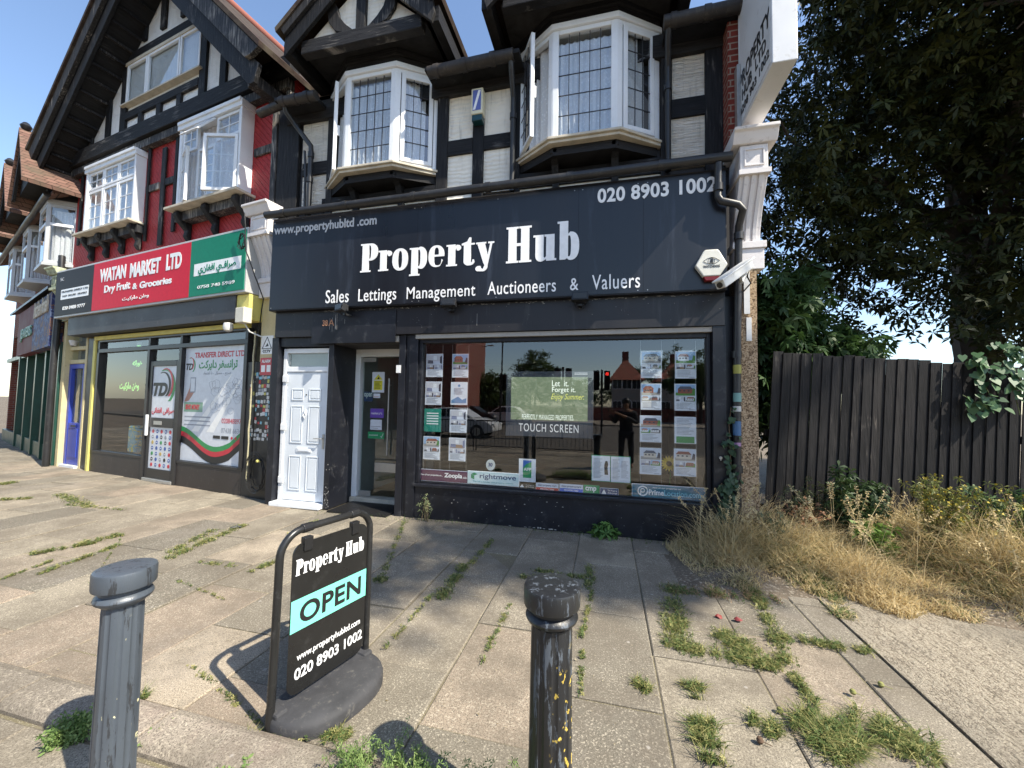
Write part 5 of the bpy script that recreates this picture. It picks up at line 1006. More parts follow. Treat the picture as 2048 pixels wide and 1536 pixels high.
# pillar between the shops, covered with stickers and cables
PL('pillar', PLAST, -.80, -.0, .0, .25, 0, 2.2); PL('pillar', CREAMY, -.50, -.02, .0, .25, 2.2, 3.35)
CL = thing('scrolled_bracket', None, None, (0, 0, 0)); CL.parent = NB; MW[CL.name] = MW[NB.name]
console(FL, -.52, -.05, CL, 4.66, 3.45, .30)
CRL = thing('scrolled_bracket', None, None, (0, 0, 0)); CRL.parent = NB; MW[CRL.name] = MW[NB.name]
console(FL, -7.28, -6.95, CRL, 4.45, 3.5, .28, paint('peeling_green', (.36, .40, .28), .8, .5, 9, .5, 40, ((.55, .42, .30), .9)))
rs = random.Random(11); cols_ = [flat('sticker_'+n, c, .5) for n, c in (('pale', (.6, .6, .58)), ('cyan', (.25, .5, .6)), ('yellow_mini', (.55, .5, .12)), ('grey', (.35, .36, .38)), ('red_mini', (.45, .05, .05)), ('paper', (.5, .47, .42)))]
k = 0
for z in np.arange(.95, 2.15, .066):
    for x in np.arange(-.66, -.10, .065):
        if rs.random() < .62 and k < 95:
            k += 1; w_ = rs.uniform(.020, .034); h_ = rs.uniform(.018, .030); xx = x+rs.uniform(-.012, .012); zz = z+rs.uniform(-.012, .012); a = rs.uniform(-.25, .25)
            m = MB(FL); m.prism([(xx+cx_*w_-cz_*h_*a, zz+cz_*h_+cx_*w_*a) for cx_, cz_ in ((-1, -1), (1, -1), (1, 1), (-1, 1))], -.0015-.0008*(k % 3), -.0003); m.build('pillar_sticker', cols_[rs.choice([0, 0, 0, 5, 3, 1, 2, 4])], NB)
for i, (z0, z1, mt, lab) in enumerate([(2.32, 2.62, LT, 'white warning sign with a black triangle on the cream pillar between the shops'), (1.98, 2.26, PRED, 'red notice plate with white print on the pillar between the shops')]):
    t = thing('warning_sign', lab, 'sign', tuple(FL.M @ Vector((-.32, 0, z0))), -8.75); x0, x1 = -.47, -.19
    MB(FL).box(x0, x1, -.008, -.001, z0, z1).build('plate', mt, t)
    if i == 0:
        m = MB(FL)
        for a, b in (((x0+.03, z0+.09), (x1-.03, z0+.09)), ((x0+.03, z0+.09), ((x0+x1)/2, z1-.02)), ((x1-.03, z0+.09), ((x0+x1)/2, z1-.02))): m.tube([(a[0], -.010, a[1]), (b[0], -.010, b[1])], .005, 5)
        m.prism([((x0+x1)/2-.04, z0+.12), ((x0+x1)/2+.04, z0+.13), ((x0+x1)/2+.01, z0+.18)], -.0105, -.0085); m.build('triangle', BLK, t); text(FL, -.009, 'CCTV', (x0+.05, z0+.025), (x1-.05, z0+.07), BLK, t, .02, local=True)
    else:
        text(FL, -.009, 'ALARM', (x0+.04, z1-.08), (x1-.04, z1-.03), LT, t, .02, local=True); m = MB(FL); m.box(x0+.03, x0+.12, -.0105, -.0085, z0+.05, z0+.16); m.box(x1-.12, x1-.03, -.0105, -.0085, z0+.05, z0+.16); m.build('print', LT, t)
t = thing('junction_box', 'white junction box with conduit at the right end of the grocery sign', 'junction box', tuple(FL.M @ Vector((-.62, -.3, 2.78)))); m = MB(FL); m.box(-.60, -.40, -.36, -.225, 2.78, 3.02); m.build('case', flat('box_ivory', (.58, .55, .46)), t, bevel=.01); m = MB(FL); m.tube([(-.5, -.28, 2.79), (-.48, -.2, 2.66), (-.30, -.12, 2.58)], .012, 8); m.lathe([(.02, 2.66), (.06, 2.68), (.075, 2.74), (.06, 2.80), (.02, 2.81)], (-.85, -.30, 0), 14); m.build('conduit', flat('conduit_white', (.5, .5, .48)), t, smooth=True)
YC = paint('dirty_conduit', (.42, .38, .24), .6, .25, 8); 
def cable(pts, r, mat, lab, seed=0, nm='cable', wob=.012, fr=FL):
    rg = random.Random(seed); o = []
    for i in range(len(pts)-1):
        a, b = Vector(pts[i]), Vector(pts[i+1])
        for k in range(6): q = a.lerp(b, k/6); o.append(q+Vector((rg.uniform(-wob, wob), rg.uniform(-wob*.3, wob*.3), 0)))
    o.append(Vector(pts[-1])); m = MB(fr); m.tube(o, r, 7); ob = m.build(nm, mat, smooth=True); return tag(ob, lab, 'cable')
cable([(-.63, -.03, .25), (-.62, -.03, 1.5), (-.60, -.03, 2.7)], .014, YC, 'dirty yellow conduit running up the sticker covered pillar', 1, 'conduit')
cable([(-.55, -.03, .3), (-.52, -.03, 1.4), (-.56, -.04, 2.2), (-.35, -.10, 3.2), (-.42, -.36, 3.9), (-.44, -.40, 4.5)], .009, BLK, 'thin black cable up the pillar to the left scrolled bracket', 2)
cable([(-.06, -.03, .30), (-.05, -.03, 1.4), (-.06, -.03, 2.3)], .016, flat('peeling_white', (.45, .42, .40)), 'peeling white pipe at the right edge of the sticker covered pillar', 3, 'old_pipe')
cable([(.06, -.04, .9), (.07, -.05, 1.6), (.10, -.06, 2.0), (.08, -.06, 2.5)], .010, flat('cable_white', (.6, .6, .58)), 'white cable hanging beside the white door', 4, wob=.02)
t = thing('cable_coil', 'messy coil of black cable with yellow tape at the foot of the pillar', 'cable', tuple(FL.M @ Vector((-.35, -.1, .05))), -8.75)
rg = random.Random(5)
for k in range(6):
    cx_, cz_, rr0 = -.36+rg.uniform(-.03, .03), .40+rg.uniform(-.04, .04), .24+.024*k; m = MB(FL); m.tube([(cx_+rr0*.62*math.cos(a*.2618)+rg.uniform(-.008, .008), -.04-.012*k+rg.uniform(-.01, .01), cz_+rr0*.9*math.sin(a*.2618)) for a in range(24)], .0055, 6, True); m.build('cable_loop', BLK, t, smooth=True)
m = MB(FL); m.box(-.29, -.25, -.13, -.06, .60, .64); m.build('tape', YEL, t, bevel=.01)
t = MB(FL); pts = []
rg = random.Random(9)
for k in range(5):
    for a in range(10): pts.append((-.46+.07*math.cos(a*.628)+rg.uniform(-.02, .02), -.40+rg.uniform(-.02, .02), 4.05+.12*math.sin(a*.628)+rg.uniform(-.02, .02)))
t.tube(pts, .006, 5); tag(t.build('cable_bundle', BLK), 'tangled bundle of black cable on the left scrolled bracket', 'cable')
# small building gutters etc
m = MB(FL); m.tube([(-.35, -.30, 6.15), (.35, -.30, 6.17)], .065, 12); m.build('gutter', CAST, NB, smooth=True)
# ============================================================ THIRD BUILDING (frame FT)
AGED = paint('aged_white_frame', (.42, .43, .44), .4, .1)
TB = thing('corner_shop_building', 'farther shop with green shopfront, burgundy and blue sign, white bay windows and orange tiled gables', 'building', tuple(FT.M @ Vector((-2.5, 0, 0))), -19)
def PT(name, mat, x0, x1, y0, y1, z0, z1, bevel=.004): return MB(FT).box(x0, x1, y0, y1, z0, z1).build(name, mat, TB, bevel=bevel)
GRND = paint('dark_green_paint', (.012, .055, .04), .35, .2, 3); BR2 = brick('dark_brick', (.16, .045, .03), (.24, .07, .045), (.2, .18, .15)); BURG = paint('burgundy_panel', (.11, .022, .026), .6, .12, 2, .03, 30, None, .15)
m = MB(FT); m.box(-9, 0, .1, .3, 3.6, 6.6); m.box(-9, 0, 5.8, 6, 0, 6.6); m.box(-9.2, -9, .1, 6, 0, 6.6); m.box(-9, 0, .75, .8, 0, 3.5); m.build('wall', BR2, TB)
for x in (0-.12, -1.0, -1.65, -3.0, -4.4, -5.9): PT('green_post', GRND, x-.08, x+.08, -.04, .1, 0, 2.75)
PT('stallriser', GRND, -9, -.04, .0, .1, 0, .38); PT('lintel', GRND, -9, -.04, -.02, .1, 2.70, 2.82)
for x0, x1 in ((-.92, -.2), (-1.57, -1.08), (-2.92, -1.73), (-4.32, -3.08), (-5.82, -4.48)): MB(FT).box(x0, x1, .05, .056, .38, 2.7).build('pane', GLASSL, TB)
m = MB(FT); m.tube([(-.0, -.12, 0), (-.0, -.12, 2.2), (.0, -.10, 4.2), (-.1, -.1, 4.8)], .06, 12); m.build('downpipe', PLAST, TB, smooth=True)
t = thing('neighbour_sign', 'burgundy shop sign with pale metal letters and a blue scenic panel at the far left', 'sign', tuple(FT.M @ Vector((-2.5, -.15, 2.8))), -19)
MB(FT).box(-4.9, -2.35, -.2, .0, 2.70, 3.95).build('burgundy_panel', BURG, t); MB(FT).box(-2.349, -.12, -.2, .0, 2.70, 3.95).build('blue_panel', photo('scenic_print', [(.02, .03, .09), (.10, .13, .22), (.03, .04, .12), (.16, .09, .07), (.04, .05, .10), (.30, .36, .42)], 3.5), t)
text(FT, -.205, 'JEWERS', (-4.1, 3.05), (-2.4, 3.40), flat('mint_letters', (.20, .36, .30)), t, .01, th=.03, local=True); text(FT, -.205, 'kitchen hotel', (-2.1, 3.52), (-.4, 3.92), SILL, t, .02, th=.03, local=True)
m = MB(FT); m.prismx([(-.28, 4.0), (-.28, 4.06), (.1, 4.28), (.1, 4.2)], -6, -.1); m.build('lean_to_roof', PLAST, TB)
m = MB(FT); m.box(-.7, -.1, -.18, .1, 3.96, 4.3); m.build('timber_end', TIM, TB)
for i, cx in enumerate((-.75, -3.3, -6.0)):
    bw = thing('bay_window', None, None, (0, 0, 0)); bw.parent = TB; MW[bw.name] = MW[TB.name]
    o = [(cx-.75, .1), (cx-.45, -.35), (cx+.45, -.35), (cx+.75, .1)]
    m = MB(FT); m.prismz([(x*1.0+(x-cx)*.08, y-.03) for x, y in o], 4.55, 4.62); m.build('sill', AGED, bw, bevel=.006); m = MB(FT); m.prismz([(x+(x-cx)*.04, y-.01) for x, y in o], 6.0, 6.1); m.build('head_trim', AGED, bw, bevel=.006)
    for a, b in zip(o, o[1:]):
        A1 = FT.M @ Vector((a[0], a[1], 0)); B1 = FT.M @ Vector((b[0], b[1], 0)); f = Frame(A1, math.degrees(math.atan2(B1.y-A1.y, B1.x-A1.x))); W = (B1-A1).length
        sash(f, 0, W, 4.62, 6.0, 0, bw, 1, 1, 'sash', .07, wm=AGED); MB(f).box(.07, W-.07, -.005, .05, 5.5, 5.56).build('transom', WHITE, bw); wavy(f, .05, W-.05, 4.66, 5.9, .15, .02, 5, parent=bw)
    m = MB(FT); m.prismz([(x+(x-cx)*.1, y-.02) for x, y in o], 6.1, 6.35); m.build('head_board', SOFF, bw)
    hw = .88; zb = 6.35; yg = -.75; zt = zb+hw*1.45
    m = MB(FT); m.prism([(cx-hw+.1, zb), (cx+hw-.1, zb), (cx, zt-.1)], yg+.1, .1); m.build('gable', SOFF, TB)
    for s_ in (-1, 1):
        m = MB(FT); m.prism([(cx+s_*(hw+.08), zb-.12), (cx, zt), (cx, zt-.28), (cx+s_*(hw-.10), zb-.12)], yg, yg+.05); m.build('bargeboard', TIM, TB)
        m = MB(FT); m.prism([(cx+s_*(hw+.2), zb-.22), (cx, zt), (cx, zt+.07), (cx+s_*(hw+.22), zb-.14)], yg-.05, 4.0); m.build('gable_roof', TILEO, TB)
    m = MB(FT); m.lathe([(.03, zt+.04), (.08, zt+.08), (.10, zt+.14), (.05, zt+.22), (.02, zt+.24)], (cx, yg+.05, 0), 12); m.build('finial', PLAST, TB, smooth=True)
m = MB(FT); m.prismx([(-.35, 6.15), (2.6, 7.6), (2.6, 7.5), (-.35, 6.07)], -9, .2); m.prismx([(2.6, 7.6), (5.6, 6.1), (5.6, 6.0), (2.6, 7.5)], -9, .2); m.build('roof', TILEO, TB)
m = MB(FT); m.tube([(-9, -.40, 6.1), (-.0, -.40, 6.1)], .06, 10); m.build('gutter', PLAST, TB, smooth=True)
# a yellow-black sticker on its post
p = gz(-10, 905)
# ============================================================ STREET FURNITURE IN FRONT
def bollard(x, y, h, mat_, lab, k=1.0, k2=1.0):
    t = thing('bollard', lab, 'bollard', (x, y, 0), group='fluted cast iron bollards along the kerb')
    def fl(a, z): return 1-.075*max(0, math.cos(a*10))**.7
    n = 80
    m = MB(); m.lathe([(.092*k, 0), (.092*k, .10), (.080*k2, .13), (.078*k2, .16)], (x, y, 0), 40); m.build('base', mat_, t, smooth=True)
    m = MB(); m.lathe([(.078*k2, .161), (.076*k2, .35), (.073*k2, h-.16), (.071*k2, h-.135)], (x, y, 0), n, flute=fl); m.build('shaft', mat_, t, smooth=True)
    m = MB(); m.lathe([(.070*k, h-.134), (.076*k, h-.128), (.090*k, h-.118), (.094*k, h-.108), (.090*k, h-.098), (.078*k, h-.090), (.077*k, h-.078)], (x, y, 0), 40); m.build('collar', mat_, t, smooth=True)
    m = MB(); m.lathe([(.085*k, h-.077), (.099*k, h-.070), (.101*k, h-.064), (.101*k, h-.012), (.098*k, h-.005), (.085*k, h-.001), (.05*k, h), (.0, h+.001)], (x, y, 0), 48); m.build('cap', mat_, t, smooth=True); return t
def bpaint(name, c, chip, lich, k1, k2):
    t = NT(name); f = t.noise(3, 4); col = t.ramp(f, [(.3, mul(c, .85)), (.7, mul(c, 1.15))])
    s1 = t.mapping((10, 10, 1.6)); n1 = t.noise(3.5, 9, .72, s1); col = t.mix(t.ramp(n1, [(k1, 0.0), (k1+.015, 1.0)]), col, chip)
    n2 = t.noise(34, 6, .6, t.mapping((1, 1, .7))); sp = t.n('ShaderNodeSeparateXYZ'); t.l(t.obj, sp.inputs[0]); mk_ = t.math('MULTIPLY', t.ramp(sp.outputs[2], [(.66, 1.0), (.78, 0.0)]), t.ramp(sp.outputs[0], [(.005, 0.0), (.03, 1.0)])); col = t.mix(t.math('MULTIPLY', mk_, t.ramp(n2, [(k2, 0.0), (k2+.02, 1.0)])), col, lich)
    n3 = t.noise(9, 8, .75); col = t.mix(t.ramp(n3, [(.70, 0.0), (.73, 1.0)]), col, (.10, .045, .025))
    return t.out(col, t.ramp(n1, [(.4, .28), (.7, .6)]), t.bump(n1, .35, .004, t.bump(t.noise(70, 3), .12, .003)), .5)
bollard(-1.80, 1.14, .945, bpaint('grey_bollard_paint', (.065, .078, .095), (.03, .033, .038), (.62, .58, .36), .575, .66), 'blue grey fluted bollard in the left foreground with small paint chips', .93, .84)
bollard(-.185, 1.425, .955, bpaint('black_bollard_paint', (.016, .017, .019), (.085, .10, .12), (.58, .42, .08), .565, .60), 'worn black fluted bollard in the centre foreground, patched with yellow lichen')
# swing sign
AX, AY = -1.555, 1.625; BX, BY = -1.415, 2.165
SWA = math.degrees(math.atan2(BY-AY, BX-AX)); FS2 = Frame((AX, AY, 0), SWA); WL = math.hypot(BX-AX, BY-AY)
t = thing('pavement_sign', 'black swinging pavement sign with OPEN on a mint band, tubular frame and rubber base', 'pavement sign', ((AX+BX)/2, (AY+BY)/2, 0), SWA)
HT = .93; rc = .12
pts = [(-.012, 0, .003), (-.006, 0, .3), (0, 0, HT-rc)]+[(rc-rc*math.cos(R(q)), 0, HT-rc+rc*math.sin(R(q))) for q in range(10, 91, 10)]+[(WL-rc+rc*math.sin(R(q)), 0, HT-rc+rc*math.cos(R(q))) for q in range(0, 91, 10)]+[(WL, 0, .04)]
m = MB(FS2); m.tube(pts, .019, 14); m.build('tube_frame', paint('satin_black_tube', (.018, .018, .018), .30, .2, 4, .03, 50, ((.08, .08, .08), .4)), t, smooth=True)
RUB = paint('rubber_base', (.045, .045, .048), .75, .25, 8, .25, 90, ((.15, .14, .12), .5))
def stad(h0, h1, gx, gy, cz=0):
    o = []; n = 40
    for i in range(n):
        a = math.tau*i/n; o.append((WL/2+(WL/2+gx)*math.copysign(abs(math.cos(a))**.8, math.cos(a)), (gy if math.sin(a) < 0 else gy*.42)*math.copysign(abs(math.sin(a))**.8, math.sin(a))))
    return o
m = MB(FS2); prof = [(0, .02, .27), (.05, .02, .27), (.068, .015, .262), (.080, .0, .24), (.084, -.02, .21)]
vs = []; n = 40
for z, gx, gy in prof:
    vs += [(x, y, z) for x, y in stad(0, 0, gx, gy)]
fs = [(i*n+k, i*n+(k+1) % n, (i+1)*n+(k+1) % n, (i+1)*n+k) for i in range(len(prof)-1) for k in range(n)]+[tuple(range(n-1, -1, -1)), tuple(range(4*n, 5*n))]
m.add(vs, fs); m.build('base', RUB, t, smooth=True)
m = MB(FS2); m.box(-.01, .05, -.05, .05, .03, .095); m.build('frame_socket', RUB, t, bevel=.01); m = MB(FS2); m.box(WL-.05, WL+.01, -.05, .05, .03, .095); m.build('frame_socket', RUB, t, bevel=.01)
PB = paint('sign_panel_black', (.014, .014, .014), .28, .2, 3, .02, 40, ((.06, .06, .06), .3))
x0, x1, z0, z1 = .075, WL-.035, .108, HT-.07; r_ = .055
def rrect(x0, x1, z0, z1, r): return arc(x1-r, z1-r, r, r, 0, 90, 6)+arc(x0+r, z1-r, r, r, 90, 180, 6)+arc(x0+r, z0+r, r, r, 180, 270, 6)+arc(x1-r, z0+r, r, r, 270, 360, 6)
x0 = .062; x1 = WL-.03
m = MB(FS2); m.prism(rrect(x0, x1, z0, z1, r_), -.012, -.004); pn = m.build('sign_panel', PB, t)
H2 = z1-z0; MINT = flat('mint_band', (.20, .72, .55), .35)
zb0, zb1 = z0+H2*.42, z0+H2*.63
MB(FS2).box(x0-.0005, x1+.0005, -.0145, -.0121, zb0, zb1).build('mint_band', MINT, t)
W2 = x1-x0
text(FS2, -.0150, 'OPEN', (x0+.10*W2, zb0+.035*H2), (x0+.92*W2, zb1-.035*H2), BLK, t, .025, 1.05, .0012, local=True)
slabtext(FS2, -.0125, 'Property Hub', (x0+.035*W2, z0+H2*.765), (x0+.95*W2, z0+H2*.90), LETW, t, .0012, local=True)
text(FS2, -.0125, 'www.propertyhubltd.com', (x0+.09*W2, z0+H2*.205), (x0+.93*W2, z0+H2*.265), LETW, t, .01, 1, .0012, local=True)
text(FS2, -.0125, '020 8903 1002', (x0+.07*W2, z0+H2*.095), (x0+.97*W2, z0+H2*.17), LETW, t, .02, 1, .0012, local=True)
for xx in (.14, WL-.12):
    m = MB(FS2); m.box(xx-.025, xx+.025, -.022, .012, HT-.115, HT-.045); m.tube([(xx-.03, 0, HT), (xx+.03, 0, HT)], .024, 12); m.build('clip', BLK, t, bevel=.004)
# ============================================================ FENCE
FF = Frame((1.80, 5.32, 0), 2.0)
t = thing('fence', 'tall weathered black close boarded fence leaning slightly, right of the shop', 'fence', (5, 5.5, 0), 2)
WOOD = timber('fence_board', (.0095, .009, .0095), (.11, .10, .09), .70)
fr_ = random.Random(3); x = .03; k = 0; LEAN = math.tan(R(3.6))
while x < 9.5:
    wd = .108+fr_.uniform(-.004, .006); top = 2.285-x*.082+fr_.uniform(-.012, .014); y0 = (0 if k % 2 else .0)+fr_.uniform(-.004, .004); l = LEAN+fr_.uniform(-.004, .004)
    m = MB(FF); a = x; th0, th1 = .010, .022    # feather edged: thick on one side, overlapping the next
    vs = []
    for (z, dx) in ((-.1, 0), (top, l*(top+.1))):
        vs += [(a+dx-.006, y0-.018, z), (a+wd+dx, y0-.004, z), (a+wd+dx, y0+.008, z), (a+dx-.006, y0-.006, z)]
    m.add(vs, [(0, 1, 5, 4), (1, 2, 6, 5), (2, 3, 7, 6), (3, 0, 4, 7), (4, 5, 6, 7), (3, 2, 1, 0)]); m.build('fence_board', WOOD, t, bevel=.002); x += wd-.003; k += 1
m = MB(FF); m.box(0, 9.4, .04, .10, .35, .43); m.box(.1, 9.4, .04, .10, 1.25, 1.33); m.build('rail', WOOD, t)
m = MB(FF); a = FF.px(1804, 753, -.04); m.lathe([(.014, 0), (.011, .004)], (0, 0, 0), 12); m.v = [FF.M @ Vector((a[0]+v.x, -.032-v.z, a[1]+v.y)) for v in m.v]; m.build('white_disc', LT, t)
# ============================================================ FOLIAGE
def leafmat(name, c1, c2, sp=.35, rough=.5, tr=.25):
    t = NT(name); a = t.n('ShaderNodeAttribute'); a.attribute_name = 'tone'; col = t.ramp(a.outputs['Fac'], [(0, c1), (1, c2)])
    t.out(col, rough, None, sp); t.t.nodes['Material Output']
    tl = t.n('ShaderNodeBsdfTranslucent'); t.l(col, tl.inputs[0]); mx = t.n('ShaderNodeMixShader'); mx.inputs[0].default_value = tr
    t.l(t.b.outputs[0], mx.inputs[1]); t.l(tl.outputs[0], mx.inputs[2]); t.l(mx.outputs[0], t.t.nodes['Material Output'].inputs[0]); return t.m
def npmesh(name, V, nper, mats, parent=None, tone=None, tri=False):
    """V: (faces, nper, 3) world points, one face each"""
    nf = V.shape[0]; me = bpy.data.meshes.new(name); P_ = V.reshape(-1, 3)
    if parent is not None: T = np.array(MW[parent.name].inverted())
    else: c = P_.mean(0); c[2] = P_[:, 2].min(); T = np.eye(4); T[:3, 3] = -c
    P_ = P_ @ T[:3, :3].T+T[:3, 3]
    me.vertices.add(len(P_)); me.vertices.foreach_set('co', P_.astype(np.float32).ravel()); me.loops.add(len(P_)); me.loops.foreach_set('vertex_index', np.arange(len(P_), dtype=np.int32))
    me.polygons.add(nf); me.polygons.foreach_set('loop_start', np.arange(nf, dtype=np.int32)*nper); me.update(calc_edges=True)
    if tone is not None: at = me.attributes.new('tone', 'FLOAT', 'FACE'); at.data.foreach_set('value', tone.astype(np.float32))
    o = link(name, me, mats, parent)
    if parent is None: o.location = tuple(c); MW[o.name] = Matrix.Translation(Vector(tuple(c)))
    return o
def leaves(centres, size, nl=5, spread=1.0, droop=.5, width=.30, rng=RNG, flatup=.6):
    """palmate clusters: nl leaflets fanned round each centre"""
    n = len(centres); ax = rng.normal(size=(n, 3)); ax /= np.linalg.norm(ax, axis=1)[:, None]; ax[:, 2] = np.abs(ax[:, 2])*flatup+.35; ax /= np.linalg.norm(ax, axis=1)[:, None]
    u = np.cross(ax, rng.normal(size=(n, 3))); u /= np.linalg.norm(u, axis=1)[:, None]; v = np.cross(ax, u); out = []
    s = size*rng.uniform(.7, 1.25, n)
    for k in range(nl):
        a = (k-(nl-1)/2)*(2*math.pi*spread/max(nl, 1))+rng.normal(0, .12, n); d = u*np.cos(a)[:, None]+v*np.sin(a)[:, None]-ax*droop*.5; d /= np.linalg.norm(d, axis=1)[:, None]
        sd = np.cross(ax, d); sd /= np.linalg.norm(sd, axis=1)[:, None]; L = s*rng.uniform(.8, 1.1, n)
        p0 = centres; tip = p0+d*L[:, None]; tip[:, 2] -= droop*L*.35; mid = p0+d*(L*.62)[:, None]; w_ = (L*width*.5)[:, None]*sd
        out.append(np.stack([p0, mid+w_, tip, mid-w_], 1))
    V = np.concatenate(out, 0); return V, np.tile(rng.random(n), nl)
def limb(m, p, q, r0, r1, sag=.1, seg=6, rng=random):
    p = Vector(p); q = Vector(q); pts = []; rs_ = []
    for i in range(seg+1):
        u = i/seg; pts.append(p.lerp(q, u)+Vector((rng.uniform(-.08, .08), rng.uniform(-.08, .08), sag*math.sin(u*math.pi)+rng.uniform(-.05, .05)))*(1 if 0 < i < seg else 0)); rs_.append(r0+(r1-r0)*u)
    m.tube(pts, rs_, 9); return pts
BARK = paint('bark', (.055, .042, .032), .9, .35, 6, .9, 25)
# big horse chestnut behind the fence
T1 = thing('horse_chestnut_tree', 'huge dark leafy horse chestnut tree towering over the fence with sky gaps', 'tree', (7.6, 10.2, 0))
lr = random.Random(21); m = MB(); tp = limb(m, (7.6, 10.2, -.1), (7.3, 9.9, 5.5), .42, .30, 0, 8, lr); ends = []
limb(m, (7.3, 9.9, 5.45), (7.6, 9.8, 12.5), .30, .08, .2, 8, lr)
for tgt in [(3.6, 8.6, 6.5), (4.4, 8.6, 9.5), (9.8, 7.6, 6.0), (11.5, 9.5, 8), (6.3, 6.8, 9.0), (5.9, 5.6, 7.6), (8.6, 5.8, 8.0), (6.4, 11.5, 9), (9.5, 8.2, 11), (5.2, 9.0, 4.6)]:
    st = Vector(tp[lr.randint(3, 8)]).lerp(Vector((7.5, 9.85, 8)), lr.random()*.6); pts = limb(m, st, tgt, .16, .05, .5, 7, lr)
    for k in range(5):
        b = pts[lr.randint(3, 7)]; e = b+Vector((lr.uniform(-1.4, 1.4), lr.uniform(-1.4, 1.4), lr.uniform(-.9, 1.0))); limb(m, b, e, .045, .012, .1, 4, lr); ends.append(e)
m.build('trunk', BARK, T1, smooth=True)
def blobs(spec, n, rng, shell=.55):
    tot = sum(s[6] if len(s) > 6 else s[3]*s[4]*s[5] for s in spec); C = []
    for s in spec:
        wv = (s[6] if len(s) > 6 else s[3]*s[4]*s[5])/tot; k = int(n*wv); d = rng.normal(size=(k, 3)); d /= np.linalg.norm(d, axis=1)[:, None]; r = rng.random(k)**(1/2.2)
        C.append(np.array(s[:3])+d*r[:, None]*np.array(s[3:6]))
    return np.concatenate(C, 0)
def clump(C, rng, k=14, s=.28):                       # gather leaves into twig clusters, leaving gaps
    seeds = C[rng.choice(len(C), len(C)//k, replace=False)]; out = np.repeat(seeds, k, 0)+rng.normal(0, s, (len(seeds)*k, 3))*np.array([1, 1, .62]); return out
r1 = np.random.default_rng(5)
def lump(C, f, k, ph):
    q = np.sin(C[:, 0]*f+ph)*np.sin(C[:, 1]*f*1.1+ph*2)*np.sin(C[:, 2]*f*.9+ph*3)+.55*np.sin(C[:, 0]*f*2.3+C[:, 2]*f*1.9+ph)*np.sin(C[:, 1]*f*2.1-C[:, 2]*f*2.6)
    return C[q > k]
spec = [(8.2, 9.3, 8.6, 4.6, 3.2, 3.8), (4.9, 8.8, 7.6, 1.9, 1.9, 3.2), (4.6, 8.8, 4.1, 1.3, 1.4, 1.6), (9.6, 7.8, 5.2, 3.0, 2.0, 2.6), (6.6, 7.0, 8.8, 2.8, 1.8, 2.2), (7.6, 8.6, 4.8, 2.6, 1.8, 1.7), (12.5, 9.5, 7, 3.4, 3.0, 4.2), (8.4, 8.4, 3.6, 2.6, 1.2, 1.2), (11.0, 8.4, 4.2, 2.4, 1.2, 1.8), (4.0, 8.4, 5.2, 1.2, 1.2, 1.6), (6.9, 7.5, 3.1, 1.3, .6, 1.0), (8.6, 7.4, 3.1, 1.5, .6, 1.0), (5.7, 7.1, 3.4, .9, .5, 1.0), (3.8, 7.9, 3.6, .8, .6, .6), (3.2, 8.0, 5.4, .7, .9, 1.9), (5.6, 6.6, 10.5, 2.2, 2, 2.0), (9.8, 6.2, 8.8, 2.6, 1.8, 2.4)]
C = clump(blobs(spec, 64000, r1), r1, 14, .26); C = C[C[:, 2] > np.where((C[:, 0]/C[:, 1] > .55) & (C[:, 0]/C[:, 1] < .67), 3.05, 2.2)+.35*np.sin(C[:, 0]*2.1)]; C = lump(C, 1.9, -.22, .7)
# window of sky above the fence
def hole(C, px0, py0, rx, ry):
    c = C-np.array(CAM); d = c@np.array(CF); X = 1024+F*(c@np.array(CR))/d; Y = 768-F*(c@np.array(CU))/d; return C[((X-px0)/rx)**2+((Y-py0)/ry)**2 > 1]
V, tn = leaves(C, .155, 5, .85, .55, .36, r1)
LF = leafmat('chestnut_leaf', (.012, .019, .005), (.045, .052, .012), .22, .55, .12)
npmesh('crown', V, 4, LF, T1, tn)
r2 = np.random.default_rng(6)
T1b = thing('horse_chestnut_tree', 'roadside tree right of the view whose crown shades the paving before the window', 'tree', (12.6, 1.2, 0)); m = MB(); limb(m, (12.6, 1.2, -.1), (12.2, 1.0, 7.5), .30, .2, 0, 8, lr); limb(m, (12.2, 1.0, 7.4), (10.2, .3, 12.6), .06, .03, .3, 7, lr); limb(m, (12.2, 1.0, 7.4), (11.4, .9, 12.8), .05, .03, .2, 7, lr); m.build('trunk', BARK, T1b, smooth=True)
C = clump(blobs([(10.2, .15, 12.5, 1.5, .75, .7), (11.3, 1.0, 12.9, .8, .5, .5), (8.5, -.75, 12.2, .7, .35, .4)], 2300, r2), r2, 12, .24); V, tn = leaves(C, .22, 6, .95, .55, .32, r2); npmesh('crown', V, 4, LF, T1b, tn)
C = clump(blobs([(6.9, 5.3, 8.6, 1.6, 1.6, 1.1)], 1200, r2), r2, 12, .22); V, tn = leaves(C, .18, 6, .95, .55, .32, r2); npmesh('crown', V, 4, LF, T1, tn)
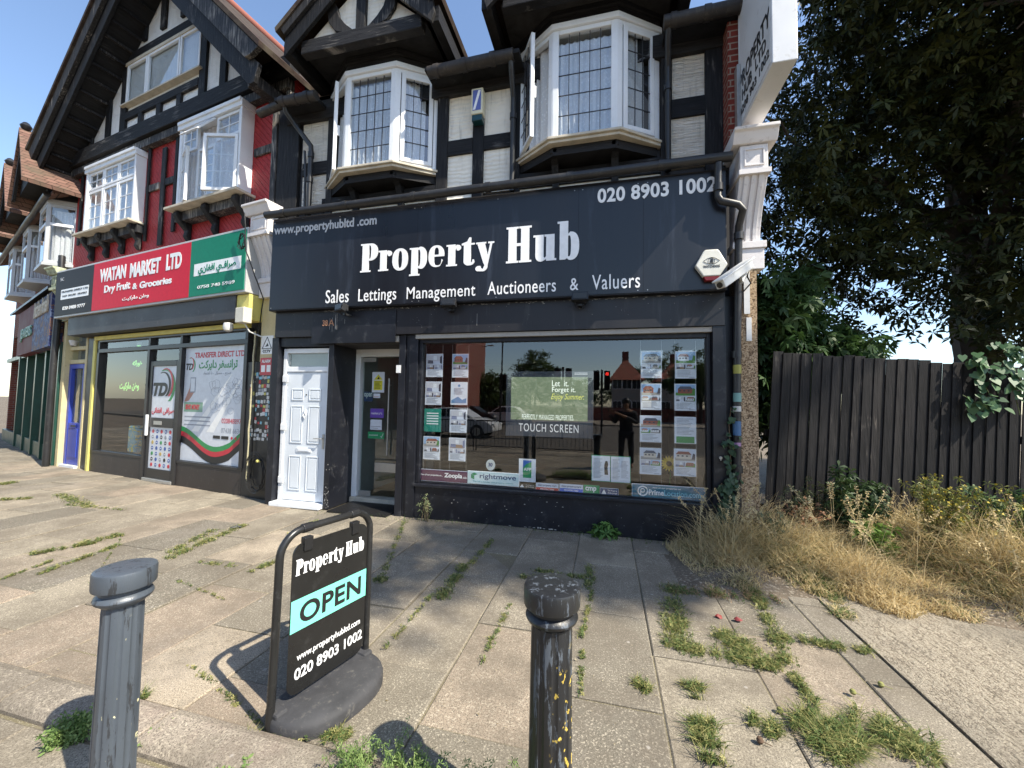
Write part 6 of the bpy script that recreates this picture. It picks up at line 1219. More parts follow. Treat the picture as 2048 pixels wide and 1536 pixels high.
# lighter compound-leaved bush behind the fence at the left
T2 = thing('walnut_tree', 'lighter green bushy tree directly behind the left end of the fence', 'tree', (3.3, 7.0, 0))
m = MB(); limb(m, (3.3, 7.2, -.1), (3.2, 7.1, 2.6), .09, .05, 0, 6, lr)
for e in [(2.5, 6.8, 2.9), (3.8, 6.9, 2.5), (2.8, 7.2, 3.4), (3.6, 7.3, 2.7)]: limb(m, (3.2, 7.1, 2.2), e, .045, .012, .1, 5, lr)
m.build('trunk', BARK, T2, smooth=True)
r3 = np.random.default_rng(7); C = clump(blobs([(2.6, 6.7, 2.7, .6, .5, .6), (3.3, 7.0, 2.4, .9, .5, .55), (2.5, 6.6, 1.9, .45, .5, 1.0), (2.7, 7.0, 3.3, .5, .4, .5)], 2600, r3), r3, 9, .13)
V, tn = leaves(C, .17, 7, .8, .7, .30, r3); npmesh('crown', V, 4, leafmat('walnut_leaf', (.022, .055, .016), (.06, .11, .03), .3, .5, .25), T2, tn)
# climber hanging over the fence
T3 = thing('climbing_bindweed', 'green climber with heart shaped leaves trailing over the fence top at the right', 'climber', (4.2, 5.3, 1.2))
r4 = np.random.default_rng(8); VL = []; m = MB()
for (a, b, n) in [((1925, 712), (2010, 745), 26), ((1950, 725), (1985, 800), 22), ((1985, 745), (1945, 830), 16), ((1925, 790), (1990, 815), 14), ((2010, 700), (2060, 790), 26), ((1990, 690), (2060, 720), 30), ((2020, 740), (2040, 830), 12)]:
    A = FF.px(*a, -.07); B2 = FF.px(*b, -.07); P0 = FF.M @ Vector((A[0], -.07, A[1])); P1 = FF.M @ Vector((B2[0], -.07, B2[1])); m.tube([P0, P0.lerp(P1, .5)+Vector((0, 0, -.03)), P1], .004, 5)
    for k in range(n): u = r4.random(); p = P0.lerp(P1, u); VL.append((p.x+r4.normal(0, .05), p.y-abs(r4.normal(0, .03)), p.z+r4.normal(0, .035)))
m.build('stem', flat('vine_stem', (.10, .12, .05), .8), T3)
def heart(C, size, rng, nrm=(0, -1, .5)):
    n = len(C); C = np.array(C); N = np.array(nrm)+rng.normal(0, .35, (n, 3)); N /= np.linalg.norm(N, axis=1)[:, None]; dn = np.array([0, 0, -1.])+rng.normal(0, .4, (n, 3)); dn -= N*(dn*N).sum(1)[:, None]; dn /= np.linalg.norm(dn, axis=1)[:, None]; sd = np.cross(N, dn); s = (size*rng.uniform(.6, 1.2, n))[:, None]
    shp = [(0, 0), (.28, -.18), (.52, .08), (.42, .45), (0, 1), (-.42, .45), (-.52, .08), (-.28, -.18)]
    return np.stack([C+sd*s*x+dn*s*y+N*s*.12*abs(x) for x, y in shp], 1), rng.random(n)
V, tn = heart(VL, .085, r4); LFV = leafmat('vine_leaf', (.03, .085, .03), (.09, .17, .07), .4, .45, .25); npmesh('leaves', V, 8, LFV, T3, tn)
# ivy on the pier
T4 = thing('ivy', 'dark green ivy climbing the right edge of the shopfront beside the downpipe', 'ivy', (1.42, 4.9, .3)); VL = []; m = MB()
for a, b, n in [((1462, 1050), (1458, 930), 60), ((1452, 960), (1446, 1040), 70), ((1462, 930), (1458, 850), 16), ((1458, 850), (1462, 815), 6), ((1450, 880), (1462, 900), 8)]:
    A = FM.px(*a, -.09); B2 = FM.px(*b, -.09); m.tube([(A[0], D-.09, A[1]), (B2[0], D-.09, B2[1])], .005, 5)
    for k in range(n): u = r4.random(); VL.append((A[0]+(B2[0]-A[0])*u+r4.normal(0, .035), D-.10-abs(r4.normal(0, .03)), A[1]+(B2[1]-A[1])*u+r4.normal(0, .02)))
m.build('stem', flat('ivy_stem', (.10, .07, .04), .8), T4); V, tn = heart(VL, .055, r4); npmesh('leaves', V, 8, leafmat('ivy_leaf', (.015, .04, .015), (.05, .09, .035), .4, .45, .15), T4, tn)
# ------------------------------------------------------------ grass: bent blades
GM = [leafmat('straw_grass', (.48, .38, .19), (.74, .60, .35), .2, .7, .35), leafmat('green_grass', (.06, .10, .03), (.16, .21, .07), .2, .6, .3), leafmat('ochre_grass', (.30, .19, .10), (.48, .32, .19), .2, .7, .3), leafmat('yellow_green_weed', (.17, .18, .06), (.38, .35, .14), .2, .6, .3)]
def blades(bx, by, bz, h, lean, w_, rng, az=None):
    n = len(bx); a = rng.uniform(0, math.tau, n) if az is None else az+rng.normal(0, .7, n); dx, dy = np.cos(a), np.sin(a); ph = rng.uniform(0, math.tau, n); sx, sy = np.cos(ph)*w_, np.sin(ph)*w_; rows_ = []
    for u in (0, .4, .75, 1.0):
        c = np.stack([bx+dx*lean*h*u**2, by+dy*lean*h*u**2, bz+h*(u-.28*lean*u**2.4)], 1); k = (1-u)**.7 if u < 1 else 0.06; rows_.append((c-np.stack([sx*k, sy*k, 0*sx], 1), c+np.stack([sx*k, sy*k, 0*sx], 1)))
    q = [np.stack([rows_[i][0], rows_[i][1], rows_[i+1][1], rows_[i+1][0]], 1) for i in range(3)]; return np.concatenate(q, 0), np.tile(rng.random(n), 3)
def grass(name, n, region, hfun, lean, w_, mats, seed, lab, cat, cluster=0):
    rng = np.random.default_rng(seed); X = rng.uniform(region[0], region[1], n); Y = rng.uniform(region[2], region[3], n)
    if cluster: c = rng.choice(n, n//cluster); k = rng.choice(c, n); X = X[k]+rng.normal(0, .05, n); Y = Y[k]+rng.normal(0, .05, n)
    keep = hfun(X, Y) > .02; X, Y = X[keep], Y[keep]; n = len(X); h = hfun(X, Y)*rng.uniform(.45, 1.2, n); V, tn = blades(X, Y, np.full(n, .0), h, lean*rng.uniform(.4, 1.6, n), w_, rng)
    o = npmesh(name, V, 4, mats, None, tn); return tag(o, lab, cat, kind='stuff')
def edge(X): return np.where(X < 1.9, 4.0-.05*np.clip(X-.6, 0, 1.3), np.where(X < 3.2, 3.95-(X-1.9)*.22, 3.66-(X-3.2)*.08))+.10*np.sin(X*5)+.06*np.sin(X*13+1)
def hd(X, Y):
    d = Y-edge(X); base = np.clip(.10+d*.66, 0, .70)*(.75+.25*np.sin(X*3.1+Y*2)); base = np.where(d < -.05, 0, base)
    base = np.where((X < 1.45) & (Y > 4.85), 0, base); return np.where(X < .62+.25*np.clip(4.9-Y, 0, 1), 0, base)*np.clip((X-.5)*1.4, 0, 1)
grass('dry_grass', 66000, (.6, 6.8, 3.0, 5.6), hd, .8, .0052, GM[0], 31, 'tall dry straw coloured grass along the foot of the fence', 'grass', 10)
grass('ochre_grass', 22000, (.9, 6.5, 3.1, 5.6), lambda X, Y: hd(X, Y)*.8*(np.sin(X*2.2+.6) > -.1), 1.3, .004, GM[2], 32, 'reddish ochre patch of dead grass in front of the fence', 'grass', 20)
grass('green_grass', 36000, (.9, 6.5, 3.1, 5.6), lambda X, Y: hd(X, Y)*.85*((np.sin(X*2.3+Y*1.1+2.2) > -.1) | (abs(X-1.75) < .22)), 1.1, .0044, GM[1], 33, 'green tufts growing among the dry grass by the fence', 'grass', 30)
# seed stalks with drooping heads
rng = np.random.default_rng(40); m = MB(); hv = []
for k in range(130):
    x = rng.uniform(.85, 4.8); y = float(edge(np.array([x]))[0])+rng.uniform(.25, 1.1)
    if x < 1.5 and y > 4.8: y = 4.7
    h = rng.uniform(.5, .95); a = rng.uniform(-2.6, -.4) if rng.random() < .5 else rng.uniform(0, 6.28); l = rng.uniform(.1, .5); pts = [(x+math.cos(a)*l*h*u*u, y+math.sin(a)*l*h*u*u, h*(u-.25*l*u**3)) for u in (0, .35, .7, 1)]; m.tube(pts, [.0025, .002, .0016, .001], 4)
    e = Vector(pts[-1]); dd = (e-Vector(pts[-2])).normalized()
    for j in range(16): q = e-dd*.012*j; hv.append((q.x, q.y, q.z))
o = m.build('seed_stalks', flat('straw_stalk', (.50, .40, .22), .8)); tag(o, 'thin straw stalks standing above the dry grass', 'grass', kind='stuff')
V, tn = leaves(np.array(hv), .028, 2, .5, .1, .35, rng); o = npmesh('seed_heads', V, 4, GM[0], None, tn); tag(o, 'feathery pale seed heads on the stalks over the dry grass', 'grass', kind='stuff')
# shrubs and flowering weeds at the fence
def shrub(name, lab, cat, x, y, h, rx, n, size, c1, c2, seed, nl=5, wd=.32, flowers=None, stems=14):
    r = np.random.default_rng(seed); lr2 = random.Random(seed); t = thing(name, lab, cat, (x, y, 0)); m = MB(); tips = []
    for k in range(stems):
        a = lr2.uniform(0, 6.28); e = Vector((x+math.cos(a)*rx*lr2.uniform(.2, 1), y+math.sin(a)*rx*.45*lr2.uniform(.2, 1), h*lr2.uniform(.55, 1))); b = Vector((x+lr2.uniform(-.06, .06), y+lr2.uniform(-.05, .05), 0)); md = b.lerp(e, .5)+Vector((0, 0, h*.1)); m.tube([b, md, e], [.006, .004, .002], 5)
        for j in range(n//stems): u = lr2.uniform(.25, 1.05); p = b.lerp(md, u*2) if u < .5 else md.lerp(e, (u-.5)*2); tips.append((p.x+r.normal(0, .045), p.y+r.normal(0, .04), p.z+r.normal(0, .04)))
    m.build('stem', flat(name+'_stem', (.16, .12, .06), .8), t); V, tn = leaves(np.array(tips), size, nl, .9, .5, wd, r); npmesh('leaves', V, 4, leafmat(name+'_leaf', c1, c2, .3, .55, .25), t, tn)
    if flowers:
        tp = np.array(tips); tp = tp[tp[:, 2] > h*.5]; V, tn = leaves(tp[r.choice(len(tp), min(len(tp), flowers))]+np.array([0, -.02, .02]), .013, 5, 1, .0, .7, r); npmesh('flowers', V, 4, flat('ragwort_yellow', (.50, .38, .04), .6), t, tn)
shrub('bramble', 'dark leafy bramble with arching stems against the middle of the fence', 'shrub', 2.62, 5.02, .90, .38, 420, .075, (.018, .04, .014), (.06, .10, .035), 51)
shrub('bramble', 'loose dark weedy bush against the fence left of the middle', 'shrub', 2.22, 5.02, .85, .25, 260, .05, (.03, .045, .02), (.08, .10, .04), 52, wd=.25)
shrub('leafy_weed', 'bright green leafy weed low in front of the fence middle', 'weed', 2.62, 4.70, .5, .18, 90, .11, (.08, .15, .03), (.20, .30, .07), 53)
shrub('ragwort', 'tall yellow flowering ragwort by the right part of the fence', 'flowering weed', 3.22, 4.78, 1.02, .36, 460, .05, (.10, .13, .03), (.26, .26, .08), 54, 5, .22, 260, 20)
shrub('ragwort', 'second yellow flowering clump at the far right edge before the fence', 'flowering weed', 3.85, 4.75, .85, .4, 300, .05, (.10, .13, .03), (.26, .26, .08), 55, 5, .22, 160, 18)
shrub('dock_plant', 'rusty brown dock seed head beside the end pier of the shop', 'weed', 2.12, 4.95, .62, .16, 200, .03, (.20, .10, .05), (.34, .18, .10), 56, 4, .6)
shrub('leafy_weed', 'grey green leafy weed at the foot of the end pier', 'weed', 1.72, 4.78, .5, .16, 150, .045, (.06, .09, .05), (.14, .18, .10), 57)
shrub('leafy_weed', 'pale leafy weed at the bottom right corner on the ribbed concrete', 'weed', 2.35, 2.05, .26, .28, 120, .07, (.14, .20, .08), (.36, .40, .22), 58)
shrub('bramble', 'green leafy bramble shoots at the right foot of the fence', 'shrub', 3.95, 5.05, .85, .35, 260, .08, (.03, .07, .025), (.10, .16, .06), 59)
shrub('leafy_weed', 'small dandelion like weed at the foot of the stallriser under the window', 'weed', -.02, 4.86, .14, .12, 40, .10, (.05, .12, .03), (.12, .22, .05), 60, 5, .35, None, 5)
shrub('leafy_weed', 'thin weed stalk climbing the left end of the stallriser', 'weed', -2.35, 4.88, .42, .05, 40, .04, (.10, .13, .06), (.22, .25, .12), 61, 4, .3, None, 5)
# weeds in the joints, traced from where they grow
wr = np.random.default_rng(70); WX, WY, WH, WC = [], [], [], []
def joint(a, b, wd, n, h, c=1):
    A, B2 = gz(*a), gz(*b); u = wr.random(n); k = np.clip(wr.normal(0, 1, n), -2, 2)*wd; dx, dy = B2.x-A.x, B2.y-A.y; L = math.hypot(dx, dy)+1e-6
    gap = np.sin(u*L*23+a[0])+.8*np.sin(u*L*61+a[1])+wr.normal(0, .35, n) > -.55; u, k, n = u[gap], k[gap]*(.55+.75*wr.random(gap.sum())), int(gap.sum()); WX.append(A.x+dx*u-dy/L*k); WY.append(A.y+dy*u+dx/L*k); WH.append(h*wr.uniform(.4, 1.2, n)*(.45+.55*np.abs(np.sin(u*9+a[0])))); WC.append(np.where(wr.random(n) < .5, 3 if c == 1 else 1, c))
for J in [((1345,1175),(1355,1300),.05,900,.07,1),((1355,1230),(1350,1280),.05,500,.08,1),((1330,1290),(1560,1335),.035,1400,.06,1),((1430,1260),(1545,1340),.05,1500,.07,1),((1510,1180),(1575,1330),.03,1100,.06,3),((1560,1275),(1740,1305),.025,700,.05,3),((1575,1335),(1640,1425),.02,500,.05,3),((1690,1240),(1660,1190),.04,700,.07,0),((1330,1180),(1560,1200),.05,1300,.06,2),
 ((1175,1180),(1180,1130),.02,300,.06,1),((1160,1290),(1185,1180),.012,320,.04,3),((1160,1400),(1165,1300),.010,160,.03,3),((1385,1370),(1395,1400),.03,500,.06,1),((1400,1430),(1425,1530),.03,900,.07,1),((1600,1440),(1740,1530),.07,2600,.09,1),((1700,1440),(1880,1520),.06,1400,.08,1),((1500,1440),(1560,1470),.03,500,.06,3),((1270,1365),(1300,1385),.02,260,.05,1),
 ((930,1130),(880,1200),.03,700,.06,1),((985,1080),(940,1130),.02,300,.05,1),((1060,1140),(1190,1160),.02,400,.05,1),((1020,1210),(960,1330),.012,240,.04,3),((770,1300),(865,1190),.012,220,.04,3),((760,1170),(810,1040),.018,500,.05,3),((640,1040),(580,1070),.02,350,.05,1),((1040,1155),(1090,1160),.02,300,.06,3),
 ((490,1050),(330,1120),.035,900,.06,1),((330,1110),(430,1060),.03,500,.05,3),((200,1085),(60,1110),.02,500,.06,1),((245,1070),(160,1090),.03,400,.06,1),((120,990),(180,1015),.05,700,.07,1),((75,1150),(240,1090),.015,500,.05,1),((180,1170),(250,1065),.0,100,.03,3),((0,1000),(60,998),.03,300,.06,1),((0,970),(30,965),.04,300,.07,1),((60,930),(100,940),.08,500,.12,1),((10,905),(40,912),.08,400,.10,3),((400,1125),(470,1135),.02,200,.04,3),((350,1160),(450,1200),.008,140,.03,3),((500,1145),(560,1120),.02,300,.05,1),((740,1160),(775,1160),.03,200,.04,3),((0,1160),(110,1120),.01,200,.03,3),((230,1400),(290,1400),.03,300,.06,3),((380,1330),(560,1480),.008,200,.03,3),((130,1010),(250,1020),.02,250,.05,3),
 ((560,1470),(700,1475),.02,600,.05,1),((480,1500),(500,1490),.03,200,.07,3)]: joint(*J)
WX, WY, WH, WC = map(np.concatenate, (WX, WY, WH, WC)); keep = WY < 4.90; 
for ci, nm, lab in ((1, 'joint_weeds', 'green weeds growing in the joints between the paving slabs'), (3, 'joint_moss', 'yellow green weeds and moss in the paving joints'), (2, 'dead_weeds', 'brown withered weeds at the edge of the verge'), (0, 'straw_tuft', 'straw tuft at the corner of the ribbed concrete')):
    s_ = (WC == ci) & keep; V, tn = blades(WX[s_], WY[s_], np.zeros(s_.sum()), WH[s_]*.95, 1.4, .0032, wr); tag(npmesh(nm, V, 4, GM[ci], None, tn), lab, 'weeds', kind='stuff')
    if ci in (1, 3): P_ = np.stack([WX[s_], WY[s_], WH[s_]*.5], 1)[::2]; V, tn = leaves(P_, .012, 4, 1, .2, .55, wr); tag(npmesh(nm+'_leaves', V, 4, GM[ci], None, tn), 'tiny leaves of the '+('green' if ci == 1 else 'yellow green')+' weeds in the paving joints', 'weeds', kind='stuff')
# feathery weed patch in the foreground by the kerb
fr2 = np.random.default_rng(81); SX, SY, SZ = [], [], []; m = MB()
for k in range(250):
    x = fr2.uniform(-1.12, -.22); y = fr2.uniform(1.18, 1.62)
    if x < -.95: y = fr2.uniform(1.35, 1.6)
    h = fr2.uniform(.05, .19)*(1-.5*abs(x+.62)); a = fr2.uniform(0, 6.28); l = fr2.uniform(.1, .6); e = (x+math.cos(a)*l*h, y+math.sin(a)*l*h, h); m.tube([(x, y, 0), ((x+e[0])/2, (y+e[1])/2, h*.6), e], [.0018, .0014, .0008], 4)
    for j in range(26): u = fr2.random(); SX.append(x+(e[0]-x)*u+fr2.normal(0, .010)); SY.append(y+(e[1]-y)*u+fr2.normal(0, .010)); SZ.append(h*u+fr2.normal(0, .006))
FG = leafmat('feathery_weed', (.10, .18, .05), (.26, .34, .12), .2, .6, .3)
tag(m.build('feathery_stems', FG), 'stems of the feathery weed patch at the kerb between the two bollards', 'weeds', kind='stuff'); V, tn = leaves(np.stack([SX, SY, np.maximum(SZ, .003)], 1), .017, 3, .6, .1, .28, fr2); tag(npmesh('feathery_leaves', V, 4, FG, None, tn), 'feathery green weed patch at the kerb between the two bollards', 'weeds', kind='stuff')
for lab, cx_, cy_, rr0, hh, n in [('dark green weed tuft behind the foot of the grey bollard', -2.42, 1.36, .07, .10, 34), ('small green plant by the grey bollard on the kerb', -2.02, 1.46, .03, .04, 9), ('small leafy tuft on the near paving left of the pavement sign', -1.50, 1.38, .05, .05, 26)]:
    t = thing('weed_tuft', lab, 'weed', (cx_, cy_, 0)); P_ = []; m = MB()
    for k in range(n):
        x = cx_+fr2.normal(0, rr0*.6); y = cy_+fr2.normal(0, rr0*.5); h = hh*fr2.uniform(.4, 1.1); e = (x+fr2.normal(0, .02), y+fr2.normal(0, .02), h); m.tube([(x, y, 0), e], .0015, 4)
        for j in range(14): u = fr2.random(); P_.append((x+(e[0]-x)*u+fr2.normal(0, .008), y+(e[1]-y)*u+fr2.normal(0, .008), h*u+.003))
    m.build('stem', FG, t); V, tn = leaves(np.array(P_), .022, 3, .8, .1, .4, fr2); npmesh('leaves', V, 4, FG, t, tn)
# litter
for (px0, py0), nm, lab, cat, mt in [((1437,1237),'crisp_packet','crumpled red packet on the weedy slabs near the verge','litter',flat('red_foil',(.20,.025,.02),.6)), ((1477,1243),'crisp_packet','smaller red scrap right of the crumpled red packet','litter',flat('dark_red_foil',(.16,.02,.02),.6)), ((1428,1153),'plastic_cup','clear crushed plastic cup at the edge of the dry grass','litter',flat('dull_plastic',(.55,.57,.6),.2)), ((445,1518),'bone_scrap','pale chewed stick scrap on the near paving','litter',flat('bone',(.62,.50,.34),.7)), ((472,1056),'flat_stone','small flat dark stone on the paving before the grocery','stone',flat('slate_scrap',(.08,.08,.085),.7))]:
    p = gz(px0, py0); m = MB(); rg = random.Random(px0); s_ = .032 if nm != 'flat_stone' else .08
    n = 9; vs = [(p.x+math.cos(a*math.tau/n)*s_*rg.uniform(.6, 1.1)*(1.5 if nm == 'bone_scrap' else 1), p.y+math.sin(a*math.tau/n)*s_*rg.uniform(.4, .9)*(.4 if nm == 'bone_scrap' else 1), .008+rg.uniform(0, .015)) for a in range(n)]+[(p.x+rg.uniform(-.02, .02), p.y, .035)]+[(p.x, p.y, .002)]
    m.add(vs, [(a, (a+1) % n, n) for a in range(n)]+[((a+1) % n, a, n+1) for a in range(n)]); tag(m.build(nm, mt), lab, cat)
for i, (px0, py0) in enumerate([(1762,1375),(1706,1390),(1560,1427),(1520,1488)]):
    p = gz(px0, py0); m = MB(); m.lathe([(.003, .002), (.012, .008), (.016, .018), (.011, .029), (.003, .033)], (p.x, p.y, 0), 10); m.tube([(p.x, p.y, .018), (p.x+.05, p.y-.01, .008)], .0018, 5)
    tag(m.build('conker_husk', [flat('husk_green', (.22, .22, .07), .7), flat('husk_brown', (.10, .06, .035), .7)][i % 2 if i > 1 else 0], smooth=True), ['green round husk nearest the ribbed concrete edge', 'green husk left of the one nearest the ribbed concrete', 'husk left of the large weed patch', 'brown husk right of the bottom weed tuft'][i], 'seed husk', 'fallen seed husks on the slabs')
# fallen leaf crumbs and small debris on the pavement
dr = np.random.default_rng(90); n = 900; X = dr.uniform(-9, 1.7, n); Y = dr.uniform(1.6, 4.9, n); V, tn = leaves(np.stack([X, Y, np.full(n, .006)], 1), .018, 1, 1, .0, .5, dr, .0); V[:, :, 2] = .005+.004*dr.random((n, 1)); tag(npmesh('leaf_litter', V, 4, leafmat('litter_leaf', (.16, .12, .06), (.5, .44, .30), .2, .8, .1), None, tn), 'tiny pale leaf crumbs scattered over the paving', 'litter', kind='stuff')
n = 420; X = np.concatenate([dr.uniform(-2.5, 1.3, 320), dr.uniform(-4, -2.5, 100)]); Y = np.concatenate([4.93-np.abs(dr.normal(0, .05, 320)), dr.uniform(4.7, 4.9, 100)]); V, tn = blades(X, Y, np.zeros(n), dr.uniform(.015, .06, n), 1.2, .003, dr); tag(npmesh('wall_foot_weeds', V, 4, GM[1], None, tn), 'sparse weeds along the foot of the navy stallriser', 'weeds', kind='stuff')
# ============================================================ THE STREET BEHIND THE CAMERA (seen reflected in the shop windows)
def RP(px, py, Y, glass=D+.07):          # point at depth Y whose mirror image appears at a pixel
    d = ray(px, py); t = (2*glass-Y)/d.y; P = CAM+d*t; return Vector((P.x, Y, P.z))
RAILM = flat('rail_black', (.012, .012, .012), .6)
def guard(x0, x1, y, lab):
    t = thing('guard_rail', lab, 'railing', ((x0+x1)/2, y, 0), group='pedestrian guard rails at the kerb'); m = MB(); m.tube([(x0, y, .02), (x0, y, 1.0), (x1, y, 1.0), (x1, y, .02)], .022, 8); m.tube([(x0, y, .16), (x1, y, .16)], .016, 8); m.build('rail_frame', RAILM, t, smooth=True)
    n = int((x1-x0)/.12)
    for k in range(1, n): xx = x0+(x1-x0)*k/n; m = MB(); m.tube([(xx, y, .16), (xx, y, .98)], .008, 6); m.build('bar', RAILM, t)
for i in range(4): guard(-8.2+2.0*i, -8.2+2.0*i+1.9, -2.3, ['first', 'second', 'third', 'fourth'][i]+' black guard rail panel from the left, mirrored in the shop window')
def car(x, y, c, lab, flip=1, nm='parked_car'):
    t = thing(nm, lab, 'car', (x, y, -.1), group='cars on the road, seen in reflection'); P_ = lambda pl: [(x+flip*a, b-.1) for a, b in pl]
    body = [(-2.1, .35), (-2.12, .62), (-2.0, .84), (-1.35, .95), (-.2, 1.0), (1.2, .93), (1.85, .80), (2.08, .6), (2.1, .34), (1.75, .25), (-1.7, .25)]; cab = [(-1.55, .94), (-1.0, 1.38), (-.5, 1.45), (.3, 1.42), (1.05, .96)]
    m = MB(); m.prism(P_(body), y-.85, y+.85); m.build('body', c, t, bevel=.08); m = MB(); m.prism(P_(cab), y-.70, y+.70); m.build('cabin', c, t, bevel=.06)
    m = MB(); m.prism(P_([(-1.35, .98), (-.95, 1.32), (-.35, 1.38), (-.35, .99)]), y-.715, y+.715); m.prism(P_([(-.27, .99), (-.27, 1.38), (.28, 1.35), (.85, .98)]), y-.715, y+.715); m.build('window', flat('car_glass', (.02, .025, .03), .1), t)
    for dx in (-1.35, 1.3):
        for s_ in (-1, 1): m = MB(); m.lathe([(.32, -.1), (.33, -.08), (.33, .08), (.32, .1)], (0, 0, 0), 20); m.v = [Vector((x+flip*dx+v.x, y+s_*.80+v.z, .23+v.y)) for v in m.v]; wv = m.build('wheel', flat('tyre', (.02, .02, .02), .8), t, smooth=True); m = MB(); m.lathe([(.20, -.11), (.20, .11)], (0, 0, 0), 14); m.v = [Vector((x+flip*dx+v.x, y+s_*.80+v.z, .23+v.y)) for v in m.v]; m.build('rim', ALU, wv)
    for s_ in (-1, 1): m = MB(); m.box(x+flip*2.0, x+flip*2.11, y+s_*.62-.15, y+s_*.62+.15, .48, .62); m.build('headlight', LT, t, bevel=.02)
CW = paint('car_white', (.62, .62, .62), .2, .03); p = RP(915, 850, -8.2); car(p.x, -8.2, CW, 'white estate car on the road, reflected in the left of the window'); p = RP(1005, 790, -19); car(p.x, -20, CW, 'distant white car beyond the junction, in reflection', -1); p = RP(965, 790, -19); car(p.x-1, -19.5, flat('car_dark', (.03, .03, .035), .2), 'distant dark car beyond the junction, in reflection')
SIGM = flat('signal_black', (.012, .012, .013), .5)
def signal(px, pyb, pyt, Y, lab, lit=False, two=False):
    b = RP(px, pyb, Y); top = 3.4; t = thing('traffic_light', lab, 'traffic light', (b.x, Y, -.1), group='traffic lights at the crossing'); m = MB(); m.tube([(b.x, Y, -.1), (b.x, Y, top)], .055, 10); m.build('pole', SIGM, t, smooth=True)
    for s_ in ((-1, 1) if two else (1,)):
        m = MB(); m.box(b.x+s_*.12-.17*(not two), b.x+s_*.12+.30*s_+.0, Y-.12, Y+.12, 2.35, 3.35); m.build('signal_head', SIGM, t, bevel=.02); cx_ = b.x+s_*.27
        for k, c in enumerate(((.5, .02, .01), (.25, .14, .02), (.02, .2, .08))):
            z = 3.18-.32*k; m = MB(); m.lathe([(.09, 0), (.085, .015)], (0, 0, 0), 14); m.v = [Vector((cx_+v.x, Y+.121+v.z, z+v.y)) for v in m.v]; m.build('lamp', glow('red_lamp', (1, .04, .03), 3.5) if (lit and k == 0 and s_ > 0) else flat('lamp_off_%d' % k, mul(c, .25), .2), t)
            m = MB(); m.lathe([(.11, 0), (.12, .16)], (0, 0, 0), 14); m.v = [Vector((cx_+v.x, Y+.122+v.z, z+v.y)) for v in m.v if 1]; m.f = [f for f in m.f if len(f) == 4]; m.mi = m.mi[:len(m.f)]; m.build('hood', SIGM, t)
signal(1203, 850, 690, -10.5, 'traffic light with red lamp lit, reflected right of the display screen', True, True); signal(1125, 845, 690, -9.0, 'dark traffic light behind the display screen in the reflection', False, True); signal(1000, 830, 735, -13, 'thin traffic light seen reflected left of the display screen'); signal(1060, 820, 735, -16, 'traffic light reflected above the display screen')
for px0, Y, lab in ((1003, -24, 'tall lamp post reflected in the middle of the window'), (955, -30, 'farther lamp post reflected left of centre')):
    b = RP(px0, 800, Y); t = thing('street_lamp', lab, 'street lamp', (b.x, Y, -.1), group='lamp posts across the road'); m = MB(); m.tube([(b.x, Y, -.1), (b.x, Y, 7.6)], .07, 8); m.tube([(b.x, Y, 7.6), (b.x+1.2, Y, 7.8)], .04, 6); m.build('pole', SIGM, t); m = MB(); m.box(b.x+1.1, b.x+1.7, Y-.12, Y+.12, 7.74, 7.86); m.build('lamp_head', ALU, t, bevel=.02)
def house(x0, x1, y0, y1, he, hr, wall, lab, hip=True, nw=3, nf=2, nm='house'):
    t = thing(nm, lab, 'house', ((x0+x1)/2, (y0+y1)/2, -.1)); m = MB(); m.box(x0, x1, y0, y1, -.1, he); m.build('wall', wall, t); e = .4; ins = (y1-y0)/2 if hip else 0
    ins = min(ins, (x1-x0)/2-.05); ym = (y0+y1)/2; m = MB(); m.add([(x0-e, y0-e, he), (x1+e, y0-e, he), (x1+e, y1+e, he), (x0-e, y1+e, he), (x0+ins, ym, hr), (x1-ins, ym, hr)], [(0, 1, 5, 4), (1, 2, 5), (2, 3, 4, 5), (3, 0, 4), (3, 2, 1, 0)]); m.build('roof', ROOFR, t)
    for f in range(nf):
        for k in range(nw):
            xx = x0+(x1-x0)*(k+.5)/nw; z = .9+f*2.6; m = MB(); m.box(xx-.55, xx+.55, y1-.02, y1+.05, z, z+1.2); fw_ = m.build('window', WHITE, t); m = MB(); m.box(xx-.47, xx-.03, y1+.051, y1+.06, z+.08, z+1.12); m.box(xx+.03, xx+.47, y1+.051, y1+.06, z+.08, z+1.12); m.build('pane', flat('far_glass', (.03, .035, .04), .1), fw_)
    m = MB(); m.box((x0+x1)/2-.4, (x0+x1)/2+.4, ym-.3, ym+.3, hr-.6, hr+.9); m.build('chimney', BRICK, t); return t
ROOFR = tiles('red_roof_tiles', (.30, .09, .06), (.36, .12, .08)); REND = paint('pebble_render', (.42, .39, .34), .9, .1, 3)
a = RP(1225, 760, -38); b = RP(1283, 760, -38); house(a.x, b.x, -46, -38, 4.6, 7.6, REND, 'rendered house with a hipped red tile roof, reflected beside the red traffic light')
a = RP(1318, 760, -38); b = RP(1400, 760, -38); house(a.x, b.x, -46, -38, 4.4, 7.2, REND, 'rendered house with red roof, reflected behind the right cards')
t = thing('brick_terrace', 'long three storey brick terrace reflected at the left end of the window', 'building', (-18, -20, -.1)); FB = Frame((-15.2, -9, 0), -104)
m = MB(FB); m.box(0, 26, .0, 7, -.1, 9.6); m.build('wall', BRICK, t); m = MB(FB); m.prismx([(-.4, 9.6), (3.5, 12.2), (7.4, 9.6)], -.3, 26.3); m.build('roof', TILE, t)
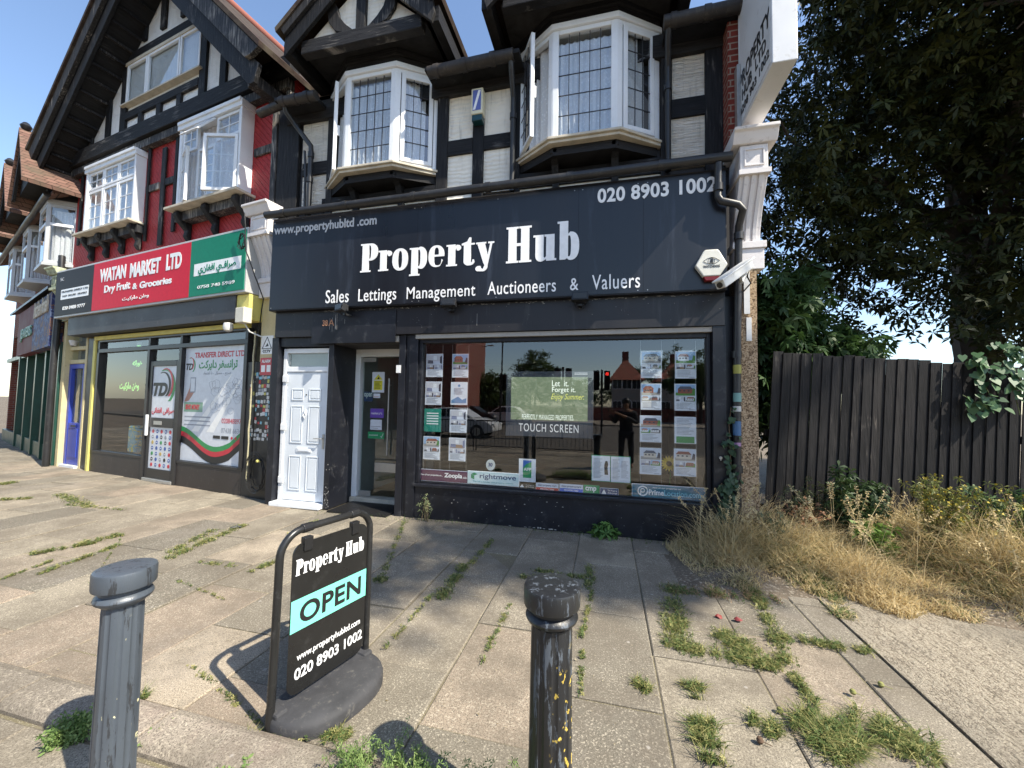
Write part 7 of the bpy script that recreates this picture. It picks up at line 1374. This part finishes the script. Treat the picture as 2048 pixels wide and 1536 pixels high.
for k in range(9):
    for f in range(3):
        m = MB(FB); m.box(.9+2.8*k, 2.5+2.8*k, -.05, .02, .9+3.0*f, 2.5+3.0*f); fw_ = m.build('window', WHITE, t); m = MB(FB); m.box(1.0+2.8*k, 1.65+2.8*k, -.07, -.051, 1.0+3.0*f, 2.4+3.0*f); m.box(1.75+2.8*k, 2.4+2.8*k, -.07, -.051, 1.0+3.0*f, 2.4+3.0*f); m.build('pane', flat('far_glass', (.03, .035, .04), .1), fw_)
for i, (px0, pyt, Y, hw, lab) in enumerate([(1072, 698, -33, 2.6, 'round leafy tree reflected above the display screen'), (975, 745, -30, 2.0, 'dark tree reflected left of the display screen'), (1010, 765, -45, 4, 'low distant tree reflected in the middle'), (1150, 755, -45, 6, 'distant hedge like tree reflected behind the traffic lights'), (1335, 690, -52, 5, 'wide tree reflected above the right hand cards'), (1400, 700, -30, 3, 'tree reflected at the right edge of the window')]):
    top = RP(px0, pyt, Y); t = thing('street_tree', lab, 'tree', (top.x, Y, -.1), group='trees across the road'); m = MB(); limb(m, (top.x, Y, -.1), (top.x, Y, top.z*.7), .18, .08, 0, 6, lr)
    for k in range(5): limb(m, (top.x, Y, top.z*.45), (top.x+lr.uniform(-1, 1)*hw*.6, Y+lr.uniform(-1, 1), top.z*lr.uniform(.6, .9)), .07, .02, .1, 4, lr)
    m.build('trunk', BARK, t); r5 = np.random.default_rng(100+i); C = clump(blobs([(top.x, Y, top.z*.62, hw, hw*.8, top.z*.36), (top.x+hw*.4, Y, top.z*.5, hw*.7, hw*.6, top.z*.26), (top.x-hw*.4, Y, top.z*.55, hw*.6, hw*.6, top.z*.28)], 1500, r5), r5, 10, .3); V, tn = leaves(C, .42, 4, 1, .4, .4, r5); npmesh('crown', V, 4, leafmat('street_leaf_%d' % i, (.03, .06, .015), (.10, .15, .035), .3, .5, .25), t, tn)
m = MB(); m.box(-30, 30, -31, -30.8, -.1, 1.3); tag(m.build('garden_wall', BRICK), 'low brick garden wall across the road, seen in reflection', 'wall')
m = MB(); m.box(-60, 40, -30, -22.0, -.15, .0); tag(m.build('far_pavement', KERB), kind='structure')
# the photographer, reflected in the window
PX, PY = .50, -.32
t = thing('person', 'person in dark jacket and trousers holding a phone up, reflected in the shop window', 'person', (PX, PY, 0), 0)
def skin(name, verts, edges, radii, mat_, parent, root=0):
    me = bpy.data.meshes.new(name); T = MW[parent.name].inverted(); me.from_pydata([tuple(T @ Vector(v)) for v in verts], edges, []); me.update(); o = link(name, me, mat_, parent)
    sk = o.modifiers.new('skin', 'SKIN'); o.modifiers.new('sub', 'SUBSURF').levels = 2; o.modifiers['sub'].render_levels = 2
    for i, r in enumerate(radii): me.skin_vertices[0].data[i].radius = (r, r) if not isinstance(r, tuple) else r
    me.skin_vertices[0].data[root].use_root = True
    me.polygons.foreach_set('use_smooth', [True]*len(me.polygons)); return o
PS = lambda x, y, z: (PX+x, PY+y, z)
SKN = flat('skin', (.30, .16, .10), .5); JK = flat('dark_jacket', (.012, .013, .018), .8); TR = flat('dark_trousers', (.02, .018, .02), .85)
vb = [PS(0,0,.95), PS(0,0,1.12), PS(0,.01,1.30), PS(0,0,1.42), PS(0,.01,1.50), PS(0,.03,1.58), PS(0,.03,1.67), PS(-.10,0,.90), PS(-.12,.02,.50), PS(-.13,0,.09), PS(-.14,.14,.04), PS(.10,0,.90), PS(.12,.02,.50), PS(.13,0,.09), PS(.14,.14,.04), PS(-.19,0,1.40), PS(-.28,.02,1.14), PS(-.42,.17,1.36), PS(.19,0,1.40), PS(.27,.03,1.15), PS(-.02,.20,1.30), PS(-.30,.20,1.42)]
eb = [(0,1),(1,2),(2,3),(3,4),(4,5),(5,6),(0,7),(7,8),(8,9),(9,10),(0,11),(11,12),(12,13),(13,14),(3,15),(15,16),(16,17),(3,18),(18,19),(19,20),(20,21)]
rb = [(.15,.11),(.14,.10),(.17,.11),(.12,.09),.055,(.075,.09),(.07,.085),.09,.06,.042,(.045,.03),.09,.06,.042,(.045,.03),.07,.05,.035,.07,.05,.036,.032]
skin('body', vb, eb, rb, SKN, t)
jb = [vb[i] for i in (0,1,2,3,15,16,17,18,19,20)]; skin('jacket', [PS(0,0,.84)]+jb, [(0,1),(1,2),(2,3),(3,4),(4,5),(5,6),(6,7),(4,8),(8,9),(9,10)], [(.18,.14),(.18,.14),(.17,.125),(.20,.135),(.13,.11),.088,.066,.05,.088,.066,.052], JK, t, 1)
skin('trousers', [PS(0,0,.94), PS(-.10,0,.86), PS(-.12,.02,.50), PS(-.13,0,.10), PS(.10,0,.86), PS(.12,.02,.50), PS(.13,0,.10)], [(0,1),(1,2),(2,3),(0,4),(4,5),(5,6)], [(.165,.13),.105,.078,.062,.105,.078,.062], TR, t)
m = MB(); hc = Vector(PS(0, .01, 1.66)); vs = []; fs = []
for i in range(9):
    for j in range(16):
        a = R(8+i*13); b_ = j*math.tau/16; vs.append(hc+Vector((.105*math.sin(a)*math.cos(b_), .115*math.sin(a)*math.sin(b_)-.012 - (.02 if math.sin(b_) > 0 and i > 5 else 0), .12*math.cos(a)+.01)))
for i in range(8):
    for j in range(16): fs.append((i*16+j, i*16+(j+1) % 16, (i+1)*16+(j+1) % 16, (i+1)*16+j))
m.add(vs, fs+[tuple(range(15, -1, -1))]); m.build('hair', flat('black_hair', (.01, .009, .008), .5), t, smooth=True)
m = MB()
for s_ in (-1, 1):                                            # palms with five fingers round the phone
    hx = PX-.36 if s_ < 0 else PX-.28; base = Vector((hx-.05, PY+.22, 1.45)); m.beam(base-Vector((0, .01, .04)), base+Vector((0, .01, .04)), .03, .075)
    for k in range(4): q = base+Vector((0, .012, .034-.022*k)); m.tube([q, q+Vector((-s_*.03, .018, .004)), q+Vector((-s_*.062+.004*k, .008, .0))], [.009, .008, .006], 7)
    q = base+Vector((0, -.01, .03)); m.tube([q, q+Vector((-s_*.02, -.01, .03)), q+Vector((-s_*.045, -.008, .045))], [.010, .009, .007], 7)
m.build('hands', SKN, t, smooth=True)
m = MB(); m.box(PX-.455, PX-.30, PY+.225, PY+.234, 1.43, 1.51); tag(m.build('mobile_phone', BLK, bevel=.004), 'black mobile phone held up by the person reflected in the window', 'phone')
